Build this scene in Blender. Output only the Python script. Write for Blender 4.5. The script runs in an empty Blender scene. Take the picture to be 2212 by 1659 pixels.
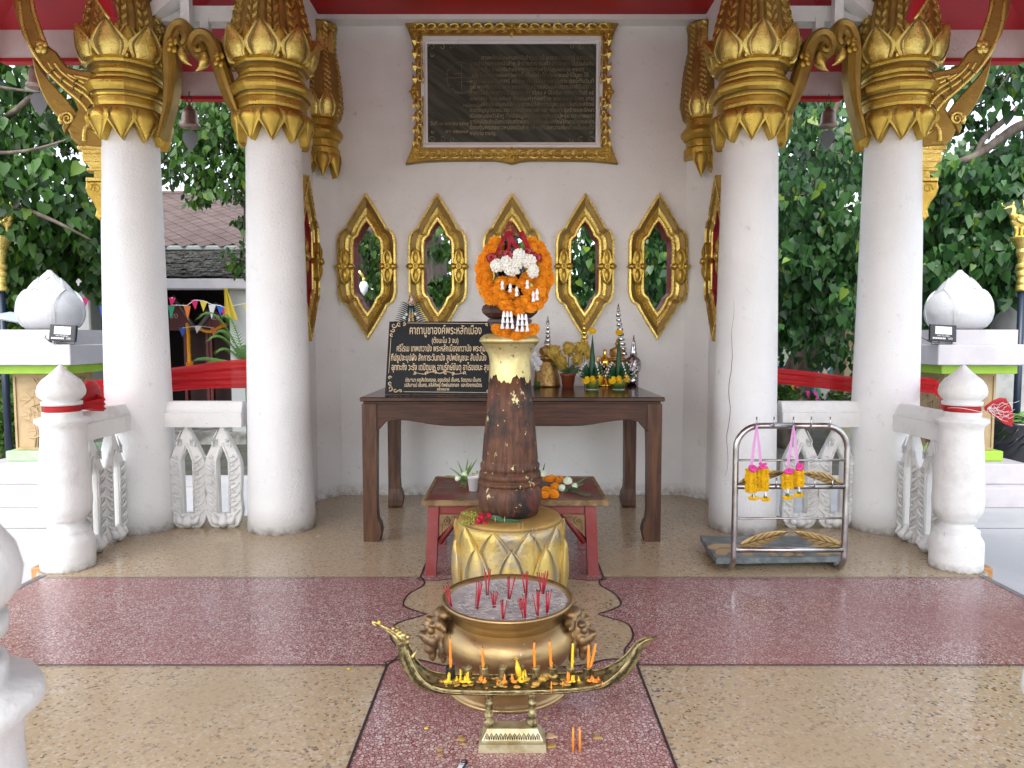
import bpy, math, random
import numpy as np
from mathutils import Vector, Matrix, Euler
from math import sin, cos, pi, radians as R

C = bpy.context.scene.collection
sc = bpy.context.scene
H = 1.45; PITCH = R(3.8); FD = 1533.7          # camera height, tilt, focal length in 2212-px units

# ---------------------------------------------------------------- camera, sky, sun, exposure
cd = bpy.data.cameras.new('camera'); cam = bpy.data.objects.new('camera', cd); C.objects.link(cam)
cam.location = (0, 0, H); cam.rotation_euler = (R(90) - PITCH, 0, 0)
cd.sensor_width = 36; cd.lens = 36 * FD / 2212; cd.clip_start = .05; cd.clip_end = 500
cd.dof.use_dof = True; cd.dof.focus_distance = 4.3; cd.dof.aperture_fstop = 6.0
sc.camera = cam
SUN_EL, SUN_AZ = R(50), R(198)                 # azimuth of the sun, from +y clockwise: behind and left of the camera
w = bpy.data.worlds.new('World'); sc.world = w; w.use_nodes = True
nt = w.node_tree; bg = nt.nodes['Background']
sky = nt.nodes.new('ShaderNodeTexSky'); sky.sky_type = 'NISHITA'; sky.sun_disc = False
sky.sun_elevation = SUN_EL; sky.sun_rotation = SUN_AZ; sky.air_density = 1.0; sky.dust_density = 2.0; sky.ozone_density = 1.0
hs = nt.nodes.new('ShaderNodeHueSaturation'); hs.inputs['Saturation'].default_value = .45
nt.links.new(sky.outputs[0], hs.inputs['Color']); nt.links.new(hs.outputs[0], bg.inputs[0])
bg.inputs[1].default_value = .15
sd = bpy.data.lights.new('sun', 'SUN'); sd.energy = .5; sd.angle = R(35); sd.color = (1, .975, .94)
so = bpy.data.objects.new('sun', sd); C.objects.link(so)
sdir = Vector((sin(SUN_AZ) * cos(SUN_EL), cos(SUN_AZ) * cos(SUN_EL), sin(SUN_EL)))
so.rotation_euler = sdir.to_track_quat('Z', 'Y').to_euler(); so.location = (0, -5, 12)
sc.view_settings.view_transform = 'Standard'; sc.view_settings.look = 'None'
sc.view_settings.exposure = 1.95; sc.view_settings.gamma = 1; sc.view_settings.use_curve_mapping = False

# ---------------------------------------------------------------- helpers
def ray(px, py):
    x = (px - 1106) / FD; v = (829.5 - py) / FD
    return Vector((x, cos(PITCH) + v * sin(PITCH), -sin(PITCH) + v * cos(PITCH)))
O = Vector((0, 0, H))
def D(px, py, y):
    d = ray(px, py); return O + d * (y / d.y)
def F(px, py, z=0):
    d = ray(px, py); return O + d * ((z - H) / d.z)
def PL(px, py, p0, n):
    d = ray(px, py); n = Vector(n); return O + d * ((Vector(p0) - O).dot(n) / d.dot(n))

def tag(o, label=None, cat=None, group=None, kind=None):
    if label: o['label'] = label
    if cat: o['category'] = cat
    if group: o['group'] = group
    if kind: o['kind'] = kind
    return o
def thing(name, label, cat, loc=(0, 0, 0), group=None, rz=0):
    o = bpy.data.objects.new(name, None); C.objects.link(o); o.location = loc; o.rotation_euler = (0, 0, rz)
    o.empty_display_size = .1
    return tag(o, label, cat, group)
def wl(o):
    v = Vector((0, 0, 0))
    while o is not None:
        v = v + Vector(o.location); o = o.parent
    return v
def link(name, me, parent=None, loc=(0, 0, 0), rot=(0, 0, 0), scale=(1, 1, 1)):
    o = bpy.data.objects.new(name, me); C.objects.link(o)
    if parent: o.parent = parent
    o.location = loc; o.rotation_euler = rot; o.scale = scale
    return o
def kids(o): return list(o.children)
def copy_tree(o, parent=None, mirror=False):
    c = o.copy(); C.objects.link(c); c.parent = parent
    for ch in kids(o): copy_tree(ch, c)
    return c

class MB:
    def __init__(s): s.v = []; s.f = []; s.m = []; s.sm = []; s.cm = 0; s.cs = False
    def add(s, vs, fs, smooth=None):
        b = len(s.v); s.v += [tuple(p) for p in vs]
        for f in fs: s.f.append([b + i for i in f]); s.m.append(s.cm); s.sm.append(s.cs if smooth is None else smooth)
        return s
    def box(s, a, b, taper=0):
        x0, y0, z0 = a; x1, y1, z1 = b; t = taper
        vs = [(x0, y0, z0), (x1, y0, z0), (x1, y1, z0), (x0, y1, z0), (x0 + t, y0 + t, z1), (x1 - t, y0 + t, z1), (x1 - t, y1 - t, z1), (x0 + t, y1 - t, z1)]
        return s.add(vs, [(3, 2, 1, 0), (4, 5, 6, 7), (0, 1, 5, 4), (1, 2, 6, 5), (2, 3, 7, 6), (3, 0, 4, 7)], False)
    def bbox(s, a, b, e=.008):                 # a box with bevelled edges
        (x0, y0, z0), (x1, y1, z1) = a, b
        e = min(e, abs(x1 - x0) * .4, abs(y1 - y0) * .4, abs(z1 - z0) * .4)
        rings = []
        for z, i in ((z0, e), (z0 + e, 0), (z1 - e, 0), (z1, e)):
            k = e
            rings.append([(x0 + i + k, y0 + i, z), (x1 - i - k, y0 + i, z), (x1 - i, y0 + i + k, z), (x1 - i, y1 - i - k, z), (x1 - i - k, y1 - i, z), (x0 + i + k, y1 - i, z), (x0 + i, y1 - i - k, z), (x0 + i, y0 + i + k, z)])
        return s.rings(rings, True, True, smooth=False)
    def rings(s, rs, c0=False, c1=False, closed=True, smooth=None):
        n = len(rs[0]); vs = [p for r in rs for p in r]; fs = []
        for i in range(len(rs) - 1):
            for j in range(n if closed else n - 1):
                k = (j + 1) % n; fs.append((i * n + j, i * n + k, (i + 1) * n + k, (i + 1) * n + j))
        if c0: fs.append(tuple(range(n - 1, -1, -1)))
        if c1: fs.append(tuple((len(rs) - 1) * n + j for j in range(n)))
        return s.add(vs, fs, smooth)
    def lathe(s, prof, seg=32, c=(0, 0, 0), a0=0, a1=2 * pi, wob=None, smooth=True, caps=True, sq=None):
        full = abs(a1 - a0 - 2 * pi) < 1e-6; n = seg if full else seg + 1; rs = []
        for r, z in prof:
            ring = []
            for j in range(n):
                a = a0 + (a1 - a0) * j / seg
                rr = r * (wob(a, z) if wob else 1)
                if sq: rr = rr / max(abs(cos(a)), abs(sin(a))) ** sq
                ring.append((c[0] + rr * cos(a), c[1] + rr * sin(a), c[2] + z))
            rs.append(ring)
        return s.rings(rs, caps and prof[0][0] > 0 and full, caps and prof[-1][0] > 0 and full, full, smooth)
    def tube(s, pts, r, seg=8, caps=True, flat=1, up=None, smooth=True):
        pts = [Vector(p) for p in pts]; n = len(pts); rs = []
        rad = r if isinstance(r, (list, tuple)) else [r] * n
        t0 = (pts[1] - pts[0]).normalized()
        u = Vector(up) if up else (Vector((0, 0, 1)) if abs(t0.z) < .9 else Vector((1, 0, 0)))
        for i in range(n):
            t = (pts[min(i + 1, n - 1)] - pts[max(i - 1, 0)]).normalized()
            a = t.cross(u)
            if a.length < 1e-5: a = t.cross(Vector((.3, .8, .1)))
            a.normalize(); b = a.cross(t).normalized()
            if not up: u = b
            rs.append([tuple(pts[i] + a * rad[i] * cos(2 * pi * j / seg) + b * rad[i] * flat * sin(2 * pi * j / seg)) for j in range(seg)])
        return s.rings(rs, caps, caps, True, smooth)
    def ball(s, c, r, seg=12, rg=8, sc=(1, 1, 1)):
        prof = [(max(1e-4, sin(pi * i / rg)) * r, -cos(pi * i / rg) * r) for i in range(rg + 1)]
        vs = []; rs = []
        for rr, z in prof:
            rs.append([(c[0] + rr * cos(2 * pi * j / seg) * sc[0], c[1] + rr * sin(2 * pi * j / seg) * sc[1], c[2] + z * sc[2]) for j in range(seg)])
        return s.rings(rs, True, True, True, True)
    def quad(s, a, b, c, d): return s.add([a, b, c, d], [(0, 1, 2, 3)])
    def ribbon(s, pts, wv, th=.002):           # flat strip along pts, width vector(s) wv
        n = len(pts); ws = wv if isinstance(wv, list) else [wv] * n
        vs = []
        for p, q in zip(pts, ws):
            p = Vector(p); q = Vector(q); vs += [p - q, p + q]
        return s.add(vs, [(2 * i, 2 * i + 1, 2 * i + 3, 2 * i + 2) for i in range(n - 1)], True)
    def xf(s, M, start=0):
        for i in range(start, len(s.v)): s.v[i] = tuple(M @ Vector(s.v[i]))
        return s
    def mesh(s, name, mats, off=None):
        me = bpy.data.meshes.new(name)
        vs = s.v if off is None else [(x - off[0], y - off[1], z - off[2]) for x, y, z in s.v]
        me.from_pydata(vs, [], s.f)
        mats = mats if isinstance(mats, (list, tuple)) else [mats]
        for m in mats: me.materials.append(m)
        me.polygons.foreach_set('use_smooth', s.sm); me.polygons.foreach_set('material_index', s.m)
        me.update(); return me
    def build(s, name, mats, parent=None, local=False):
        off = None if (local or parent is None) else wl(parent)
        return link(name, s.mesh(name, mats, off), parent)
def here(name, mb, mat, label, cat, base, group=None):     # a one-mesh thing, origin at its base
    o = link(name, mb.mesh(name, mat, base), None, base); return tag(o, label, cat, group)

def curve_mesh(name, loops, ext, mats, bevel=0, M=None):   # 2D loops (with holes) filled and extruded; lies in xy
    cu = bpy.data.curves.new(name, 'CURVE'); cu.dimensions = '2D'; cu.fill_mode = 'BOTH'; cu.extrude = ext; cu.bevel_depth = bevel; cu.bevel_resolution = 0
    for lp in loops:
        sp = cu.splines.new('POLY'); sp.points.add(len(lp) - 1)
        for i, p in enumerate(lp): sp.points[i].co = (p[0], p[1], 0, 1)
        sp.use_cyclic_u = True
    return cv2mesh(name, cu, mats, M)
def cv2mesh(name, cu, mats, M=None):
    t = bpy.data.objects.new('tmp', cu); C.objects.link(t)
    dg = bpy.context.evaluated_depsgraph_get(); dg.update()
    me = bpy.data.meshes.new_from_object(t.evaluated_get(dg)); me.name = name
    bpy.data.objects.remove(t); bpy.data.curves.remove(cu)
    me.materials.clear()
    for m in (mats if isinstance(mats, (list, tuple)) else [mats]): me.materials.append(m)
    if M is not None: me.transform(M)
    me.update(); return me
def text_mesh(name, body, size, mat, M=None, ext=0, fit=None, bold=0, align='CENTER', sx=1):
    cu = bpy.data.curves.new(name, 'FONT'); cu.body = body; cu.size = size; cu.align_x = align; cu.align_y = 'CENTER'; cu.extrude = ext; cu.offset = bold
    me = cv2mesh(name, cu, mat)
    if len(me.vertices) and fit:
        xs = [v.co.x for v in me.vertices]; k = fit / (max(xs) - min(xs)); me.transform(Matrix.Scale(k, 4, (1, 0, 0)))
    if M is not None: me.transform(M)
    return me
FACE = Matrix(((1, 0, 0, 0), (0, 0, -1, 0), (0, 1, 0, 0), (0, 0, 0, 1)))      # xy plane -> xz plane facing -y

# ---------------------------------------------------------------- materials
_m = {}
def mat(name, col, rough=.6, metal=0, col2=None, ns=6, nd=6, lo=.42, hi=.62, bump=0, bs=60, spec=.5, trans=0, col3=None, ns3=30, lo3=.6, hi3=.68, stretch=None, mrot=None, dirt=0, emit=0, sub=0, rvar=0, alpha=1):
    if name in _m: return _m[name]
    m = bpy.data.materials.new(name); m.use_nodes = True; nt = m.node_tree; N = nt.nodes; L = nt.links
    b = N['Principled BSDF']; b.inputs['Base Color'].default_value = (*col, 1); b.inputs['Roughness'].default_value = rough
    b.inputs['Metallic'].default_value = metal; b.inputs['Specular IOR Level'].default_value = spec
    g = N.new('ShaderNodeNewGeometry'); pos = g.outputs['Position']
    if stretch:
        mp = N.new('ShaderNodeMapping'); mp.inputs['Scale'].default_value = stretch; mp.inputs['Rotation'].default_value = mrot or (0, 0, 0)
        if mrot: mp.vector_type = 'TEXTURE'; mp.inputs['Scale'].default_value = [1 / q for q in stretch]
        L.new(pos, mp.inputs[0]); pos = mp.outputs[0]
    def noise(scale, det=6, ro=.6):
        n = N.new('ShaderNodeTexNoise'); n.inputs['Scale'].default_value = scale; n.inputs['Detail'].default_value = det; n.inputs['Roughness'].default_value = ro
        L.new(pos, n.inputs['Vector']); return n.outputs[0]
    def ramp(src, a, c):
        r = N.new('ShaderNodeMapRange'); r.inputs[1].default_value = a; r.inputs[2].default_value = c; L.new(src, r.inputs[0]); return r.outputs[0]
    out = None
    if col2:
        mx = N.new('ShaderNodeMix'); mx.data_type = 'RGBA'; mx.inputs[6].default_value = (*col, 1); mx.inputs[7].default_value = (*col2, 1)
        L.new(ramp(noise(ns, nd), lo, hi), mx.inputs[0]); out = mx.outputs[2]
    if col3:
        mx = N.new('ShaderNodeMix'); mx.data_type = 'RGBA'; mx.inputs[6].default_value = (*col, 1); mx.inputs[7].default_value = (*col3, 1)
        if out: L.new(out, mx.inputs[6])
        L.new(ramp(noise(ns3, 5, .7), lo3, hi3), mx.inputs[0]); out = mx.outputs[2]
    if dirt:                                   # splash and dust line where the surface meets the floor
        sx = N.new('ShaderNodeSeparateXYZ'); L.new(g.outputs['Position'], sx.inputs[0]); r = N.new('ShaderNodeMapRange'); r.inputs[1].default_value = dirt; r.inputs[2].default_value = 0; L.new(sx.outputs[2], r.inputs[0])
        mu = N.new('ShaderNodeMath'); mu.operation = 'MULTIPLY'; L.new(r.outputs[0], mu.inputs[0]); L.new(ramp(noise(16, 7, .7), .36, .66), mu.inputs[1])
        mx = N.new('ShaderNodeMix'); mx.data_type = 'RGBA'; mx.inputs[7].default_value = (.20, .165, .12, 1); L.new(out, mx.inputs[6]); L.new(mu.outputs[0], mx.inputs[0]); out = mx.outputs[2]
    if out: L.new(out, b.inputs['Base Color'])
    if rvar:
        r = N.new('ShaderNodeMapRange'); r.inputs[1].default_value = .3; r.inputs[2].default_value = .7; r.inputs[3].default_value = max(.03, rough - rvar); r.inputs[4].default_value = rough + rvar
        L.new(noise(ns * 1.7, 4), r.inputs[0]); L.new(r.outputs[0], b.inputs['Roughness'])
    if bump:
        bp = N.new('ShaderNodeBump'); bp.inputs['Strength'].default_value = 1; bp.inputs['Distance'].default_value = bump
        L.new(noise(bs, 5, .65), bp.inputs['Height']); L.new(bp.outputs[0], b.inputs['Normal'])
    if trans:
        t = N.new('ShaderNodeBsdfTranslucent'); t.inputs[0].default_value = (*[min(1, c * 1.5) for c in col], 1)
        ms = N.new('ShaderNodeMixShader'); ms.inputs[0].default_value = trans; o = N['Material Output']
        if out: L.new(out, t.inputs[0])
        L.new(b.outputs[0], ms.inputs[1]); L.new(t.outputs[0], ms.inputs[2]); L.new(ms.outputs[0], o.inputs[0])
    if sub: b.inputs['Subsurface Weight'].default_value = sub; b.inputs['Subsurface Radius'].default_value = (.01, .008, .005)
    if emit: b.inputs['Emission Color'].default_value = (*col, 1); b.inputs['Emission Strength'].default_value = emit
    if alpha < 1: b.inputs['Alpha'].default_value = alpha
    _m[name] = m; return m

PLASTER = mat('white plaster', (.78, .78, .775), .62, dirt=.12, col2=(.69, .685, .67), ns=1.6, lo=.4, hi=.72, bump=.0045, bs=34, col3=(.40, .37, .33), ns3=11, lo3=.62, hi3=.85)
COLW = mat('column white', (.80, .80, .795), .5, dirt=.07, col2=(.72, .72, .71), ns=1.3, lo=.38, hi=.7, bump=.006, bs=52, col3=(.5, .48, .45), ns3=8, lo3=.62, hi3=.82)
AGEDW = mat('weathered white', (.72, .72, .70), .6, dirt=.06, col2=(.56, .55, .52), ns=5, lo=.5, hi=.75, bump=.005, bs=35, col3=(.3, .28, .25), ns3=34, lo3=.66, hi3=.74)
PEDW = mat('pinkish white paint', (.46, .435, .455), .55, col2=(.40, .38, .40), ns=3, bump=.002, bs=70)
BUDW = mat('bud white paint', (.46, .465, .475), .5, col2=(.33, .34, .355), ns=5, lo=.5, hi=.8, bump=.004, bs=30)
LIME = mat('lime paint', (.30, .50, .04), .6, col2=(.26, .44, .035), ns=5)
MINT = mat('mint paint', (.28, .52, .24), .6, col2=(.34, .55, .3), ns=12)
SANDST = mat('beige relief stone', (.36, .26, .14), .75, col2=(.30, .21, .11), ns=6, bump=.002, bs=160)
GOLD = mat('gold paint', (.60, .42, .085), .34, .85, col2=(.40, .255, .045), ns=5, lo=.38, hi=.72, bump=.004, bs=38, rvar=.1, col3=(.16, .09, .025), ns3=60, lo3=.68, hi3=.76)
GOLDB = mat('bright gold leaf', (.78, .60, .18), .3, .82, col2=(.54, .38, .08), ns=12, lo=.45, hi=.7, bump=.003, bs=70, rvar=.1, col3=(.12, .06, .02), ns3=75, lo3=.62, hi3=.69)
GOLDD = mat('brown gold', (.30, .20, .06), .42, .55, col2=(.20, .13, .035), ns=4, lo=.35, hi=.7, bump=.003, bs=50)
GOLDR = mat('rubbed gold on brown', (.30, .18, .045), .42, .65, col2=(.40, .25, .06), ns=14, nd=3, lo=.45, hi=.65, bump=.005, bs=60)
GOLDM = mat('dull brown gold', (.38, .25, .06), .4, .75, col2=(.26, .155, .04), ns=5, lo=.38, hi=.7, bump=.004, bs=40, rvar=.08)
PALEGOLD = mat('pale gold leaf', (.70, .62, .32), .34, .6, col2=(.58, .47, .18), ns=7, lo=.4, hi=.68, bump=.003, bs=50, col3=(.10, .06, .02), ns3=26, lo3=.61, hi3=.635)
BASEGOLD = mat('dusty gold', (.60, .44, .13), .38, .6, col2=(.40, .34, .24), ns=6, lo=.48, hi=.66, bump=.004, bs=60, col3=(.70, .55, .2), ns3=16, lo3=.6, hi3=.72)
FLATGOLD = mat('matt ochre gold', (.42, .26, .07), .5, .3, col2=(.3, .19, .06), ns=8, bump=.001, bs=80)
RED = mat('red soffit', (.42, .012, .02), .5, col2=(.42, .01, .018), ns=2)
DRED = mat('maroon reveal', (.30, .018, .025), .5, col2=(.22, .014, .02), ns=10)
FASCIA = mat('pinkish white fascia', (.70, .60, .58), .6, col2=(.62, .51, .50), ns=3, bump=.003, bs=60)
STONE = mat('engraved slate', (.036, .040, .030), .4, col2=(.082, .088, .068), ns=2.0, lo=.40, hi=.64, stretch=(1.2, 1, 9), mrot=(0, .62, 0), spec=.25)
ETCH = mat('faded etched gold', (.36, .32, .18), .5, .2, col2=(.12, .105, .06), ns=4, lo=.4, hi=.6)
WOODT = mat('table wood', (.036, .012, .005), .4, spec=.3, col2=(.085, .030, .012), ns=5, nd=8, lo=.42, hi=.66, stretch=(.7, 5, 9), bump=.0012, bs=20)
WOODTOP = mat('table top wood', (.030, .013, .008), .18, col2=(.06, .026, .014), ns=4, stretch=(.6, 8, 1), spec=.45, rvar=.05)
WOODL = mat('leg wood', (.048, .018, .008), .42, spec=.3, col2=(.11, .048, .022), ns=5, nd=8, stretch=(6, 6, .6), bump=.0012, bs=20)
STOOLR = mat('worn red paint', (.24, .032, .028), .45, col2=(.28, .085, .085), ns=3, lo=.45, hi=.72, bump=.002, bs=50, col3=(.42, .3, .26), ns3=22, lo3=.66, hi3=.72, stretch=(1.5, 1.5, 1))
STOOLT = mat('worn red top', (.20, .045, .04), .35, col2=(.16, .12, .09), ns=7, lo=.45, hi=.6, bump=.002, bs=50)
STOOLE = mat('tan edge', (.28, .18, .08), .5, col2=(.14, .08, .035), ns=16)
BRASS = mat('tarnished brass', (.42, .285, .125), .34, .9, col2=(.30, .205, .10), ns=4, lo=.35, hi=.7, bump=.0008, bs=60, rvar=.09, col3=(.56, .53, .5), ns3=48, lo3=.665, hi3=.69)
BRASSD = mat('old brass', (.40, .33, .16), .4, .75, col2=(.10, .08, .035), ns=42, lo=.44, hi=.60, bump=.0025, bs=90)
BRASSK = mat('brass dark relief', (.045, .035, .015), .5, .5)
ASH = mat('ash', (.50, .47, .45), .95, col2=(.33, .31, .30), ns=14, bump=.008, bs=60)
INCR = mat('incense red', (.42, .005, .02), .5)
INCK = mat('burnt tip', (.02, .01, .01), .8)
INCT = mat('tan stick', (.42, .28, .14), .6)
CANO = mat('orange wax', (.85, .28, .03), .4, sub=.3)
CANY = mat('yellow wax', (.85, .58, .03), .4, sub=.3)
WAXM = mat('spilt wax', (.62, .30, .04), .4, col2=(.45, .33, .09), ns=30, lo=.4, hi=.6, bump=.003, bs=90, sub=.2)
STEEL = mat('stainless steel', (.50, .49, .48), .24, 1, col2=(.34, .32, .31), ns=9)
IRON = mat('dark iron', (.02, .02, .022), .5)
NAVY = mat('navy pole', (.004, .012, .03), .35)
MARI = mat('marigold orange', (.97, .46, .022), .7, col2=(.90, .33, .010), ns=60, lo=.35, hi=.7, trans=.12)
MARY = mat('marigold yellow', (.95, .68, .015), .7, col2=(.88, .55, .01), ns=60, lo=.35, hi=.7, trans=.12)
SILKY = mat('silk yellow', (.58, .40, .05), .7, col2=(.68, .52, .14), ns=40, trans=.15)
JASM = mat('jasmine white', (.80, .78, .70), .5, sub=.1)
WHT = mat('white petals', (.86, .85, .84), .5)
CALYX = mat('calyx green', (.10, .15, .04), .6)
RIBR = mat('red satin', (.36, .005, .014), .3, col2=(.22, .003, .01), ns=20, trans=.15)
RIBP = mat('pink ribbon', (.78, .36, .68), .35, trans=.3)
BOW = mat('magenta bow', (.75, .05, .33), .35, trans=.2)
SASH = mat('red chiffon', (.62, .012, .018), .55, col2=(.48, .008, .012), ns=5, stretch=(.6, .6, 9), trans=.35, alpha=.93)
TERRA = mat('terracotta', (.36, .09, .035), .6, col2=(.3, .07, .03), ns=20)
PALMG = mat('dark palm green', (.012, .075, .028), .45, trans=.1)
LEAFG = mat('flower leaf green', (.05, .11, .03), .5, trans=.2)
BANG = mat('banana leaf green', (.05, .10, .01), .4, col2=(.12, .16, .02), ns=16)
SILVER = mat('silver', (.78, .78, .80), .14, 1, col2=(.12, .12, .13), ns=70, lo=.47, hi=.55)  # dark mottling stands in for dark reflections in the metal
SHGOLD = mat('shiny gold', (.85, .55, .10), .14, 1)
STATG = mat('statue gold', (.56, .36, .14), .3, .9, col2=(.30, .17, .05), ns=34, bump=.006, bs=90)
BLACKG = mat('black granite', (.003, .004, .0055), .42, col2=(.006, .008, .010), ns=60, spec=.18)
SIGNG = mat('sign lettering gold', (.66, .50, .30), .45, .1)
GREYM = mat('grey marble slab', (.09, .115, .12), .4, col2=(.18, .21, .21), ns=11, nd=8, lo=.45, hi=.6, bump=.002, bs=60)
TANL = mat('tan lettering', (.50, .34, .17), .6)
CONC = mat('white pavement', (.46, .46, .46), .7, col2=(.38, .38, .38), ns=.8, bump=.001, bs=90, col3=(.6, .59, .57), ns3=60, lo3=.6, hi3=.7)
ASPH = mat('mossy asphalt', (.060, .058, .048), .85, col2=(.10, .10, .07), ns=3, bump=.004, bs=60, col3=(.16, .15, .12), ns3=25, lo3=.6, hi3=.7)
KERB = mat('kerb', (.35, .35, .33), .8, col2=(.14, .13, .11), ns=4)
GRASS = mat('ground green', (.035, .055, .012), .9, col2=(.06, .075, .02), ns=3)
STEPO = mat('orange terrazzo step', (.48, .24, .09), .5, col2=(.4, .18, .07), ns=60)
NOSE = mat('metal nosing', (.5, .5, .52), .4, .8)
BRONZE = mat('bell bronze', (.34, .24, .20), .45, .6, col2=(.24, .17, .14), ns=20)
CLAP = mat('grey clapper leaf', (.13, .13, .14), .6)
PLASTB = mat('black housing', (.012, .013, .015), .4)
GLASSR = mat('reflector', (.75, .78, .8), .15, .5)
LABW = mat('white print', (.7, .7, .7), .5)
RAWSTK = mat('dusty crevice grey', (.24, .20, .13), .8)
POTB = mat('black glazed pot', (.008, .01, .014), .18, spec=.7)
BARK = mat('bark', (.075, .055, .042), .9, col2=(.15, .12, .095), ns=8, stretch=(1, 1, .35), bump=.02, bs=16)
BARKP = mat('pale bark', (.17, .14, .12), .85, col2=(.08, .06, .05), ns=6, stretch=(1, 1, .35), bump=.015, bs=14)
CUP = mat('white paper cup', (.85, .84, .83), .45)

def voro_mat(name, scale, matrix, chips, edge=.06, rough=.22, stain=None, bump=0):
    m = bpy.data.materials.new(name); m.use_nodes = True; nt = m.node_tree; N = nt.nodes; L = nt.links; b = N['Principled BSDF']
    g = N.new('ShaderNodeNewGeometry'); mp = N.new('ShaderNodeMapping'); mp.inputs['Scale'].default_value = (1, 1, 1); L.new(g.outputs['Position'], mp.inputs[0])
    nz = N.new('ShaderNodeTexNoise'); nz.inputs['Scale'].default_value = scale * 1.1; L.new(mp.outputs[0], nz.inputs['Vector'])
    ad = N.new('ShaderNodeVectorMath'); ad.operation = 'MULTIPLY_ADD'; ad.inputs[1].default_value = [.5 / scale] * 3
    L.new(nz.outputs['Color'], ad.inputs[0]); L.new(mp.outputs[0], ad.inputs[2])
    v1 = N.new('ShaderNodeTexVoronoi'); v1.inputs['Scale'].default_value = scale; L.new(ad.outputs[0], v1.inputs['Vector'])
    v2 = N.new('ShaderNodeTexVoronoi'); v2.feature = 'DISTANCE_TO_EDGE'; v2.inputs['Scale'].default_value = scale; L.new(ad.outputs[0], v2.inputs['Vector'])
    sp = N.new('ShaderNodeSeparateColor'); L.new(v1.outputs['Color'], sp.inputs[0])
    cr = N.new('ShaderNodeValToRGB'); cr.color_ramp.interpolation = 'CONSTANT'
    e = cr.color_ramp.elements
    e[0].position = 0; e[0].color = (*chips[0][1], 1); e[1].position = chips[1][0]; e[1].color = (*chips[1][1], 1)
    for p, c in chips[2:]:
        q = e.new(p); q.color = (*c, 1)
    L.new(sp.outputs[0], cr.inputs[0])
    mr = N.new('ShaderNodeMapRange'); mr.inputs[1].default_value = edge * .6; mr.inputs[2].default_value = edge * 1.4; L.new(v2.outputs['Distance'], mr.inputs[0])
    mx = N.new('ShaderNodeMix'); mx.data_type = 'RGBA'; mx.inputs[6].default_value = (*matrix, 1); L.new(cr.outputs[0], mx.inputs[7]); L.new(mr.outputs[0], mx.inputs[0])
    n2 = N.new('ShaderNodeTexNoise'); n2.inputs['Scale'].default_value = 1.3; n2.inputs['Detail'].default_value = 8; L.new(g.outputs['Position'], n2.inputs['Vector'])
    r2 = N.new('ShaderNodeMapRange'); r2.inputs[1].default_value = .35; r2.inputs[2].default_value = .7; r2.inputs[4].default_value = .72; L.new(n2.outputs[0], r2.inputs[0])
    m2 = N.new('ShaderNodeMix'); m2.data_type = 'RGBA'; m2.inputs[7].default_value = (*stain, 1); L.new(r2.outputs[0], m2.inputs[0]); L.new(mx.outputs[2], m2.inputs[6])
    L.new(m2.outputs[2], b.inputs['Base Color'])
    r3 = N.new('ShaderNodeMapRange'); r3.inputs[1].default_value = .3; r3.inputs[2].default_value = .7; r3.inputs[3].default_value = rough - .07; r3.inputs[4].default_value = rough + .12; L.new(n2.outputs[0], r3.inputs[0])
    L.new(r3.outputs[0], b.inputs['Roughness']); b.inputs['Specular IOR Level'].default_value = .45
    return m
BEIGE = voro_mat('beige terrazzo', 88, (.49, .36, .19), [(0, (.09, .07, .055)), (.03, (.16, .165, .165)), (.09, (.26, .16, .09)), (.14, (.42, .33, .21)), (.5, (.46, .38, .27)), (.8, (.52, .46, .37)), (.94, (.34, .31, .26))], .045, .19, (.42, .32, .19))
REDT = voro_mat('red terrazzo', 76, (.20, .035, .04), [(0, (.42, .31, .29)), (.2, (.50, .40, .37)), (.5, (.36, .24, .23)), (.75, (.60, .51, .48)), (.95, (.24, .2, .2))], .09, .17, (.30, .12, .115))
BLACKL = mat('black divider', (.025, .015, .02), .5)
# ---------------------------------------------------------------- ground and floor
mb = MB(); mb.quad((-60, -40, -.34), (60, -40, -.34), (60, 120, -.34), (-60, 120, -.34)); tag(mb.build('ground', GRASS), kind='structure')
mb = MB(); mb.box((-14, -12, -.335), (14, 8.9, -.30)); pav = tag(mb.build('pavement', CONC), kind='structure')
for i, x in enumerate((-9.2, -6.2, 6.2, 9.2)):
    mb = MB(); mb.box((x - .006, -12, -.30), (x + .006, 8.9, -.2985)); mb.build('joint', BLACKL, pav)
for y in (3.4, 6.4, 8.2):
    for s in (-1, 1):
        mb = MB(); mb.box((min(s * 3.6, s * 14), y - .006, -.30), (max(s * 3.6, s * 14), y + .006, -.2985)); mb.build('joint', BLACKL, pav)
mb = MB(); mb.box((-30, 8.9, -.337), (30, 13.6, -.325)); tag(mb.build('car_park', ASPH), kind='structure')
mb = MB(); mb.bbox((-30, 13.6, -.33), (30, 13.85, -.20), .02); tag(mb.build('kerb', KERB), kind='structure')

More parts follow.
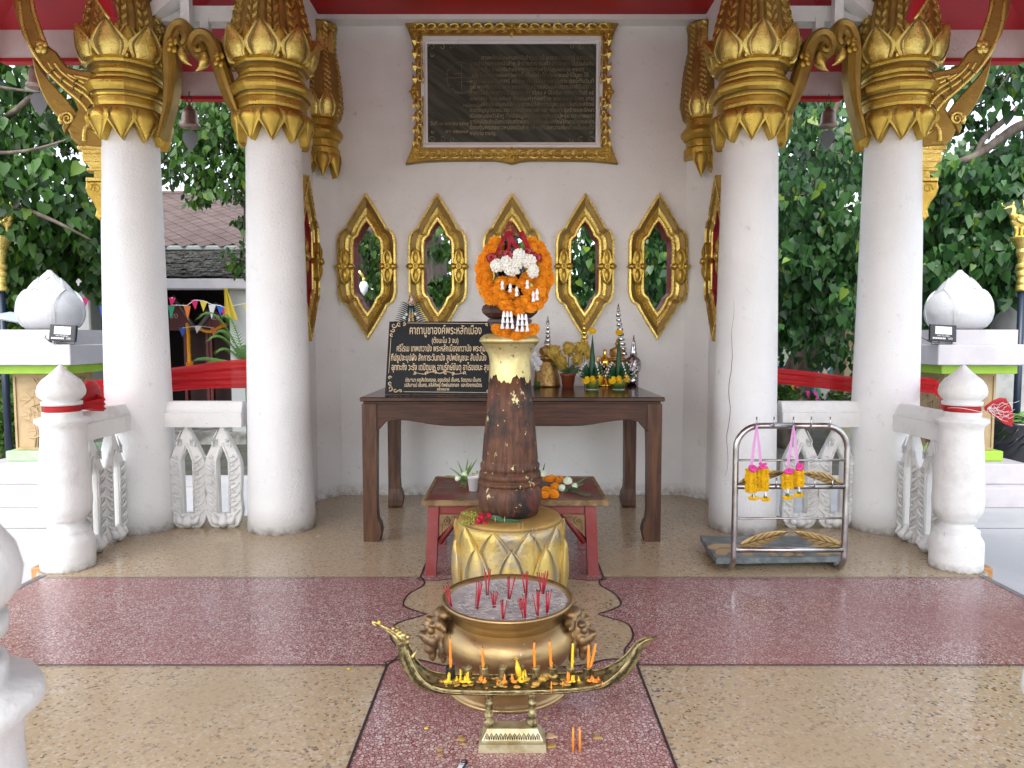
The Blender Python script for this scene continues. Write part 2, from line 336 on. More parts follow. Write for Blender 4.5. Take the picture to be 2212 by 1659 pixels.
flo = thing('floor', None, None); flo['kind'] = 'structure'
mb = MB()
X = 2.88
out = [(-X, -.6), (X, -.6), (X, 4.25), (X + .06, 4.3), (X + .1, 5.6), (1.95, 5.7), (1.95, 6.9), (-1.95, 6.9), (-1.95, 5.7), (-X - .1, 5.6), (-X - .06, 4.3), (-X, 4.25)]
n = len(out)
mb.add([(x, y, 0) for x, y in out] + [(x, y, -.33) for x, y in out], [tuple(range(n))] + [(n + i, n + (i + 1) % n, (i + 1) % n, i) for i in range(n)], False)
mb.build('terrazzo_slab', BEIGE, flo)
def sheet(name, pts, m, z=.004, up=flo):
    mb = MB(); mb.add([(x, y, z) for x, y in pts], [tuple(range(len(pts)))], False); return mb.build(name, m, up)
Y0, Y1, XC = 3.045, 4.19, .552
def stripline(name, pts, wd=.009, z=.0062):
    mb = MB(); pts = [Vector((*p, 0)) for p in pts]; L_ = []; R_ = []
    for i, p in enumerate(pts):
        t = (pts[min(i + 1, len(pts) - 1)] - pts[max(i - 1, 0)]).normalized(); nn = Vector((-t.y, t.x, 0)) * wd / 2
        L_.append((p + nn).to_tuple()[:2] + (z,)); R_.append((p - nn).to_tuple()[:2] + (z,))
    k = len(pts); mb.add(L_ + R_, [(i, k + i, k + i + 1, i + 1) for i in range(k - 1)]); return mb.build(name, BLACKL, flo)
# quarter of the lobed medallion, corner first, in units from the centre (x outward, y outward)
cyc = (Y0 + Y1) / 2
def sm(pts, k=8):          # Catmull-Rom through pts
    o = []; P = [Vector(p) for p in pts]
    for i in range(len(P) - 1):
        p0 = P[max(i - 1, 0)]; p1 = P[i]; p2 = P[i + 1]; p3 = P[min(i + 2, len(P) - 1)]
        for j in range(k):
            t = j / k; o.append(.5 * ((2 * p1) + (-p0 + p2) * t + (2 * p0 - 5 * p1 + 4 * p2 - p3) * t * t + (-p0 + 3 * p1 - 3 * p2 + p3) * t ** 3))
    o.append(P[-1]); return o
side = sm([(-.552, .572), (-.518, .50), (-.522, .42), (-.575, .31), (-.592, .21), (-.575, .11), (-.45, .004)], 7)
side = [(p.x, p.y) for p in side]
top = [(-y_ , -x_) for x_, y_ in side]     # mirrored over the diagonal -> top edge from corner to the cusp
q_side = [(x_, y_) for x_, y_ in side]
top_l = [(-abs(a), abs(b)) for a, b in top]
L_edge = q_side + [(x_, -y_) for x_, y_ in reversed(q_side)][1:]           # left edge, top to bottom
med = L_edge + [(x_, -y_) for x_, y_ in top_l][1:] + [(-x_, -y_) for x_, y_ in reversed(top_l)][1:] + [(-x_, y_) for x_, y_ in reversed(L_edge)][1:] + [(-x_, y_) for x_, y_ in top_l][1:] + [(x_, y_) for x_, y_ in reversed(top_l)][1:-1]
med = [(x_, cyc + y_) for x_, y_ in med]
sheet('red_band', [(-X, Y0), (X, Y0), (X, Y1), (-X, Y1)], REDT, .0015)
sheet('red_band', [(-XC, -.6), (XC, -.6), (XC, Y0 + .02), (-XC, Y0 + .02)], REDT, .0022)
sheet('red_band', [(-XC, Y1 - .02), (XC, Y1 - .02), (XC, 5.25), (-XC, 5.25)], REDT, .0022)
me = curve_mesh('beige_medallion', [med], 0, BEIGE); me.transform(Matrix.Translation((0, 0, .0042))); link('beige_medallion', me, flo)
stripline('divider_strip', med + med[:1])
for s in (-1, 1):
    stripline('divider_strip', [(s * X, Y0), (s * XC, Y0)], .007); stripline('divider_strip', [(s * X, Y1), (s * XC, Y1)], .007)
    stripline('divider_strip', [(s * XC, -.6), (s * XC, Y0)], .010); stripline('divider_strip', [(s * XC, Y1), (s * XC, 5.25)], .009)
stripline('divider_strip', [(-XC, 5.25), (XC, 5.25)], .008)
for s in (-1, 1):
    for k in range(3):
        x = s * (X - .012 - .014 * k); mb = MB(); mb.box((x - .004, -.6, .003), (x + .004, 4.24, .006)); mb.build('nosing_strip', NOSE, flo)
st = {}
for s, nm in ((-1, 'left'), (1, 'right')):
    t = thing('side_steps', 'orange terrazzo step block just outside the %s newel post' % nm, 'steps', (s * 3.2, 4.7, -.3))
    mb = MB(); a, b2 = sorted((s * 2.99, s * 3.28)); mb.bbox((a, 4.74, -.3), (b2, 5.0, -.12), .008); mb.build('step', STEPO, t)
    a, b2 = sorted((s * 2.885, s * 3.05)); mb = MB(); mb.bbox((a, 1.2, -.3), (b2, 4.41, -.22), .008); mb.build('step', CONC, t)

# ---------------------------------------------------------------- relief petals
def shp(v, wide=.38, tip=1.7):
    if v < wide: return .72 + .28 * sin(v / wide * pi / 2)
    t = (v - wide) / (1 - wide); return max(0, (1 - t ** tip) * (1 - .12 * sin(t * pi)))
US = [-1, -.88, -.8, -.66, -.58, -.4, 0, .4, .58, .66, .8, .88, 1]
def petal(prof, W, z0, z1, off=.0, depth=.02, relief=.012, nv=12, ang=None, flare=0, wide=.38, tip=1.7, plain=False, flat=False, sf=None, rim=False):
    """pointed leaf lying on a round body of radius prof(z); centre faces -y. z0 -> z1 runs from root to tip."""
    mb = MB(); mb.cs = True; rows = []; vs = []; nu = len(US); fs = []
    for i in range(nv + 1):
        v = i / nv; z = z0 + (z1 - z0) * v; hw = W * (sf(v) if sf else shp(v, wide, tip)); r = prof(z) + off + flare * v * v
        for u in US:
            a = abs(u)
            if plain: d = relief * (1 - a * a) + (relief * .45 if a < .05 else 0)
            elif rim: d = relief if a >= .8 else relief * (.02 + .1 * (1 - a * a))
            else:
                d = relief * .75 if a >= .8 else (relief * .12 if a >= .66 else (relief * .62 if a >= .58 else relief * (.35 + .75 * (1 - (a / .58) ** 2))))
                if v < .06 or v > .93: d *= .6
            x = hw * u
            if flat: p = (x, -(r + d), z)
            else:
                ph = x / max(r, .02); p = ((r + d) * sin(ph), -(r + d) * cos(ph), z)
            vs.append(p)
    k = len(vs)
    gr = []
    for i in range(nv):
        for j in range(nu - 1): fs.append((i * nu + j, i * nu + j + 1, (i + 1) * nu + j + 1, (i + 1) * nu + j)); gr.append(1 if (j in (2, 9) or (j in (4, 7) and 0)) and not plain else 0)
    mb.add(vs, fs); mb.m[-len(fs):] = gr
    # skirt back to the body
    per = [j for j in range(nu)] + [i * nu + nu - 1 for i in range(1, nv + 1)] + [nv * nu + j for j in range(nu - 2, -1, -1)] + [i * nu for i in range(nv - 1, 0, -1)]
    back = []
    for q in per:
        x, y, z = vs[q]
        if flat: back.append((x, y + depth + relief, z))
        else:
            l = math.hypot(x, y); kk = max(.01, (l - depth - relief)) / l; back.append((x * kk, y * kk, z))
    ring = [vs[q] for q in per]
    mb.rings([ring, back], smooth=False)
    if z1 < z0:
        mb.f = [f[::-1] for f in mb.f]
    return mb

def interp(pts):
    zs = [p[1] for p in pts]; rs = [p[0] for p in pts]
    return lambda z: float(np.interp(z, zs, rs))

# ---------------------------------------------------------------- columns
ZC = lambda y: D(597, y, 5.35).z              # heights read off the capital
SHAFT_TOP = 3.0
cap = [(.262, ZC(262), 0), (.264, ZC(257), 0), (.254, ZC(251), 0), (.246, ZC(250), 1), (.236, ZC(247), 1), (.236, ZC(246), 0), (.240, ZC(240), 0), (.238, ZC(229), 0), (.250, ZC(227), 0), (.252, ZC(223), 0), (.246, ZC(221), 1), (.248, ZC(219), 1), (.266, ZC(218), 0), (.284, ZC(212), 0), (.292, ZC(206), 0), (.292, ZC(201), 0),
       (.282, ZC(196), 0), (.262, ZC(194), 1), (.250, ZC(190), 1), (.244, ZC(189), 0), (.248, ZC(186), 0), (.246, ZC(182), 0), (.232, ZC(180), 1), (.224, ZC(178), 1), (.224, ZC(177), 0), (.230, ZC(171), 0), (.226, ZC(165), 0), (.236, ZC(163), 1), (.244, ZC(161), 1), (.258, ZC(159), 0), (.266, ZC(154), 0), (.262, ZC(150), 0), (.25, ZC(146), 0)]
def octa(a, z):   # faint eight-sided facets
    k = ((a + pi / 8) % (pi / 4)) - pi / 8
    return 1 + (1 / cos(k) - 1.026) * .42
def cap_band():
    mb = MB(); mb.lathe([c[:2] for c in cap], 64, wob=octa, smooth=False, caps=False)
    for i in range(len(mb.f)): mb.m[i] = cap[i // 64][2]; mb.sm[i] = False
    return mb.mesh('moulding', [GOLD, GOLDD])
neck_r = interp([(.235, ZC(150)), (.275, ZC(110)), (.262, ZC(75)), (.235, ZC(35)), (.205, ZC(0)), (.19, ZC(-40))])
def neck():
    mb = MB(); z0, z1 = ZC(150), ZC(-40); nz, na = 150, 288; rs = []
    for i in range(nz + 1):
        z = z0 + (z1 - z0) * i / nz; r0 = neck_r(z); ring = []
        for j in range(na):
            a = 2 * pi * j / na; q = (a * 12 / (2 * pi)) % 1; b = 0
            if q < .38: b = .016 * (1 - ((q - .19) / .19) ** 2) ** .5 if abs(q - .19) < .19 else 0      # plain rib
            elif .42 < q < .66:
                t = (z * 15 + (q - .42) * 2.2) % 1; b = .012 + .012 * (1 if t < .5 else .05)
            elif .72 < q < .96:
                t = (z * 15 + .4 - (q - .72) * 2.2) % 1; b = .012 + .012 * (1 if t < .5 else .05)
            ring.append(((r0 + b) * cos(a), (r0 + b) * sin(a), z))
        rs.append(ring)
    mb.rings(rs, smooth=False)
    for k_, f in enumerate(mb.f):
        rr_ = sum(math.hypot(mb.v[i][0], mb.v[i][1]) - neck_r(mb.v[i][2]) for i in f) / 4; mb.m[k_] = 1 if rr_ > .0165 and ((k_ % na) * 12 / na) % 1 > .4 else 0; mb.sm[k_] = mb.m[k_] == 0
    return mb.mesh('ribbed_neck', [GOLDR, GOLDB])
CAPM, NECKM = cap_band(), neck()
up_r = interp([(.262, ZC(150)), (.285, ZC(125)), (.292, ZC(100)), (.285, ZC(85))])
PET_UP = petal(up_r, .118, ZC(150), ZC(83), .012, .05, .034, flare=.02, tip=1.5).mesh('petal', [GOLDB, GOLDD])
PET_UPB = petal(up_r, .085, ZC(140), ZC(86), -.006, .05, .020, flare=.01).mesh('petal', [GOLD, GOLDD])
lo_r = interp([(.215, ZC(330)), (.235, ZC(300)), (.262, ZC(272)), (.258, ZC(258))])
PET_LO = petal(lo_r, .10, ZC(256), ZC(319), .006, .07, .03, wide=.3, tip=1.25).mesh('petal', [GOLD, GOLDD])
def shaft_mesh():
    mb = MB(); pr = []
    for i in range(15):
        t = i / 14; pr.append((.247 - .052 * t + (.004 if i == 0 else 0), SHAFT_TOP * t + .0))
    rnd = random.Random(3)
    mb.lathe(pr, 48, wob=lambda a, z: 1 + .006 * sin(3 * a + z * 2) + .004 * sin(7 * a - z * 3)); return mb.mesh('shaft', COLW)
SHAFTM = shaft_mesh()
def prism(mb, outline, p0, u, th, bev=.008):
    """extrude a list of world points lying on a vertical plane by +-th along its normal, bevelled"""
    n = u; c = sum((Vector(p) for p in outline), Vector()) / len(outline)
    k = len(outline); area = 0
    P = [Vector(p) for p in outline]
    ins = []
    for i in range(k):
        a = (P[i] - P[i - 1]); b = (P[(i + 1) % k] - P[i]); t = (a.normalized() + b.normalized())
        if t.length < .2: t = b
        t.normalize(); m_ = t.cross(n).normalized(); ins.append(m_)
    # orient inward
    s_ = sum((P[i] - c).dot(ins[i]) for i in range(k)); sg = -1 if s_ > 0 else 1
    inner = [P[i] + ins[i] * sg * bev for i in range(k)]
    rs = [[tuple(p - n * th) for p in inner], [tuple(p - n * (th - bev)) for p in P], [tuple(p + n * (th - bev)) for p in P], [tuple(p + n * th) for p in inner]]
    mb.rings(rs, False, False, smooth=False)
    for rr, rev in ((rs[0], True), (rs[3], False)):
        from mathutils.geometry import tessellate_polygon
        tr = tessellate_polygon([[Vector(p) for p in rr]]); mb.add(rr, [t[::-1] if rev else t for t in tr], False)

def bracket_big(col):
    """the large curved serpent bracket on the outer side of the outer column, left hand"""
    p0 = Vector((-2.85, 5.3, 0)); dirv = Vector((-.93, -.36, 0)).normalized(); nn = Vector((dirv.y, -dirv.x, 0)); nn = -nn if nn.y > 0 else nn
    Q = lambda pts: [PL(x, y, p0, nn) for x, y in pts]
    body = [(30, -30), (36, 30), (52, 80), (74, 118), (104, 158), (136, 192), (162, 218), (172, 240), (160, 262), (150, 284), (158, 304), (176, 318), (224, 322), (228, 250), (222, 176), (198, 158), (172, 156), (150, 150), (140, 138), (126, 118), (112, 108), (100, 96), (88, 66), (76, 30), (66, -30)]
    b = MB(); prism(b, Q(body), p0, nn, .062, .014); br = b.build('serpent_bracket', GOLDM, col)
    blade = [(72, 126), (78, 160), (88, 192), (102, 222), (118, 246), (132, 260), (142, 262), (136, 278), (142, 292), (152, 276), (160, 262), (170, 262), (168, 246), (154, 226), (134, 204), (112, 180), (94, 158), (82, 138)]
    b = MB(); prism(b, Q(blade), p0, nn, .04, .008); b.build('blade', GOLDM, br)
    curl = []; b = MB()
    cx_, cy_ = 145, 256
    for i in range(22):
        a = i / 21 * 3.6 * pi; rr = 16 * (1 - i / 24); curl.append(PL(cx_ + rr * cos(a + 2.4), cy_ + rr * sin(a + 2.4), p0 + nn * .05, nn))
    b.tube(curl, [.016 * (1 - i / 30) for i in range(22)], 6); b.build('scroll', GOLDB, br)
    # overlapping feather ridges
    b = MB()
    lines = [[(222, 292), (204, 284), (198, 262), (206, 240), (196, 216), (172, 196), (146, 180), (120, 158), (104, 134)], [(216, 262), (218, 236), (208, 212), (186, 192), (160, 176), (134, 156), (118, 136)],
             [(222, 232), (214, 206), (194, 186), (168, 172), (146, 160)], [(182, 306), (184, 280), (194, 262), (190, 240), (170, 216), (146, 196), (118, 170), (92, 142), (66, 100), (48, 50), (42, 0)], [(98, 96), (84, 60), (72, 20), (68, -10)], [(222, 190), (204, 176), (180, 168), (160, 164)]]
    for ln in lines:
        pts = [PL(p.x, p.y, p0 + nn * .062, nn) for p in sm([(x, y) for x, y in ln], 5)]
        b.tube(pts, [.019 * (1 - .35 * i / len(pts)) for i in range(len(pts))], 6, flat=.9)
    b.build('feather_ridge', GOLDB, br)
    b = MB()
    for (x0, y0), (x1, y1) in (((205, 284), (186, 276)), ((213, 256), (196, 258)), ((200, 226), (188, 236)), ((178, 205), (170, 216)), ((222, 226), (208, 222)), ((200, 198), (190, 206)), ((166, 184), (156, 194)), ((140, 168), (130, 178)), ((168, 172), (160, 180)), ((120, 150), (104, 160))):
        b.tube([PL(x0, y0, p0 + nn * .078, nn), PL((x0 + x1) / 2 - 2, (y0 + y1) / 2 - 3, p0 + nn * .08, nn), PL(x1, y1, p0 + nn * .07, nn)], .006, 5)
    b.build('scale_edge', GOLDD, br)
    # pedestal block, neck and tail scroll
    b = MB(); cxp = 199
    for y0, y1, w0, w1 in ((318, 326, 28, 28), (326, 336, 25, 22), (336, 352, 24, 22), (352, 366, 20, 14), (366, 372, 18, 18), (372, 386, 10, 10), (386, 394, 19, 19)):
        prism(b, Q([(226, y0), (226 - w0 * 2, y0), (226 - w1 * 2, y1), (226, y1)]), p0, nn, .05, .004)
    b.build('pendant_block', GOLDB, br)
    b = MB(); prism(b, Q([(188, 394), (186, 408), (192, 424), (204, 440), (210, 455), (207, 468), (216, 476), (226, 470), (226, 394)]), p0, nn, .035, .01)
    cu = [PL(206 + 11 * (1 - i / 18) * cos(i * .55 + 3), 408 + 11 * (1 - i / 18) * sin(i * .55 + 3), p0 + nn * .036, nn) for i in range(16)]
    b.tube(cu, .007, 6); b.build('tail_scroll', GOLD, br)
    # flower boss near the top
    b = MB()
    for a in range(4):
        t_ = PL(89 + 13 * cos(a * pi / 2 + .9), 101 + 13 * sin(a * pi / 2 + .9) * 1.3, p0 + nn * .07, nn); c_ = PL(89, 101, p0 + nn * .07, nn)
        b.ball((t_ + c_) / 2, .03, 8, 5, (1, .5, 1))
    b.ball(PL(89, 101, p0 + nn * .08, nn), .018, 8, 6); b.build('flower_boss', GOLDB, br)
    return br
def bracket_small(col, x0, pts, curlc, w0=.045, flip=1):
    """slim hooked bracket rising from a column toward its neighbour"""
    y = 5.28; b = MB()
    P = sm(pts, 6); W3 = [D(p.x, p.y, y) for p in P]; n = len(W3)
    rs = []
    for i, p in enumerate(W3):
        t = (W3[min(i + 1, n - 1)] - W3[max(i - 1, 0)]).normalized(); a = Vector((t.z, 0, -t.x)); f = i / (n - 1)
        wv = w0 * (.35 + .75 * min(1, f * 5)) * (1 if f < .62 else 1 - .75 * (f - .62) / .38); dp = .062
        rs.append([tuple(p + a * wv + Vector((0, -dp * .6, 0))), tuple(p + a * wv * .6 + Vector((0, -dp, 0))), tuple(p + a * .0 + Vector((0, -dp * .8, 0))), tuple(p - a * wv * .6 + Vector((0, -dp, 0))), tuple(p - a * wv + Vector((0, -dp * .6, 0))),
                   tuple(p - a * wv + Vector((0, dp, 0))), tuple(p + a * wv + Vector((0, dp, 0)))])
    b.rings(rs, True, True, smooth=False); br = b.build('serpent_bracket', GOLDM, col)  # the darker gold carries the shade these small brackets hang in
    c = curlc
    b = MB(); lf = sm([(c[0] + flip * 6, c[1] + 2), (c[0] + flip * 4, c[1] + 22), (c[0] - flip * 4, c[1] + 36), (c[0] - flip * 16, c[1] + 44)], 5)
    b.tube([D(p.x, p.y, y - .03) for p in lf], [.012, .02, .03, .036, .042, .045, .046, .044, .04, .034, .027, .02, .014, .009, .006, .002][:len(lf)], 8, flat=.7); b.build('hanging_tongue', GOLDB, br)
    m_ = P[int(n * .34)] ; b = MB()
    c0 = D(m_.x, m_.y, y - .06)
    for a in range(4): b.ball(c0 + Vector((cos(a * pi / 2 + .6) * .026, 0, sin(a * pi / 2 + .6) * .04)), .022, 8, 5, (1, .5, 1.1))
    b.ball(c0 + Vector((0, -.015, 0)), .02, 8, 6); b.build('flower_boss', GOLD, br)
    return br

def column(x, y, label):
    t = thing('column', label, 'column', (x, y, 0), 'white round columns with gilded capitals')
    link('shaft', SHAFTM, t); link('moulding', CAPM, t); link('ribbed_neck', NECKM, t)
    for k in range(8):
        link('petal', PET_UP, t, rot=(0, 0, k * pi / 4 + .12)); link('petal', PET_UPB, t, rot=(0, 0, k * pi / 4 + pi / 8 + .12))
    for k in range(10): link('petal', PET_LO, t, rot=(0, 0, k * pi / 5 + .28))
    return t
XO, XI, YC = 2.82, 1.76, 5.35
cols = {}
co = column(-XO, YC, 'outermost white column on the left, with the large serpent bracket'); bracket_big(co)
bracket_small(co, -XO, [(350, 300), (366, 230), (371, 170), (370, 120), (373, 88), (382, 66), (396, 60), (406, 72), (408, 90), (401, 102), (393, 96), (394, 86)], (399, 98), .046, -1)
ci = column(-XI, YC, 'white column left of the altar table, behind no rack'); ci['label'] = 'white column between the left balustrade and the altar wall'
bracket_small(ci, -XI, [(530, 316), (520, 262), (504, 222), (489, 182), (476, 140), (466, 108), (452, 86), (436, 80), (424, 90), (421, 106), (429, 118), (440, 116), (442, 106), (436, 102)], (438, 110), .046, 1)
for src, x, lab in ((co, XO, 'outermost white column on the right, with the large serpent bracket'), (ci, XI, 'cracked white column just behind the steel garland rack')):
    c = copy_tree(src); c.location = (x, YC, 0); c.scale = (-1, 1, 1); c['label'] = lab
    if x == XI:                                  # hairline crack in the plaster of this one
        b = MB(); P = []; rc = random.Random(4)
        for i in range(26):
            z = 1.72 - .052 * i; a = math.atan2(-YC, -x) - .42 + .03 * sin(i * .9) + rc.uniform(-.02, .02) - .004 * i; r_ = .247 - .052 * z / SHAFT_TOP + .0012; P.append((-r_ * cos(a), r_ * sin(a), z))
        b.tube(P, [.0006 + .0014 * sin(pi * i / 25) for i in range(26)], 4); b.build('crack', mat('crack dark', (.12, .11, .10), .9), c, True)

# ---------------------------------------------------------------- newel posts
newel_prof = [(.150, 0), (.152, .02), (.152, .17), (.148, .185), (.140, .20), (.128, .22), (.126, .235), (.128, .245), (.108, .25), (.106, .262), (.092, .265), (.092, .30), (.108, .304), (.110, .325), (.128, .345), (.142, .38), (.146, .43), (.132, .70), (.122, .86), (.126, .90), (.152, .925), (.150, .945), (.108, .955), (.110, .985), (.100, .988)]
band_prof = [(.100, .988), (.101, .992), (.101, 1.028), (.099, 1.03)]
bud_prof = [(.112, 1.028), (.113, 1.050), (.092, 1.052), (.112, 1.068), (.130, 1.09), (.134, 1.115), (.126, 1.15), (.104, 1.185), (.072, 1.212), (.042, 1.240), (.018, 1.266), (.002, 1.284)]
def newel_wob(a, z): return 1 + .012 * sin(4 * a) + .008 * sin(9 * a + z * 11)
def newel(x, y, label, band=True):
    t = thing('newel_post', label, 'post', (x, y, 0), 'white newel posts of the pavilion')
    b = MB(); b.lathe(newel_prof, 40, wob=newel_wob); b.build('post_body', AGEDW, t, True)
    if band: b = MB(); b.lathe(band_prof, 32, wob=lambda a, z: 1 + .02 * sin(11 * a + z * 90)); b.build('red_band', SASH, t, True)
    else: b = MB(); b.lathe([(.1, .988), (.1, 1.03)], 32); b.build('collar', AGEDW, t, True)
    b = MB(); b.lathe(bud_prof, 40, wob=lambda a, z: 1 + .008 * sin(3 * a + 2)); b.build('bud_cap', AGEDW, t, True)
    return t
XN, YN = 2.80, 4.40
newel(-XN, YN, 'newel post with pointed cap at the end of the left balustrade')
newel(XN, YN, 'newel post with frayed red sash end at the right balustrade')
newel(-.828, .95, 'blurred newel post close to the camera at bottom left', False)
newel(.89, .95, 'blurred newel post barely seen at the right edge', False)

# ---------------------------------------------------------------- balustrades
def baluster_mesh():
    h, w_ = .735, .135
    oc = sm([(0, 1), (.45, .85), (.93, .66), (.98, .5), (.92, .3), (.98, .15), (.8, .04), (.55, 0)], 4)
    outer = [(p.x * w_, p.y * h) for p in oc]; outer = outer + [(-x, z) for x, z in reversed(outer)][:-1]
    ic = sm([(0, .80), (.16, .74), (.34, .68), (.34, .6), (.32, .3), (.32, .13)], 3)
    inner = [(p.x * w_, p.y * h) for p in ic]; inner = inner + [(-x, z) for x, z in reversed(inner)][:-1]
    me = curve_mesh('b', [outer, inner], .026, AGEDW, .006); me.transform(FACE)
    b = MB()
    b.add([tuple(v.co) for v in me.vertices], [list(p.vertices) for p in me.polygons], False)
    for s in (-1, 1):
        for i in range(7):                      # slanted leaf ridges down the outer border
            z = .10 + i * .065; x0 = .36 * w_; x1 = .98 * w_
            b.tube([(s * x0, -.034, z - .018), (s * (x0 + x1) / 2, -.046, z + .004), (s * (x1 - .004), -.034, z + .034)], [.006, .012, .004], 6)
            b.tube([(s * (x0 + .018), -.036, z + .02), (s * (x0 + .034), -.044, z + .038), (s * (x0 + .045), -.04, z + .026)], [.004, .008, .003], 5)
        for i in range(4):
            f = i / 3; b.tube([(s * (.22 * w_ + f * .0), -.034, h * (.87 - f * .05)), (s * (.5 - .0 * f) * w_, -.044, h * (.86 - f * .055)), (s * (.25 + .22 * f) * w_, -.034, h * (.96 - f * .075))], [.004, .009, .003], 5)
        pts = [(s * .35 * w_, -.032, h * .14), (s * .37 * w_, -.036, h * .66), (s * .18 * w_, -.036, h * .76), (0, -.036, h * .84)]
        b.tube(pts, .008, 6)
    b.tube([(0, -.036, .01), (0, -.054, .05), (0, -.034, .115)], [.03, .045, .004], 8)
    for s in (-1, 1): b.tube([(s * .02, -.03, .02), (s * .06, -.05, .05), (s * .09, -.036, .10)], [.01, .03, .005], 7)
    return b.mesh('baluster', AGEDW)
BALM = baluster_mesh()
def link_piece():
    b = MB(); b.tube([(-.075, 0, .05), (-.045, 0, .14), (0, 0, .20), (.045, 0, .14), (.075, 0, .05)], [.018, .022, .024, .022, .018], 6); b.ball((0, -.005, .21), .022, 8, 6, (1, 1, 1.5)); return b.mesh('arch_link', AGEDW)
LINKM = link_piece()
def rail_mesh(L_):
    b = MB(); pr = [(-.075, .775), (.075, .775), (.075, .885), (.060, .890), (.062, .905), (.05, .93), (.035, .965), (-.035, .965), (-.05, .93), (-.062, .905), (-.060, .890), (-.075, .885)]
    b.rings([[(x, a, z) for a, z in pr] for x in (-L_ / 2, 0, L_ / 2)], True, True, smooth=False); return b.mesh('handrail', AGEDW)
def balustrade(cx_, cy_, L_, rz, label, n=2, sp=.27, bx=0):
    t = thing('balustrade', label, 'balustrade', (cx_, cy_, 0), 'white balustrades with pierced lancet balusters', rz)
    link('handrail', rail_mesh(L_), t)
    for i in range(n):
        o = link('baluster', BALM, t, ((i - (n - 1) / 2) * sp + bx, 0, .004)); o.scale = (1, 1, 1.05)
    for i in range(n - 1): link('arch_link', LINKM, t, ((i - (n - 2) / 2) * sp + bx, 0, 0))
    return t
balustrade(-2.325, 5.35, .60, 0, 'short balustrade between the two left columns')
balustrade(2.325, 5.35, .60, 0, 'short balustrade between the two right columns, behind the rack')
balustrade(-2.83, 4.83, .70, pi / 2 + .03, 'side balustrade from left newel post back to the column')
balustrade(2.83, 4.83, .70, -pi / 2 - .03, 'side balustrade from right newel post back to the column')

# ---------------------------------------------------------------- altar wall
wall = thing('altar_wall', 'white plaster altar wall with pierced gilt-framed windows above the table', 'wall', (0, 6.44, 0))
YW, WX, ZT = 6.44, 1.56, 4.22
OC = [(0, 1), (.33, .79), (.64, .58), (.69, .53), (.74, .515), (.86, .49), (.95, .43), (1, .33)]
IC = [(0, .60), (.12, .54), (.22, .47), (.25, .43), (.29, .405), (.36, .385), (.42, .35), (.44, .28)]
def full(q, w_, h_):
    r_ = [(x * w_, z * h_) for x, z in q]; r_ += [(x, -z) for x, z in reversed(r_)]; return r_[:-1] + [(-x, z) for x, z in reversed(r_)][:-1]
WH, HH = .262, .652; WZ = 2.075; WXS = [-1.298, -.664, 0, .652, 1.306]
def lerpq(t): return [(a[0] + (c[0] - a[0]) * t, a[1] + (c[1] - a[1]) * t) for a, c in zip(OC, IC)]
loops = [[(-WX, 0), (WX, 0), (WX, ZT), (-WX, ZT)]] + [[(x + cx_, z + WZ) for x, z in full(lerpq(.97), WH, HH)] for cx_ in WXS]
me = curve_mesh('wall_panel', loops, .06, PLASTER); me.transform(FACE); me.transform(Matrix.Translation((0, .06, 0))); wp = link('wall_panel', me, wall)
wp.data.name = 'wall_panel'
def frame_mesh():
    b = MB(); prof = [(-.01, .0, 0), (0, .045, 0), (.02, .055, 0), (.13, .058, 0), (.15, .045, 0), (.17, .046, 1), (.42, .030, 1), (.45, .036, 0), (.48, .030, 0), (.70, .012, 0), (.74, .012, 1), (.76, .034, 0), (.80, .038, 0), (.92, .038, 0), (.97, .030, 0), (.98, .028, 2), (.99, -.15, 2)]
    for i in range(len(prof) - 1):
        a, c = prof[i], prof[i + 1]; b.cm = c[2]
        r0 = [(x, -a[1], z) for x, z in full(lerpq(a[0]), WH, HH)]; r1 = [(x, -c[1], z) for x, z in full(lerpq(c[0]), WH, HH)]
        b.rings([r0, r1], smooth=False)
    return b.mesh('window_frame', [GOLDB, GOLDD, DRED])
FRM = frame_mesh()
def flower_mesh():
    b = MB(); b.cs = True
    def drop(a, l, w_, y0, h):
        s_ = []
        for i in range(9):
            f = i / 8; ww = w_ * sin(pi * min(1, f * 1.0)) ** .7 if 0 < f < 1 else 0
            s_.append([(ww * u, -(y0 + h * (1 - u * u * .8) * sin(pi * f)), .01 + l * f) for u in (-1, -.5, 0, .5, 1)])
        k = len(b.v); b.rings(s_, closed=False); b.xf(Matrix.Rotation(a, 4, 'Y'), k)
    ol = []
    for i in range(24):
        a = 2 * pi * i / 24; q = abs(cos(2 * a)); l = (.125 if abs(cos(a)) > .7 else .078) * (.5 + .5 * q ** 2.5)
        ol.append((l * sin(a), l * cos(a)))
    b.rings([[(x, 0, z) for x, z in ol], [(x, -.028, z) for x, z in ol], [(x * .9, -.034, z * .9) for x, z in ol]], False, True, smooth=False)
    for a, l in ((0, .10), (pi / 2, .062), (pi, .10), (-pi / 2, .062)): drop(a, l, .021, .034, .014)
    b.lathe([(.024, 0), (.024, .012), (.016, .016), (.012, .010), (.010, .018), (.002, .02)], 16); 
    k = len(b.v) - 16 * 6
    for i in range(k, len(b.v)): x, y, z = b.v[i]; b.v[i] = (x, -.036 - z, y)
    return b.mesh('rosette', GOLD)
ROS = flower_mesh()
for i, cx_ in enumerate(WXS):
    fo = link('window_frame', FRM, wall, (cx_, 0, WZ))
    for s in (-1, 1): link('rosette', ROS, fo, (s * (WH * .73), -.046, .0), scale=(1.15, 1.3, 1.3))
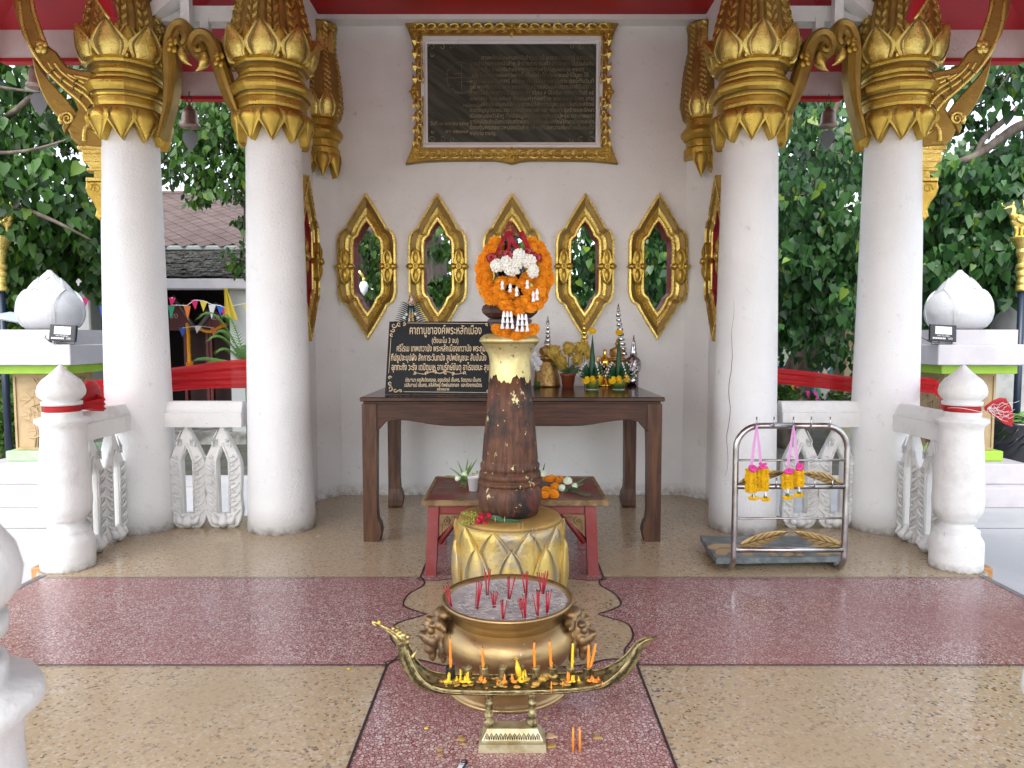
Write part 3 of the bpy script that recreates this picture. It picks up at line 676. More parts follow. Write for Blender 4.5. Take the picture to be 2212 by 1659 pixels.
# splayed pilasters, side walls with their own windows
def slab(pts, z0, z1, m, name, parent):
    b = MB(); k = len(pts); b.rings([[(x, y, z0) for x, y in pts], [(x, y, z1) for x, y in pts]], True, True, smooth=False); return b.build(name, m, parent)
for s in (-1, 1):
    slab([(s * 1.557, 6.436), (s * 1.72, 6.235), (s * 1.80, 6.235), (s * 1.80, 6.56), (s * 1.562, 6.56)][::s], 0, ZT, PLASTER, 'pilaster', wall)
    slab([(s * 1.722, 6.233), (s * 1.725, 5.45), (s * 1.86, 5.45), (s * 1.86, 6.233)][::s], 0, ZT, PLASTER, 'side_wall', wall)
    fo = link('window_frame', FRM, wall, (s * 1.722, 5.90 - YW, 2.09), (0, 0, s * -pi / 2), (1.08, 1.2, 1.04))
    b = MB(); q = full(lerpq(.98), WH, HH); b.add([(x, -.002, z) for x, z in q], [tuple(range(len(q)))]); b.build('red_panel', DRED, fo, True)
    for s2 in (-1, 1): link('rosette', ROS, fo, (s2 * (WH * .73), -.034, .0), scale=(1.22, 1.2, 1.25))
# ledge above the niche
b = MB(); b.box((-1.70, 6.30, ZT - .045), (1.70, 6.55, ZT - .003)); b.build('ledge', PLASTER, wall)
# half capitals on the splay corners
half_n = Vector((.78, -.62, 0))
def pilaster_capital(s):
    t = thing('pilaster_capital', 'gilded half capital on the %s corner of the altar wall' % ('left' if s < 0 else 'right'), 'capital', (s * 1.665, 6.36, 0), 'gilded half capitals beside the stone plaque')
    zc = lambda y: D(705, y, 6.25).z; r = .105
    k = .0
    pr = [(1.0, zc(338)), (1.0, zc(318)), (.88, zc(314)), (.88, zc(300)), (1.0, zc(298)), (1.18, zc(288)), (1.18, zc(282)), (1.0, zc(272)), (.9, zc(270)), (.88, zc(256)), (1.02, zc(253)), (1.04, zc(243))]
    b = MB(); b.lathe([(.152 * q, z) for q, z in pr], 32, smooth=False); b.build('moulding', GOLD, t, True)
    rr = interp([(.15, zc(250)), (.178, zc(220)), (.155, zc(150)), (.118, zc(100)), (.12, zc(60)), (.135, zc(45))])
    b = MB(); rs = []
    for i in range(61):
        z = zc(250) + (zc(45) - zc(250)) * i / 60; ring = []
        for j in range(96):
            a = 2 * pi * j / 96; q = (a * 8 / 2 / pi) % 1
            bb = .008 if q < .35 else (.008 + (.009 if ((z * 22 + q * 2) % 1) < .5 else 0) if .42 < q < .94 else 0)
            ring.append(((rr(z) + bb) * cos(a), (rr(z) + bb) * sin(a), z))
        rs.append(ring)
    b.rings(rs, False, True, smooth=True)
    for k_, f in enumerate(b.f[:-1]): b.m[k_] = 1 if sum(math.hypot(b.v[i][0], b.v[i][1]) - rr(b.v[i][2]) for i in f) / 4 > .013 else 0
    b.build('ribbed_neck', [GOLDR, GOLDB], t, True)
    pm = petal(rr, .072, zc(250), zc(196), .008, .03, .020).mesh('petal', [GOLDB, GOLDD]); pl = petal(lambda z: .15, .07, zc(330), zc(384), .008, .04, .020, wide=.3, tip=1.25).mesh('petal', [GOLD, GOLDD])
    pt = petal(rr, .05, zc(110), zc(60), .006, .03, .012).mesh('petal', [GOLDB, GOLDD])
    base = s * .93
    for j in (-2, -1, 0, 1, 2):
        link('petal', pm, t, rot=(0, 0, base * 1 + j * pi / 4 * .92)); link('petal', pl, t, rot=(0, 0, base + (j + .5) * pi / 4)); link('petal', pt, t, rot=(0, 0, base + (j + .5) * pi / 4))
    return t
pilaster_capital(-1); pilaster_capital(1)

# ---------------------------------------------------------------- roof and eaves
roof = thing('pavilion_roof', 'pavilion roof with red soffit panels and pale fascia boards', 'roof', (0, 3, 3.5))
EZ, FH = 3.53, .205
def eave(s):
    pts = [(s * 1.87, 6.30), (s * 2.86, 6.30), (s * 2.93, 5.46), (s * 3.83, 5.46), (s * 3.80, -1.1), (0, -1.1)]  # front eave is out of view, carried forward to dim the near floor
    inn = [(s * 1.87, 5.60), (s * 2.2, 5.60), (s * 2.2, 5.0), (s * 2.7, 4.6), (s * 2.7, -.5), (0, -.5)]
    for i in range(len(pts) - 1):
        (x0, y0), (x1, y1) = pts[i], pts[i + 1]; t = Vector((x1 - x0, y1 - y0, 0)).normalized(); nn = Vector((t.y, -t.x, 0)) * s * .05
        if (i == 0 or i == 2): nn = Vector((0, .05, 0))
        if (i in (1, 3)): nn = Vector((s * .05, 0, 0))
        if i == 4: nn = Vector((0, -.05, 0))
        a, c = Vector((x0, y0, EZ)), Vector((x1, y1, EZ)); u = Vector((0, 0, FH))
        b = MB(); b.add([a, c, c + nn, a + nn, a + u, c + u, c + u + nn, a + u + nn], [(0, 1, 2, 3), (4, 5, 6, 7), (0, 1, 5, 4), (1, 2, 6, 5), (2, 3, 7, 6), (3, 0, 4, 7)]); b.build('fascia', FASCIA, roof)
        a2, c2 = a - Vector((0, 0, .028)) - nn * .15, c - Vector((0, 0, .028)) - nn * .15; u2 = Vector((0, 0, .027)); n2 = nn * 1.5
        b = MB(); b.add([a2, c2, c2 + n2, a2 + n2, a2 + u2, c2 + u2, c2 + u2 + n2, a2 + u2 + n2], [(0, 1, 2, 3), (4, 5, 6, 7), (0, 1, 5, 4), (1, 2, 6, 5), (2, 3, 7, 6), (3, 0, 4, 7)]); b.build('drip_trim', RED, roof)
        (u0, w0), (u1, w1) = inn[i], inn[i + 1]
        b = MB(); b.add([(x0, y0, EZ + FH), (x1, y1, EZ + FH), (u1, w1, EZ + FH + .52), (u0, w0, EZ + FH + .52)], [(0, 1, 2, 3)]); b.build('soffit_panel', RED, roof)
        b = MB(); z_ = .06; b.add([(x0 + nn.x, y0 + nn.y, EZ + FH + z_), (x1 + nn.x, y1 + nn.y, EZ + FH + z_), (u1, w1, EZ + FH + .52 + z_), (u0, w0, EZ + FH + .52 + z_)], [(0, 1, 2, 3)]); b.build('roof_slope', mat('roof tile', (.25, .06, .03), .6), roof)
eave(-1); eave(1)
# central ceiling and its beams
b = MB(); b.box((-1.69, 3.3, ZT), (1.69, 6.6, ZT + .08)); b.build('ceiling_panel', mat('deep red ceiling', (.42, .004, .006), .5, col2=(.34, .004, .005), ns=2), roof)
b = MB(); b.box((-2.75, -.55, ZT + .03), (-1.69, 5.65, ZT + .09)); b.build('ceiling_panel', FASCIA, roof)
b = MB(); b.box((1.69, -.55, ZT + .03), (2.75, 5.65, ZT + .09)); b.build('ceiling_panel', FASCIA, roof)
b = MB(); b.box((-1.69, -.55, ZT + .02), (1.69, 3.3, ZT + .09)); b.build('ceiling_panel', FASCIA, roof)
for s in (-1, 1):
    def beam(p, q, w_=.09, h=.14, name='beam', m=COLW):
        p, q = Vector(p), Vector(q); t = (q - p).normalized(); a = t.cross(Vector((0, 0, 1))).normalized() * w_ / 2; u = a.cross(t).normalized() * h / 2
        b = MB(); b.rings([[tuple(c + a + u), tuple(c - a + u), tuple(c - a - u), tuple(c + a - u)] for c in (p, q)], True, True, smooth=False); return b.build(name, m, roof)
    beam((s * 1.80, -.55, 4.05), (s * 1.80, 6.55, 4.05), .26, .34)                         # beam over the inner columns
    beam((s * 1.95, 5.40, 3.80), (s * 2.72, 5.40, 3.80), .12, .11)                       # cross beam between the columns
    beam((s * 1.9, 5.15, 3.93), (s * 2.45, 4.95, 3.93), .10, .05)
    c0 = Vector((s * 2.38, 5.25, 3.90))
    beam(c0, (s * 1.95, 4.60, 4.12), .11, .10); beam(c0, (s * 2.88, 4.55, 4.14), .11, .10); beam(c0, (s * 2.95, 5.45, 3.62), .10, .09)
    for px, y0, y1, d in ((402, -5, 62, 5.28), (444, 42, 72, 5.36)):
        a, c = D(px, y0, d), D(px, y1, d); b = MB(); b.box((s * abs(a.x) - .032, d - .03, c.z - .03), (s * abs(a.x) + .032, d + .03, a.z)); b.build('hanger_post', COLW, roof)
    # red and gold tip hanging in front of the outer capital
    a = [D(x, y, 4.75) for x, y in ((205, -20), (214, 4), (232, 30), (243, 47), (252, 40), (246, 10), (232, -25))]
    b = MB(); a = [Vector((s * abs(p.x), p.y, p.z)) for p in a]; prism(b, a, None, Vector((0, 1, 0)), .03, .004); fin = b.build('hanging_fin', RED, roof)
    b = MB(); b.tube([Vector((s * abs(p.x), p.y - .035, p.z)) for p in (D(206, -15, 4.72), D(216, 8, 4.72), D(233, 33, 4.72), D(243, 46, 4.72))], .008, 6); b.build('gilt_edge', GOLDB, fin)

# bells with heart shaped clappers
def bell(x, y, z, k, label):
    t = thing('wind_bell', label, 'bell', (x, y, z), 'bronze bells hung under the eaves')
    b = MB(); b.lathe([(.076 * k, -.19 * k), (.078 * k, -.175 * k), (.064 * k, -.15 * k), (.058 * k, -.09 * k), (.05 * k, -.06 * k), (.03 * k, -.045 * k), (.028 * k, -.03 * k), (.012 * k, -.02 * k), (.008 * k, 0)], 24); b.build('bell_body', BRONZE, t, True)
    b = MB(); b.tube([(.02 * k * cos(a), 0, .025 * k + .028 * k * sin(a)) for a in np.linspace(0, 2 * pi, 14)], .004, 6); b.tube([(0, 0, .045 * k), (0, 0, .09 * k)], .004, 6); b.tube([(0, 0, -.19 * k), (0, 0, -.235 * k)], .002, 5); b.build('hanger', IRON, t, True)
    q = [(0, -.225), (.03, -.22), (.062, -.245), (.062, -.285), (.03, -.345), (0, -.38), (-.03, -.345), (-.062, -.285), (-.062, -.245), (-.03, -.22)]
    b = MB(); b.rings([[(x_ * k, -.002, z_ * k) for x_, z_ in q], [(x_ * k, .002, z_ * k) for x_, z_ in q]], True, True); b.build('clapper_leaf', CLAP, t, True)
p = D(409, 222, 6.2); bell(p.x, p.y, p.z, 1.08, 'small bronze bell hanging between the two left columns')
p = D(1790, 226, 6.2); bell(p.x, p.y, p.z, .98, 'small bronze bell hanging between the two right columns')
p = D(82, 128, 5.35); bell(p.x, p.y, p.z, 1.08, 'bronze bell half hidden behind the big left serpent bracket')
# ---------------------------------------------------------------- stone plaque in its gilt frame
YP = 6.44
def WP(px, py, y=6.42): return D(px, py, y)
pq = thing('stone_plaque', 'large dark engraved stone plaque in a gilt flame-edged frame, high on the wall', 'plaque', (0, 6.44, 3.45))
x0, z1 = WP(908, 80).x, WP(908, 80).z; x1, z0 = WP(1301, 323).x, WP(1301, 323).z
cx_, cz = (x0 + x1) / 2, (z0 + z1) / 2; hw, hh = (x1 - x0) / 2, (z1 - z0) / 2
b = MB(); pr = [(0, .0), (0, .055), (.035, .055), (.045, .035), (.06, .03), (.06, .012)]
rs = []
for i_, d_ in pr: rs.append([(cx_ + sx * (hw - i_), YP - d_, cz + sz * (hh - i_)) for sx, sz in ((-1, -1), (1, -1), (1, 1), (-1, 1))])
b.rings(rs, smooth=False); b.build('inner_border', PLASTER, pq)
b = MB(); b.box((cx_ - hw + .04, YP - .02, cz - hh + .04), (cx_ + hw - .04, YP - .004, cz + hh - .04)); sp_ = b.build('stone_slab', STONE, pq)
# faded engraved text
rows = [(1040, 'ศาลหลักเมืองหนองบัวลำภูแห่งนี้ นายสมปราชญ์ เนาวบุตร'), (1015, 'นายอำเภอหนองบัวลำภู ข้าราชการ พ่อค้า ประชาชน ได้ร่วมใจกัน'), (1015, 'ก่อสร้างขึ้น โดยมีเงินทุนจากการจัดทำเหรียญรูปพระวอ พระตา'), (1020, 'ศาลโดยหลวงพ่อขาวแห่งนี้ เป็นผู้นำ ให้ประชาชนเข้าไว้บูชา ได้'),
        (1015, 'ลงฤกษ์เมื่อวันศุกร์ แรม ๑ ค่ำ เดือน ๑๒ ปีเถาะ ตรงกับวันที่'), (1015, '๒๑ พฤศจิกายน พ.ศ.๒๕๑๘ ก่อสร้างเสร็จและประกอบพิธีเปิด'), (1015, 'ศาลเมื่อวันพฤหัสบดี แรม ๑ ค่ำ เดือน ๔ ปีมะโรง ตรงกับวันที่ ๑๕'), (1015, 'เมษายน พ.ศ.๒๕๑๙ สิ้นเงินค่าก่อสร้าง ๑๖๐,๐๐๐ บาท เศษ'),
        (1040, 'เพื่อเป็นอนุสรณ์ให้ประชาชนได้สักการะบูชา และเป็นที่สิงสถิตย์'), (1015, 'ดวงวิญญาณพระวรราชภักดี(พระวอ) และ พระตา ผู้สร้างและรักษา'), (1015, 'เมืองหนองบัวลำภู ทั้งได้อัญเชิญดวงวิญญาณปู่หลุบ และเทพยดา'), (1015, 'อารักษ์ประจำเมืองมาสิงสถิตย์อยู่ร่วมกัน เพื่อพิทักษ์รักษาเมืองและปก'),
        (1015, 'ป้องคุ้มครองชาวหนองบัวลำภู ให้อยู่ด้วยความร่มเย็นเป็นสุขชั่ว'), (1015, 'กาลนาน เทอญ.')]
def signtext(name, body, px0, px1, py, y, m, parent, sizepx, fit=True, align='CENTER', off=.0, ext=.0):
    a, c = D(px0, py, y), D(px1, py, y); k = (c.x - a.x) / (px1 - px0)
    me = text_mesh(name, body, sizepx * k, m, None, ext, (c.x - a.x) if fit else None, align='CENTER' if align == 'CENTER' else 'LEFT')
    if not len(me.vertices): return
    if fit:
        xs = [v.co.x for v in me.vertices]; me.transform(Matrix.Translation((-(min(xs) + max(xs)) / 2, 0, 0)))
    pos = Vector(((a.x + c.x) / 2 if align == 'CENTER' else a.x, y, a.z))
    me.transform(Matrix.Translation(pos - wl(parent)) @ FACE); return link(name, me, parent)
for i, (xa, tx) in enumerate(rows):
    y = 125 + i * 12.55; xb = 1283 if i not in (13,) else 1072
    signtext('engraved_line', tx, xa, xb - (12 if i in (3, 5) else 0) - (22 if i == 2 else 0), y, YP - .0215, ETCH, sp_, 12)
signtext('engraved_line', 'ลายมือดวงเมือง', 1000, 1040, 228, YP - .0215, ETCH, sp_, 10); signtext('engraved_line', 'วันที่ ๑๓ เมษายน ๒๕๑๙', 930, 1012, 267, YP - .0215, ETCH, sp_, 11); signtext('engraved_line', 'ลา ๑๒๓๑๔', 962, 1012, 284, YP - .0215, ETCH, sp_, 11)
b = MB(); kk = (D(1100, 170, YP).x - D(1000, 170, YP).x) / 100; cc = D(997, 168, YP - .0215)
for r_ in (33, 30.5):
    for i in range(40):
        if random.Random(i * 7 + int(r_)).random() < .3: continue
        a = 2 * pi * i / 40; c2 = a + 2 * pi / 40 * .8
        P = [(cc.x + rr * kk * cos(q), cc.y, cc.z + rr * kk * sin(q)) for rr, q in ((r_, a), (r_ + 1, a), (r_ + 1, c2), (r_, c2))]; b.quad(P[0], P[3], P[2], P[1])
for dx, dz, l, h in ((0, 0, 30, .5), (0, 0, .5, 30), (-6, 9, 10, .4), (8, -8, 14, .4)): b.box((cc.x + (dx - l) * kk, cc.y - .0003, cc.z + (dz - h) * kk), (cc.x + (dx + l) * kk, cc.y, cc.z + (dz + h) * kk))
b.build('engraved_wheel', ETCH, sp_)
b = MB(); ex = hw - .10; ez = hh - .085
def swirl(b, c, r, a0, turns, y, th, sgn=1, n=16, rot=1):
    pts = [(c[0] + sgn * r * (1 - i / n * .85) * cos(a0 + rot * turns * 2 * pi * i / n), y, c[1] + r * (1 - i / n * .85) * sin(a0 + rot * turns * 2 * pi * i / n)) for i in range(n)]
    b.tube(pts, [th * (1 - i / n * .6) for i in range(n)], 4)
for sx in (-1, 1):
    for sz in (-1, 1):
        for k, (ax, az) in enumerate(((0, 0), (.09, 0), (.17, .005), (0, -.07))): swirl(b, (cx_ + sx * (ex - ax), cz + sz * (ez + az)), .032 - .005 * k, k, 1.1, YP - .022, .003, sx)
b.build('corner_scrolls', ETCH, sp_)
# frame: outer silhouette with pinched sides
xl, xr = WP(877, 60).x, WP(1334, 60).x; zt, zb = WP(1100, 52).z, WP(1100, 354).z
ow = (xr - xl) / 2; ocx = (xl + xr) / 2; iw, ih = hw, hh
zt_c, zb_c = WP(877, 52).z, WP(877, 352).z
def outl(off=0):
    P = []
    N_ = 24
    for i in range(N_): f = i / N_; x = -1 + 2 * f; P.append((ocx + ow * x, zb + .026 - .03 * abs(x) ** 6 - (.03 * max(0, 1 - abs(x) / .12))))
    for i in range(N_): f = i / N_; zz = -1 + 2 * f; P.append((ocx + ow - .10 * (1 - abs(zz) ** 3) + (.03 * max(0, 1 - abs(zz) / .12)), zb + (zt - zb) * f))
    for i in range(N_): f = i / N_; x = 1 - 2 * f; P.append((ocx + ow * x, zt - .03 + .03 * abs(x) ** 6 + .02 * max(0, 1 - abs(x) / .12)))
    for i in range(N_): f = i / N_; zz = 1 - 2 * f; P.append((ocx - ow + .10 * (1 - abs(zz) ** 3) - (.03 * max(0, 1 - abs(zz) / .12)), zt + (zb - zt) * f))
    return P
ol = outl(); il = [(cx_ - hw + .0, cz - hh), (cx_ + hw, cz - hh), (cx_ + hw, cz + hh), (cx_ - hw, cz + hh)]
me = curve_mesh('g', [ol, il], .028, GOLDM, .006); me.transform(Matrix.Translation((0, YP - .034, 0)) @ FACE)
me.transform(Matrix.Translation(-wl(pq))); me.name = 'gilt_frame'; fr = link('gilt_frame', me, pq)
def scroll_piece():
    b = MB(); b.tube([(-.04, -.012, .0), (-.03, -.02, .030), (0, -.024, .043), (.028, -.022, .033), (.03, -.02, .008), (.012, -.018, .0), (.006, -.016, .016)], [.004, .012, .015, .014, .011, .008, .004], 6)
    b.tube([(-.05, -.010, -.012), (0, -.018, -.014), (.05, -.010, -.012)], [.006, .010, .006], 6); return b.mesh('flame_scroll', GOLDB)
def leaf_piece():
    b = MB(); b.rings([[(-.045, 0, -.024), (.0, -.016, -.02), (.045, 0, 0), (0, -.016, .02), (-.045, 0, .024), (-.012, -.008, 0)], [(-.045, 0, -.024), (.0, 0, -.02), (.045, .004, 0), (0, 0, .02), (-.045, .0, .024), (-.012, 0, 0)]], True, False, smooth=False); return b.mesh('leaf', GOLDB)
SCR, LFP = scroll_piece(), leaf_piece()
yf = YP - .066
n = 17
for e, zz, ang in ((0, zt - .055, 0), (1, zb + .070, pi)):
    for i in range(n):
        if i == 8: continue
        x = ocx + (ow - .13) * (-1 + 2 * i / (n - 1)); s = 1 if (i < 8) == (e == 0) else -1
        o = link('flame_scroll', SCR, pq, Vector((x, yf + .008, zz + (.0 if e else 0))) - wl(pq), (0, ang, 0), (s * 1.05, 1, .8))
for e, xx, ang in ((0, xl + .145, -pi / 2), (1, xr - .145, pi / 2)):
    for i in range(9):
        if i == 4: continue
        z = zb + .19 + (zt - zb - .34) * i / 8; s = 1 if (i < 4) == (e == 0) else -1
        o = link('flame_scroll', SCR, pq, Vector((xx + (-.015 if e == 0 else .015) * abs(i - 4) / 4, yf + .008, z)) - wl(pq), (0, ang, 0), (s * 1.05, 1, .8))
for e, zz in ((0, cz + hh + .042), (1, cz - hh - .042)):
    for i in range(16):
        x = cx_ + (hw + .0) * (-1 + 2 * (i + .5) / 16); s = 1 if i < 8 else -1; o = link('leaf', LFP, pq, Vector((x, yf, zz)) - wl(pq), (0, 0, 0), (s * .95, 1.3, 1.15))
for e, xx in ((0, cx_ - hw - .042), (1, cx_ + hw + .042)):
    for i in range(9):
        z = cz + hh * (-1 + 2 * (i + .5) / 9); s = 1 if i < 4.5 else -1; o = link('leaf', LFP, pq, Vector((xx, yf, z)) - wl(pq), (0, -pi / 2, 0), (s * 1.0, 1.3, 1.15))
for x, z in ((cx_ - hw - .04, cz + hh + .04), (cx_ + hw + .04, cz + hh + .04), (cx_ - hw - .04, cz - hh - .04), (cx_ + hw + .04, cz - hh - .04), (cx_, cz + hh + .05), (cx_, cz - hh - .06), (cx_ - hw - .05, cz), (cx_ + hw + .05, cz)):
    link('rosette', ROS, pq, Vector((x, yf + .012, z)) - wl(pq), scale=(.62, .8, .55))

# ---------------------------------------------------------------- altar table
AT = thing('altar_table', 'long dark wooden altar table with curved apron and hoof feet', 'table', (0, 5.5, 0))
TX, TY0, TY1, TZ = 1.062, 4.93, 6.08, 1.03
b = MB(); b.bbox((-TX, TY0, TZ - .032), (TX + .005, TY1, TZ), .006); b.build('tabletop', WOODTOP, AT)
b = MB(); b.bbox((-TX + .02, TY0 + .018, TZ - .05), (TX - .02, TY1 - .02, TZ - .0325), .004); b.build('moulding', WOODT, AT)
def leg_mesh():
    b = MB(); rs = []
    pr = [(.0, .056, .0), (.02, .064, .0), (.07, .062, .012), (.12, .055, .012), (.16, .046, .002), (.24, .043, 0), (.60, .046, 0), (.82, .050, 0), (.98, .052, 0)]
    for z, h, o in pr: rs.append([(-.052, -.052, z), (h * 1.0 + o - .0, -.052, z), (h + o, h, z), (-.052, h, z)])
    b.rings(rs, True, True, smooth=False); return b.mesh('leg', WOODL)
LEGM = leg_mesh()
for sx in (-1, 1):
    for yy, sy in ((TY0 + .07, 1), (TY1 - .07, -1)): link('leg', LEGM, AT, (sx * -1 * -(TX - .062) , yy - 5.5, 0), scale=(-sx, sy, 1))
def apron(x0, x1, y, nm='apron'):
    q = [(x0, .98), (x1, .98), (x1, .86)]; m_ = []
    k = 24
    for i in range(k + 1):
        f = i / k; x = x1 + (x0 - x1) * f; e = min(f, 1 - f)
        z = .872 - .045 * (1 if e > .28 else (.5 - .5 * cos(pi * max(0, e - .07) / .21))) if e > .07 else .872 - .10 * (1 - e / .07) ** 2.2
        m_.append((x, z))
    me = curve_mesh(nm, [[(x0, .98), (x1, .98)] + m_], .014, WOODT, .003); return me, y
me, _ = apron(-.965, .965, 0); me.transform(FACE); 
o = link('apron', me, AT, (0, TY0 + .045 - 5.5, 0)); o = link('apron', me, AT, (0, TY1 - .045 - 5.5, 0))
me, _ = apron(-.46, .46, 0); me.transform(FACE); me.transform(Matrix.Rotation(pi / 2, 4, 'Z'))
for s in (-1, 1): link('apron', me, AT, (s * (TX - .045), .005, 0))

# ---------------------------------------------------------------- black prayer sign
YS = 5.14
sg = thing('prayer_sign', 'black granite sign with gold Thai prayer lettering leaning on the altar table', 'sign', (-.62, YS, TZ))
P = [D(830, 852, YS), D(1100, 856, YS), D(1096, 697, YS), D(841, 694, YS)]
zs0, zs1 = TZ + .002, P[3].z; xa, xb = P[0].x + .005, .02
b = MB(); tl = .06
fr_ = [(xa, YS, zs0), (xb, YS, zs0), (xb, YS + tl, zs1), (xa + .028, YS + tl, zs1)]; bk = [(x, y + .022, z) for x, y, z in fr_]
b.rings([fr_, bk], True, True, smooth=False); b.build('sign_slab', BLACKG, sg)
nrm = Vector((0, -(zs1 - zs0), tl)).normalized()
def on_sign(name, me_or_mb, px, py):
    pass
def sgn_pt(px, py): p = PL(px, py, Vector((0, YS, zs0)) + nrm * .0012, nrm); return p
def sline(p, q, w_, nm, b=None):
    a, c = sgn_pt(*p), sgn_pt(*q); t = (c - a).normalized(); s_ = t.cross(nrm).normalized() * w_ / 2; b.add([a - s_, c - s_, c + s_, a + s_], [(3, 2, 1, 0)])
def stext(body, px0, px1, py, sizepx):
    a, c = sgn_pt(px0, py), sgn_pt(px1, py); k = (c.x - a.x) / (px1 - px0)
    me = text_mesh('lettering', body, sizepx * k, SIGNG, None, 0, c.x - a.x, bold=.0003)
    xs = [v.co.x for v in me.vertices]; me.transform(Matrix.Translation((-(min(xs) + max(xs)) / 2, 0, 0)))
    up = Vector((0, tl, zs1 - zs0)).normalized(); M = Matrix(((1, 0, -nrm.x * 0 + nrm.x, 0), (0, up.y, nrm.y, 0), (0, up.z, nrm.z, 0), (0, 0, 0, 1)))
    me.transform(Matrix.Translation((a + c) / 2 - wl(sg)) @ M); link('lettering', me, sg)
stext('คาถาบูชาองค์พระหลักเมือง', 885, 1040, 714, 26)
stext('(ตั้งนะโม 3 จบ)', 933, 990, 736, 16)
stext('ศรีโรเม เทพเทวานัง พระหลักเมืองเทวานัง พระภูมิเทวานัง', 857, 1078, 753, 20)
stext('ทีปธูปจะบุปผัง สักการะวันทนัง สูปพยัญชนะ สัมปันนัง  สารีนัง', 845, 1082, 773, 20)
stext('อุททะกัง วะรัง เตปิตุมเห อานุรักษ์ขันตุ อาโรขเยนะ สุเขนะจะ', 846, 1078, 793.5, 20)
stext('มัณฑนา ศตสังวัตสรกุล, อรุณรัตน์ เข็มศร, จิตรภณ เข็มศร', 876, 1039, 821, 11.5)
stext('เฉลิมชนม์ เข็มศร, ลลิลทิพย์ ทิพย์แสงทอง  และกัลยาณมิตร', 874, 1041, 832, 11.5)
stext('สร้างถวาย', 944, 970, 841, 8)
b = MB(); sline((880, 697.5), (1052, 699), .003, '', b); sline((844.5, 730), (839.5, 806), .003, '', b); sline((872, 846), (1050, 848), .003, '', b)
b.build('border_line', SIGNG, sg)
b = MB()
def sw(cxp, cyp, r, a0, sgn, turns=1.0):
    pts = []
    for i in range(12):
        f = i / 11; a = a0 + sgn * turns * 2 * pi * f; rr = r * (1 - .8 * f); pts.append(sgn_pt(cxp + rr * cos(a), cyp + rr * sin(a)))
    b.tube(pts, [.0052 * (1 - .5 * i / 11) for i in range(12)], 4)
for cxp, cyp, r, a0, sg_ in ((851, 703, 6, 0, 1), (862, 700, 5, 1, 1), (873, 699, 4, 2, -1), (849, 713, 5, 3, -1), (846, 723, 4, 1, 1), (843, 839, 6, 2, -1), (854, 843, 5, 0, 1), (865, 845, 4, 3, 1), (843, 828, 5, 1, 1), (842, 816, 4, 0, -1), (1062, 701, 4, 0, 1), (1052, 700, 3.5, 1, 1), (1056, 845, 4.5, 2, 1), (1065, 842, 4, 1, -1)): sw(cxp, cyp, r, a0, sg_)
for s in (-1, 1):
    P2 = [sgn_pt(p.x, p.y) for p in sm([(950, 807), (950 + s * 16, 803), (950 + s * 34, 808), (950 + s * 50, 806), (950 + s * 58, 809)], 5)]; b.tube(P2, [.0045 * (1 - .6 * i / len(P2)) for i in range(len(P2))], 4)
    sw(950 + s * 12, 803, 5, 1, s); sw(950 + s * 28, 806, 4, 2, -s); sw(950 + s * 54, 805, 3.5, 2, s)
b.build('corner_ornament', SIGNG, sg)

# ---------------------------------------------------------------- flower helpers
def ruffle(rad, n, seed, mat_, squash=.72, name='flower_head', fine=1):
    """pompom of small curled petals all round a core"""
    rnd = random.Random(seed); b = MB(); b.cs = False
    b.ball((0, 0, 0), rad * .80, 10, 7, (1, 1, squash)); 
    for i in range(n):
        z = 1 - 2 * (i + .5) / n; a = i * 2.39996; rr = math.sqrt(1 - z * z); d = Vector((rr * cos(a), rr * sin(a), z))
        d = (d + Vector((rnd.uniform(-.12, .12), rnd.uniform(-.12, .12), rnd.uniform(-.12, .12)))).normalized()
        t = d.cross(Vector((rnd.random(), rnd.random(), rnd.random() + .1))).normalized(); u = d.cross(t); R0 = rad * .70; R1 = rad * rnd.uniform(.92, 1.1); w_ = rad * rnd.uniform(.14, .22) * fine
        P = [d * R0 - t * w_ * .4, d * R0 + t * w_ * .4, d * R1 + t * w_ + u * w_ * .5, d * (R1 * 1.02) + u * w_ * .9, d * R1 - t * w_ + u * w_ * .2]
        b.add([(p.x, p.y, p.z * squash) for p in P], [(0, 1, 2, 3, 4)])
    return b.mesh(name, mat_)
POM = [ruffle(1, 340, s, MARI, .74, fine=.62) for s in (1, 2, 3)]
POY = [ruffle(1, 260, s, MARY, .74, fine=.7) for s in (4, 5)]
SILK = ruffle(1, 90, 9, SILKY, .8)
def pom(parent, p, r, k=0, yl=False, rnd=random.Random(5), name='marigold', face=None):
    me = (POY if yl else POM)[k % (2 if yl else 3)]
    rot = face if face else (rnd.uniform(-.4, .4), rnd.uniform(-.4, .4), rnd.uniform(0, 6))
    return link(name, me, parent, Vector(p) - wl(parent) if parent else p, rot, (r, r, r))
BUDM = (lambda b: (b.ball((0, 0, 0), 1, 8, 6, (1, 1, 1.25)), b.mesh('jasmine_bud', JASM))[1])(MB())
def tassel(parent, p, l, n=3, k=3, r=.007):
    """white ribbed flower tassel hanging from p"""
    b = MB(); p = Vector(p)
    for j in range(n):
        dx = (j - (n - 1) / 2); 
        for i in range(k):
            q = p + Vector((dx * r * (1.75 + i * .35), -.006 * (i % 2), -l * (i + .1) / k)); h = l / k * 1.05
            b.lathe([(r * .35, 0), (r * .62, -h * .25), (r * .75, -h * .55), (r * 1.0, -h * .9), (r * .5, -h)], 7, c=q)
    b.build('white_tassel', WHT, parent)

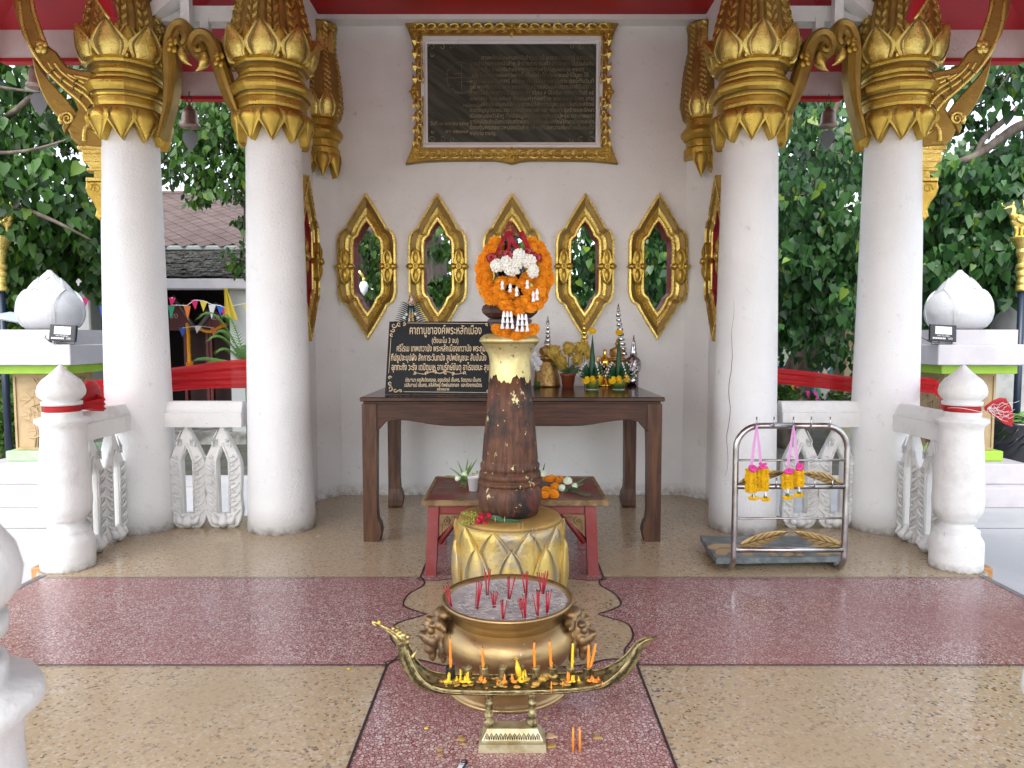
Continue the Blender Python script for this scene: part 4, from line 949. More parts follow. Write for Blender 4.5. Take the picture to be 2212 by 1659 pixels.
# ---------------------------------------------------------------- city pillar on its lotus drum
DP = Vector((-.012, 3.895, 0)); DZ = .470
dr = thing('lotus_drum', 'squat gilded lotus-petal drum under the wooden pillar', 'pedestal', tuple(DP))
dprof = [(.228, 0), (.255, .02), (.278, .07), (.290, .14), (.293, .20), (.288, .27), (.283, .345), (.289, .39), (.290, .44), (.278, .461), (.252, .468), (.20, .470), (.001, .470)]
b = MB(); b.lathe(dprof[:9], 64); b.build('drum_body', BASEGOLD, dr, True)
b = MB(); b.lathe(dprof[8:], 64); b.build('drum_top', FLATGOLD, dr, True)
di = interp(dprof[:9])
PA = petal(di, .085, .01, .35, .012, .03, .030, wide=.55, tip=2.2); PAm = PA.mesh('petal', [BASEGOLD, RAWSTK])
PBm = petal(di, .115, .06, .44, .0, .03, .022, wide=.6, tip=1.9).mesh('petal', [BASEGOLD, RAWSTK])
for k in range(10):
    a = k * 2 * pi / 10 + .03; link('petal', PAm, dr, rot=(0, 0, a)); link('petal', PBm, dr, rot=(0, 0, a + pi / 10))
b = MB()
for k in range(20):
    a = k * 2 * pi / 20 + .03 + pi / 20
    for s in (-1, 1):
        pts = []
        for i in range(9):
            f = i / 8; z = .06 + .17 * f; ph = a + s * (.02 + .075 * abs(sin(f * 2.6))); r_ = di(z) + .022; pts.append((r_ * sin(ph), -r_ * cos(ph), z))
        b.tube(pts, [.004, .009, .011, .010, .009, .009, .010, .008, .003], 5)
b.build('scrollwork', BASEGOLD, dr, True)
pl_ = thing('wooden_city_pillar', 'dark wooden city pillar with gold leaf on its neck', 'pillar', (DP.x, DP.y, DZ))
def ZP(y): return D(1100, y, DP.y - .12).z - DZ
K = 3.83 / FD
wood_prof = [(.14, 0), (.158, .01), (.172, .05), (.176, .10), (.169, ZP(1062)), (.162, ZP(1058)), (.158, ZP(1056)), (.160, ZP(1054)), (.176, ZP(1052)), (.179, ZP(1048)), (.176, ZP(1044)), (.160, ZP(1042)), (.160, ZP(1040)), (.170, ZP(1038)), (.171, ZP(1032)), (.168, ZP(1026)), (.155, ZP(1024)), (.155, ZP(1022)), (.163, ZP(1019)), (.164, ZP(1010)), (.152, ZP(1004)), (.154, ZP(998)), (.143, ZP(940)), (.129, ZP(880)), (.113, ZP(815))]
def pill_wob(a, z): return 1 + .006 * sin(3 * a + 1) + .004 * sin(8 * a + 5 * z)
PW = bpy.data.materials.new('pillar wood'); PW.use_nodes = True
def pillar_wood():
    nt = PW.node_tree; N = nt.nodes; L = nt.links; b = N['Principled BSDF']; tc = N.new('ShaderNodeTexCoord'); 
    def noise(sc_, det, mp=None, ro=.6):
        n_ = N.new('ShaderNodeTexNoise'); n_.inputs['Scale'].default_value = sc_; n_.inputs['Detail'].default_value = det; n_.inputs['Roughness'].default_value = ro
        m_ = N.new('ShaderNodeMapping'); m_.inputs['Scale'].default_value = mp or (1, 1, 1); L.new(tc.outputs['Object'], m_.inputs[0]); L.new(m_.outputs[0], n_.inputs['Vector']); return n_.outputs[0]
    def rng(s, a, c): r_ = N.new('ShaderNodeMapRange'); r_.inputs[1].default_value = a; r_.inputs[2].default_value = c; L.new(s, r_.inputs[0]); return r_.outputs[0]
    def mix(f, a, c):
        m_ = N.new('ShaderNodeMix'); m_.data_type = 'RGBA'; L.new(f, m_.inputs[0])
        for k, v in ((6, a), (7, c)):
            if isinstance(v, tuple): m_.inputs[k].default_value = (*v, 1)
            else: L.new(v, m_.inputs[k])
        return m_.outputs[2]
    grain = noise(14, 9, (3, 3, .35), .7)
    base = mix(rng(grain, .35, .68), (.055, .024, .014), (.185, .078, .040)); base = mix(rng(noise(4, 6), .47, .6), base, (.022, .016, .014)); base = mix(rng(noise(5.3, 4, (1, 1, .6)), .58, .68), base, (.17, .04, .025))
    leaf = rng(noise(15, 5, (1, 1, .7), .75),   .625, .638); col = mix(leaf, base, (.74, .64, .34)); L.new(col, b.inputs['Base Color'])
    L.new(leaf, b.inputs['Metallic']); b.inputs['Roughness'].default_value = .5; b.inputs['Specular IOR Level'].default_value = .3
    bp = N.new('ShaderNodeBump'); bp.inputs['Distance'].default_value = .006; L.new(grain, bp.inputs['Height']); L.new(bp.outputs[0], b.inputs['Normal'])
pillar_wood()
b = MB(); b.lathe(wood_prof, 48, wob=pill_wob); b.build('wooden_shaft', PW, pl_, True)
zg0, zg1 = ZP(820), ZP(742)
b = MB(); rs = []
for i in range(13):
    f = i / 12; ring = []
    for j in range(96):
        a = 2 * pi * j / 96; jag = .018 * sin(5 * a + 1) + .010 * sin(13 * a) + .007 * sin(31 * a + 2); z = zg0 + jag * (1 - f) + (zg1 - zg0) * f
        r_ = .1165 - .004 * min(1, f / .4) + (.0 if f < .5 else .045 * ((f - .5) / .5) ** 2.2); ring.append((r_ * pill_wob(a, z) * cos(a), r_ * pill_wob(a, z) * sin(a), z))
    rs.append(ring)
b.rings(rs, smooth=True); b.build('gold_leaf_collar', PALEGOLD, pl_, True)
zc_ = ZP(742)
b = MB(); b.lathe([(.135, zc_ - .004), (.155, zc_ + .002), (.166, zc_ + .010), (.166, zc_ + .016), (.16, zc_ + .03), (.142, zc_ + .046), (.12, zc_ + .052), (.05, zc_ + .054)], 48); b.build('gilt_capital', PALEGOLD, pl_, True)
zt0 = zc_ + .054
b = MB()
def sq(prof, m, nm):
    b = MB(); rs = []
    for r_, z in prof:
        e = r_ * .3; rs.append([(x, y, z) for x, y in ((-r_ + e, -r_), (r_ - e, -r_), (r_, -r_ + e), (r_, r_ - e), (r_ - e, r_), (-r_ + e, r_), (-r_, r_ - e), (-r_, -r_ + e))])
    b.rings(rs, True, True, smooth=False); b.build(nm, m, pl_, True)
DWOOD = mat('dark carved wood', (.075, .028, .018), .4, col2=(.035, .018, .014), ns=14, bump=.002, bs=50)
LACQ = mat('black lacquer', (.008, .007, .007), .22, col2=(.02, .012, .01), ns=20)
z_ = lambda y: ZP(y) + .0
sq([(.085, zt0), (.092, z_(705)), (.092, z_(703)), (.108, z_(702)), (.108, z_(697)), (.118, z_(696)), (.118, z_(690)), (.10, z_(688))], DWOOD, 'square_tier')
sq([(.115, z_(686)), (.145, z_(676)), (.150, z_(668)), (.142, z_(660)), (.12, z_(655))], DWOOD, 'carved_tier')
b = MB(); b.lathe([(.10, z_(655)), (.11, z_(640)), (.085, z_(620)), (.075, z_(600)), (.085, z_(585)), (.07, z_(560)), (.055, z_(545)), (.062, z_(535)), (.05, z_(522)), (.042, z_(510)), (.048, z_(506))], 24); b.build('finial_neck', LACQ, pl_, True)
b = MB(); b.lathe([(.048, z_(506)), (.05, z_(500)), (.04, z_(496)), (.038, z_(490)), (.022, z_(480)), (.006, z_(469))], 20); b.build('finial_tip', mat('rust lacquer', (.16, .035, .02), .35, col2=(.45, .25, .08), ns=60, lo=.55, hi=.62), pl_, True)

# wreath and garlands hung on the pillar
GY = DP.y - .15
wr = thing('marigold_wreath', 'thick round orange marigold wreath around the pillar top', 'garland', (DP.x, DP.y - .10, D(1100, 590, DP.y).z))
rnd = random.Random(11)
gk = GY / FD
def GP(px, py, dy=0): return D(px, py, GY + dy)
n_ = 0
for R_, cnt, dy, rr in ((70, 24, .03, .043), (62, 22, -.015, .036), (73, 22, .085, .043)):
    for i in range(cnt):
        a = 2 * pi * i / cnt + R_
        px = 1111 + R_ * cos(a) * .97; py = 592 - R_ * sin(a) * 1.05
        if abs(px - 1111) < (33 if R_ < 72 else 24) and py < 560: continue
        pom(wr, GP(px + rnd.uniform(-2, 2), py + rnd.uniform(-2, 2), dy + rnd.uniform(-.01, .01)), rr * rnd.uniform(.9, 1.1), n_, rnd=rnd, face=(1.57 + rnd.uniform(-.5, .5), rnd.uniform(-.5, .5), rnd.uniform(0, 6))); n_ += 1
def g_garland(label, pts, buds, ribbons, tassels, extra_base):
    t = thing('jasmine_garland', label, 'garland', tuple(extra_base), 'garlands hung in front of the wreath')
    return t
# left hung garland: strand of marigolds with tassels
def strand(label, ptr, tas, group='garland strands hung over the wreath', r=.036, cat='garland', dy=-.06):
    base = GP(*ptr[0], dy); t = thing('garland_strand', label, cat, tuple(base), group)
    for i, (x, y) in enumerate(ptr): pom(t, GP(x, y, dy - .006 * i + (.02 if y < 620 else 0)), r * rnd.uniform(.92, 1.08), i, rnd=rnd, face=(rnd.uniform(-.2, .5), rnd.uniform(-.2, .2), rnd.uniform(0, 6)))
    for x, y0, y1, nn_ in tas: tassel(t, GP(x, y0, dy - .06), (y1 - y0) * gk * 1.1, nn_, 3 if y1 - y0 > 30 else 2, .0105)
    return t
strand('strand of marigolds at the left ending in a forked white tassel', [(1084, 608), (1078, 622), (1086, 640), (1092, 655), (1098, 666)], [(1085, 606, 622, 1), (1096, 671, 704, 3)])
strand('middle strand of large marigolds with a white tassel below', [(1104, 606), (1108, 634), (1122, 655), (1120, 672)], [(1102, 612, 628, 1), (1116, 618, 636, 1), (1128, 677, 710, 3)])
strand('right strand of marigolds beside a slim double tassel', [(1138, 600), (1140, 628), (1128, 612), (1135, 650), (1158, 658), (1146, 664)], [(1139, 604, 620, 1), (1152, 628, 648, 1), (1160, 622, 644, 1)])
strand('row of marigolds lying on the gilt capital of the pillar', [(1076, 712), (1092, 718), (1134, 718), (1149, 712), (1116, 724)], [], r=.040, dy=.02)
jg = thing('jasmine_garland', 'white jasmine bud garland tied with red satin bows over the wreath', 'garland', tuple(GP(1111, 560)))
cen = []
tries = 0
cl = [(1074, 574, 13, 12), (1094, 570, 13, 16), (1114, 572, 13, 13), (1122, 554, 12, 16), (1142, 564, 15, 14), (1106, 584, 16, 10), (1152, 586, 10, 14)]
while len(cen) < 270 and tries < 9000:
    tries += 1; c = rnd.choice(cl); x = c[0] + rnd.uniform(-1, 1) * c[2]; y = c[1] + rnd.uniform(-1, 1) * c[3]
    if (x - c[0]) ** 2 / c[2] ** 2 + (y - c[1]) ** 2 / c[3] ** 2 > 1: continue
    p = GP(x, y, -.125 + .03 * (((x - c[0]) / c[2]) ** 2 + ((y - c[1]) / c[3]) ** 2) * .8 + rnd.uniform(-.008, .004))
    if all((p - q).length > .0095 for q in cen): cen.append(p); s_ = rnd.uniform(.0068, .0084); link('jasmine_bud', BUDM, jg, p - wl(jg), (rnd.uniform(-1, 1), rnd.uniform(-1, 1), 0), (s_, s_, s_))
b = MB()
for ps, w_ in (([(1096, 500), (1086, 520), (1072, 548), (1064, 562)], .011), ([(1098, 500), (1100, 530), (1097, 552)], .008), ([(1100, 502), (1112, 528), (1126, 544), (1136, 552)], .011), ([(1126, 500), (1134, 520), (1146, 548), (1152, 560)], .012), ([(1098, 498), (1108, 522), (1118, 546)], .008)):
    P = [GP(p.x, p.y, -.03 - .05 * i / 20) for i, p in enumerate(sm(ps, 6))]; b.ribbon(P, [Vector((w_, .003 * sin(i), .004)) for i in range(len(P))])
b.build('satin_ribbon', RIBR, jg)
def bow(parent, c, r, m, seed, n=9):
    rr = random.Random(seed); b = MB(); c = Vector(c)
    for i in range(n):
        a = 2 * pi * i / n + rr.uniform(-.2, .2); d = Vector((cos(a), -.35, sin(a) * .8)); s_ = Vector((-sin(a), 0, cos(a)))
        L_ = r * rr.uniform(.8, 1.3)
        b.ribbon([c, c + d * L_ * .6 + Vector((0, -r * .35, 0)), c + d * L_, c + d * L_ * .6 + Vector((0, r * .1, -r * .1)), c], [s_ * r * k for k in (.1, .26, .3, .22, .1)])
    b.build('bow', m, parent)
for i, (x, y, r_) in enumerate(((1062, 556, .027), (1098, 549, .026), (1138, 543, .024), (1158, 556, .028), (1086, 546, .02))): bow(jg, GP(x, y, -.085), r_, RIBR, i)

# ---------------------------------------------------------------- red stool
st_ = thing('red_stool', 'low worn red stool with carved corner brackets behind the pillar', 'stool', (0, 4.6, 0))
SX, SY0, SY1, SZ = .565, 4.20, 4.95, .468
xl_ = D(911, 1085, 4.2).x; xr_ = D(1315, 1085, 4.2).x
for i in range(4):
    ya = SY0 + .03 + (SY1 - SY0 - .06) / 4 * i; b = MB(); b.bbox((xl_ + .03, ya + .001, SZ - .03), (xr_ - .03, ya + (SY1 - SY0 - .06) / 4 - .001, SZ - .001 * (i % 2)), .002); b.build('top_board', STOOLT, st_)
for a, c in (((xl_, SY0, SZ - .034), (xr_, SY0 + .029, SZ + .003)), ((xl_, SY1 - .029, SZ - .034), (xr_, SY1, SZ + .003)), ((xl_, SY0 + .03, SZ - .034), (xl_ + .029, SY1 - .03, SZ + .003)), ((xr_ - .029, SY0 + .03, SZ - .034), (xr_, SY1 - .03, SZ + .003))):
    b = MB(); b.bbox(a, c, .006); b.build('edge_moulding', STOOLE, st_)
LX = .475
for sx in (-1, 1):
    for y in (SY0 + .06, SY1 - .06):
        b = MB(); q = .033; o_ = sx * .02; b.add([(sx * LX - q + o_, y - q, 0), (sx * LX + q + o_, y - q, 0), (sx * LX + q + o_, y + q, 0), (sx * LX - q + o_, y + q, 0), (sx * LX - q, y - q, SZ - .035), (sx * LX + q, y - q, SZ - .035), (sx * LX + q, y + q, SZ - .035), (sx * LX - q, y + q, SZ - .035)], [(3, 2, 1, 0), (4, 5, 6, 7), (0, 1, 5, 4), (1, 2, 6, 5), (2, 3, 7, 6), (3, 0, 4, 7)], False); b.build('leg', STOOLR, st_)
        b = MB(); b.tube([(sx * (LX - .03), y, .20), (sx * (LX - .17), y, SZ - .085)], .021, 4); b.build('brace', STOOLR, st_)
    for y in (SY0 + .052,):
        b = MB(); a0 = (sx * (LX - .035), y - .018, SZ - .09); q = [(sx * (LX - .036), SZ - .092), (sx * (LX - .165), SZ - .092), (sx * (LX - .036), SZ - .225)]
        b.rings([[(x, y - .012, z) for x, z in q], [(x, y + .006, z) for x, z in q]], True, True, smooth=False)
        for k in range(10): a = k * .628; b.ball((sx * (LX - .075) + .018 * cos(a), y - .014, SZ - .13 + .018 * sin(a)), .009, 6, 4)
        b.ball((sx * (LX - .075), y - .016, SZ - .13), .009, 8, 5)
        for k in range(4): b.ball((sx * (LX - .11 - .012 * k), y - .013, SZ - .105), .007, 6, 4); b.ball((sx * (LX - .048), y - .013, SZ - .16 - .014 * k), .007, 6, 4)
        b.build('carved_bracket', mat('dusty carved gilt', (.30, .19, .08), .6, .2, col2=(.2, .12, .06), ns=30), st_)
for y in (SY0 + .06, SY1 - .06):
    b = MB(); b.bbox((-LX + .034, y - .018, SZ - .09), (LX - .034, y + .018, SZ - .036), .003); b.build('rail', STOOLR, st_)
for sx in (-1, 1): b = MB(); b.bbox((sx * LX - .018, SY0 + .094, SZ - .09), (sx * LX + .018, SY1 - .094, SZ - .036), .003); b.build('rail', STOOLR, st_)

# on the stool
def SP(px, py): return F(px, py, SZ + .003)
b = MB(); c = SP(1022, 1060); b.lathe([(.026, 0), (.036, .085), (.038, .085), (.038, .089), (.034, .089), (.025, .004), (.001, .003)], 28, c=c); here('paper_cup', b, CUP, 'white paper cup on the left of the red stool', 'cup', c)
def blade_leaf(b, p, q, w_, sag=.02, n=7, fold=.3):
    p, q = Vector(p), Vector(q); t = (q - p).normalized(); s_ = t.cross(Vector((0, -.9, .3))).normalized(); P = []
    for i in range(n + 1): f = i / n; P.append((p + (q - p) * f + Vector((0, 0, -sag * f * f)), w_ * (1 - f) ** .6 * (.55 + .9 * min(1, f * 2.5)) if f < 1 else .0005))
    vs = []
    for c, ww in P: vs += [c - s_ * ww, c + Vector((0, -ww * fold, 0)), c + s_ * ww]
    b.add(vs, [(3 * i + a, 3 * i + a + 1, 3 * i + a + 4, 3 * i + a + 3) for i in range(n) for a in (0, 1)], True)
def lotusbud(parent, c, r, d=(0, 0, 1)):
    b = MB(); rnd_ = random.Random(int(r * 1e5)); k0 = 0
    pr = interp([(.001, 0), (.6, .12), (.95, .42), (1.0, .75), (.8, 1.2), (.4, 1.7), (.02, 2.05)])
    b.lathe([(.3, .0), (.85, .35), (.95, .75), (.75, 1.2), (.36, 1.65), (.02, 1.95)], 16)
    for k in range(8):
        pb = petal(pr, .62, .05, 1.75 - .25 * (k % 2), .03 + .05 * (k % 2), .02, .03, nv=6, plain=True); i0 = len(b.v); b.add(pb.v, pb.f, True); b.xf(Matrix.Rotation(k * pi / 4 + .2, 4, 'Z'), i0)
    q = Vector(d).to_track_quat('Z', 'Y').to_matrix().to_4x4(); b.xf(Matrix.Translation(c) @ q @ Matrix.Scale(r, 4))
    b.build('lotus_bud', mat('folded lotus petals', (.72, .76, .62), .45, col2=(.55, .66, .40), ns=60), parent)
def spray(parent, p, q, m, seed, n=60, w_=.02, dot=.0035):
    rr = random.Random(seed); b = MB(); p, q = Vector(p), Vector(q); b.tube([p, (p + q) / 2 + Vector((0, 0, .006)), q], .0016, 4)
    for i in range(n):
        f = rr.random(); c = p + (q - p) * f + Vector((rr.uniform(-w_, w_), rr.uniform(-w_, w_), rr.uniform(-w_, w_))) * (.3 + .9 * sin(pi * min(.95, f + .1))); b.ball(c, dot * rr.uniform(.6, 1.2), 5, 3)
    b.build('spray', m, parent)
GOLDROD = mat('goldenrod', (.42, .42, .05), .7, col2=(.25, .32, .05), ns=60)
c = SP(1004, 1052)
t = thing('flower_posy', 'posy of white lotus buds and grass blades left of the cup on the stool', 'flowers', tuple(c))
b = MB()
for dx, dz, l in ((-.10, .10, 1), (-.13, .055, 1), (.05, .145, 1), (.085, .17, 1), (.03, .11, 1), (-.05, .15, .9), (.07, .06, 1), (-.04, .06, 1), (.02, .16, .7)):
    blade_leaf(b, c + Vector((0, 0, .045)), c + Vector((dx, rnd.uniform(-.05, .05), .045 + dz)), .006)
b.build('grass_blades', mat('fresh leaf green', (.10, .22, .035), .4, col2=(.2, .32, .08), ns=20, trans=.15), t)
b = MB()
for k in range(9): a = k * .7; b.tube([c + Vector((.012 * cos(a), .012 * sin(a), .05)), c + Vector((.02 * cos(a + 1) - .01, .02 * sin(a) - .02, .003))], .003, 5)
b.build('stems', CALYX, t)
lotusbud(t, c + Vector((-.035, -.01, .05)), .020, (-.5, -.3, .6)); lotusbud(t, c + Vector((.0, .01, .07)), .021, (.2, -.1, .9)); spray(t, c + Vector((.02, 0, .05)), c + Vector((.085, 0, .10)), GOLDROD, 3)
c = SP(1232, 1062)
t = thing('flower_posy', 'posy of pale green lotus buds lying toward the right end of the stool', 'flowers', tuple(c))
lotusbud(t, c + Vector((-.015, 0, .055)), .027, (-.1, -.5, .8)); lotusbud(t, c + Vector((-.045, -.01, .02)), .023, (-.6, -.5, .5)); lotusbud(t, c + Vector((.02, 0, .03)), .019, (.4, -.4, .7))
b = MB()
for dx, dy, dz in ((.09, 0, .05), (.10, 0, .09), (.06, -.04, .02), (-.06, -.05, .0), (.05, -.08, .03)): blade_leaf(b, c + Vector((0, -.01, .02)), c + Vector((dx, dy, .02 + dz)), .008)
b.build('leaves', LEAFG, t); b = MB()
for k in range(8): b.tube([c + Vector((-.02 + .006 * k, -.02, .012 + .004 * (k % 3))), c + Vector((.09 + .004 * k, -.16 + .012 * (k % 4), .006 + .004 * (k % 2)))], .0035, 5)
b.build('stems', mat('brown green stems', (.09, .09, .04), .6), t); spray(t, c + Vector((-.03, 0, .05)), c + Vector((-.08, 0, .10)), mat('fine fern', (.07, .14, .06), .6), 4, 50, .016, .0025)
c = SP(1168, 1056)
t = thing('flower_posy', 'pale lotus bud with a grass blade half hidden right behind the pillar', 'flowers', tuple(c + Vector((0, .05, 0))))
lotusbud(t, c + Vector((.012, .05, .07)), .024, (.2, -.2, .9)); b = MB(); blade_leaf(b, c + Vector((0, .05, .03)), c + Vector((.03, .05, .18)), .006); b.tube([c + Vector((.012, .05, .08)), c + Vector((-.01, .06, .002))], .004, 5); b.build('stem', LEAFG, t)
t = thing('marigold_bunch', 'pile of orange marigold heads on the stool just right of the pillar', 'flowers', tuple(SP(1192, 1072)))
for x, y, z, r_ in ((1180, 1066, .02, .03), (1200, 1062, .03, .032), (1190, 1052, .055, .03), (1208, 1052, .05, .03), (1180, 1050, .05, .027), (1196, 1074, .018, .032), (1176, 1076, .018, .026)):
    q = SP(x, y); pom(t, (q.x, q.y, SZ + z + .005), r_, int(x), rnd=rnd)
# on the drum: red flower bouquet
zq = .472; dt = lambda px, py, z=0: D(px, py + 6 - z * 60, 3.70)
c = dt(1050, 1110); t = thing('flower_bouquet', 'bouquet of red carnations tied with rubber bands on the gilded drum', 'flowers', tuple(c))
RCARN = ruffle(1, 80, 21, mat('carnation red', (.40, .006, .03), .55, col2=(.6, .03, .08), ns=50), .85)
for x, y, z, r_ in ((1040, 1106, .035, .022), (1034, 1116, .022, .024), (1046, 1120, .018, .02), (1056, 1104, .03, .018)):
    q = dt(x, y + 4); link('carnation', RCARN, t, q - wl(t), (rnd.uniform(-1, 1), 1, 0), (r_, r_, r_))
spray(t, dt(1034, 1112, .02), dt(1000, 1104, .03), GOLDROD, 8, 70, .016, .004); spray(t, dt(1034, 1118, .02), dt(994, 1126, .015), GOLDROD, 9, 70, .015, .004)
b = MB()
for k in range(7): b.tube([dt(1054, 1112, .02 + .004 * (k % 3)), dt(1084, 1116 + k, .016 + .005 * (k % 3)), dt(1122, 1119 + k * .9, .006 + .004 * (k % 2))], [.006, .005, .0045], 6)
for dx in range(3): blade_leaf(b, dt(1055, 1112, .02), dt(1085 + 8 * dx, 1106 + dx * 6, .03), .007)
b.build('stems', mat('dark stem green', (.02, .09, .03), .4), t)
b = MB()
for x in (1070, 1090):
    q = dt(x, 1117, .014); b.tube([q + Vector((0, .018 * cos(a), .014 * sin(a))) for a in np.linspace(0, 2 * pi, 12)], .0018, 5)
b.build('rubber_band', mat('tan rubber', (.55, .4, .2), .5), t)
for i, (x, y0, y1, lean) in enumerate(((1131, 1130, 1250, -6), (1150, 1140, 1250, 4))):
    p_ = Vector((D(x, y1, 3.56).x, 3.59, .06)); p_ = D(x, y1 - 8, 3.60); q = D(x + lean, y0, 3.62)
    t = thing('incense_bundle', ('pair of tall tan burnt incense sticks leaning left before the drum', 'pair of tall tan burnt incense sticks leaning right before the drum')[i], 'incense', (p_.x, p_.y, 0))
    for k in (-1, 1):
        b = MB(); b.tube([(p_.x + k * .004, p_.y, .0), (q.x + k * .010, q.y, q.z)], .0018, 5); b.build('stick', INCT, t)

# ---------------------------------------------------------------- brass incense bowl
BC = Vector((-.018, 2.90, 0)); bw = thing('incense_bowl', 'big round brass incense bowl full of ash with lion heads on its sides', 'bowl', tuple(BC))
bp = [(.258, 0), (.262, .007), (.256, .016), (.250, .018), (.250, .025), (.243, .027), (.240, .034), (.232, .036), (.229, .043), (.220, .045), (.216, .052), (.205, .054), (.200, .061), (.182, .067), (.165, .070), (.17, .082), (.208, .102), (.255, .142), (.281, .188), (.283, .222), (.266, .262), (.236, .287), (.216, .297), (.218, .304), (.232, .322), (.256, .346), (.272, .356), (.275, .364), (.272, .372), (.264, .372), (.256, .362), (.243, .348), (.236, .33), (.232, .29)]
b = MB(); b.lathe(bp, 72, smooth=True); b.build('bowl_body', BRASS, bw, True)
b = MB(); rs = []; ra = random.Random(2)
for i in range(15):
    r_ = .249 * (1 - i / 14.001) + .0005; ring = []
    for j in range(48):
        a = 2 * pi * j / 48; z = .349 + .014 * (r_ / .249) ** 3 - .012 + .010 * sin(a * 2 + r_ * 30) * (1 - r_ / .25) + ra.uniform(-.0025, .0025); ring.append((r_ * cos(a), r_ * sin(a), z if i else .356))
    rs.append(ring)
b.rings(rs, False, True, smooth=True); b.build('ash', ASH, bw, True)
b = MB(); ra = random.Random(8)
for i in range(620):
    a = ra.uniform(0, 2 * pi); r_ = .225 * ra.random() ** .55; l = ra.uniform(.004, .011); h = ra.uniform(0, pi); z = .350 + ra.uniform(-.001, .007) + .010 * (r_ / .25) ** 3 - .004
    c = Vector((r_ * cos(a) + .02, r_ * sin(a) - .03, z)); d = Vector((cos(h), sin(h), ra.uniform(-.2, .2))) * l
    if c.length > .44 or math.hypot(c.x, c.y) > .24: continue
    b.tube([c - d, c + d], .0011, 4)
o = b.build('ash_fragments', mat('pale ash flakes', (.60, .57, .53), .9), bw, True); o['kind'] = 'stuff'
def lion(s):
    b = MB(); E = lambda x, y, z, r_, sc_=(1, 1, 1): b.ball((x, y, z), r_, 12, 8, sc_)
    E(.0, 0, 0, .062, (.75, .9, 1.1)); E(.045, 0, -.015, .036, (1, 1.1, .8)); E(.072, 0, -.002, .018, (1, 1.3, .8)); E(.04, 0, -.06, .032, (.9, 1, .8)); E(.03, 0, -.09, .022, (.8, 1, 1.4))
    for k in (-1, 1):
        E(.042, k * .030, .022, .017, (1, 1, 1)); E(.035, k * .035, .045, .018, (1, 1.2, .6)); E(.0, k * .066, .040, .026, (.5, 1.2, .7)); E(.035, k * .032, -.02, .024); E(.0, k * .045, -.05, .024, (.7, .8, 1.5)); E(.052, k * .014, -.048, .012)
        for q in range(4): E(-.01, k * (.058 - .012 * q), -.02 - .028 * q, .02, (.7, .8, 1.2))
    for q in range(5): E(-.012 + .006 * q, (q - 2) * .028, .066 - .008 * abs(q - 2), .024, (.9, 1, .9))
    E(-.02, 0, .075, .04, (1.1, 1.2, .6))
    b.xf(Matrix.Translation((s * .282, -.035 if s < 0 else -.03, .235)) @ Matrix.Rotation(0 if s > 0 else pi, 4, 'Z') @ Matrix.Rotation((-.35 if s > 0 else .35), 4, 'Z') @ Matrix.Scale(1.02, 4))
    o = b.build('lion_head', mat('dull brass', (.30, .19, .085), .42, .8, col2=(.22, .16, .10), ns=12, bump=.004, bs=40), bw, True)
    md = o.modifiers.new('blend', 'REMESH'); md.mode = 'VOXEL'; md.voxel_size = .0045; md.use_smooth_shade = True; md = o.modifiers.new('soften', 'SMOOTH'); md.iterations = 3; md.factor = .6
lion(-1); lion(1)
inc = [(675, 722, 190, 360, 3, 'at the far left of the bowl'), (900, 880, 165, 355, 5, 'left of centre, leaning right'), (952, 948, 105, 272, 5, 'at the back, left of centre'), (992, 990, 245, 345, 6, 'short and dense, between the middle fan and the left bundles'), (1046, 1045, 300, 430, 6, 'nearest the front rim, centre'), (1095, 1080, 138, 300, 7, 'fanned out in the very middle'),
       (1188, 1192, 115, 275, 5, 'at the back, right of centre'), (1160, 1160, 275, 365, 5, 'shortest of all, just behind the right front bundle'), (1176, 1182, 268, 432, 5, 'at the front, right of centre'), (1262, 1266, 228, 412, 7, 'thick and upright, at right'), (1300, 1295, 112, 265, 7, 'at the back right of the ash'), (1332, 1325, 228, 392, 5, 'at the far right of the ash')]
for xt, xb_, yt, yb, n_, lab in inc:
    dx = lambda cx: 729 + .3418 * cx; dy = lambda cy: 1188 + .3418 * cy
    base = F(dx(xb_), dy(yb), .352); top = D(dx(xt), dy(yt), base.y)
    t = thing('incense_bundle', 'bundle of red incense sticks ' + lab, 'incense', tuple(base), 'red incense bundles in the ash bowl'); hh_ = top.z - base.z
    for k in range(n_):
        ang = rnd.uniform(0, 6.28); sp = rnd.uniform(.002, .0055); h2 = hh_ * rnd.uniform(.86, 1.04); f = Vector(((top.x - base.x) + sp * 2.6 * cos(ang) + (k - n_ / 2) * .004, sp * 2 * sin(ang), h2))
        b = MB(); b0 = base + Vector((sp * cos(ang), sp * sin(ang), -.012)); b.tube([b0, b0 + f * .95], .0021, 5); b.cm = 1; b.tube([b0 + f * .95, b0 + f], .0018, 5); b.build('stick', [INCR, INCK], t)

# ---------------------------------------------------------------- swan boat candle holder
YB = 2.44
def BP(cx, cy, y=YB): return D(729 + .3418 * cx, 1188 + .3418 * cy, y)
bt = thing('swan_boat_candle_holder', 'brass swan-headed royal barge candle holder on a two-post foot', 'candle holder', tuple(F(1108, 1600)))
spine = [(398, 575), (418, 640), (440, 700), (475, 765), (530, 820), (600, 850), (700, 862), (850, 866), (1000, 868), (1150, 866), (1300, 862), (1450, 855), (1580, 842), (1680, 828), (1760, 790), (1820, 745), (1870, 680), (1910, 610), (1960, 575), (2022, 552)]
hgt = [34, 40, 44, 48, 48, 42, 34, 32, 32, 32, 32, 32, 32, 36, 44, 44, 36, 26, 18, 4]
dep = [.018, .022, .026, .034, .045, .052, .058, .060, .060, .060, .060, .060, .058, .052, .042, .030, .020, .014, .010, .003]
sp2 = sm(spine, 3); idx = np.linspace(0, len(spine) - 1, len(sp2)); hg = np.interp(idx, range(len(hgt)), hgt); dpp = np.interp(idx, range(len(dep)), dep)
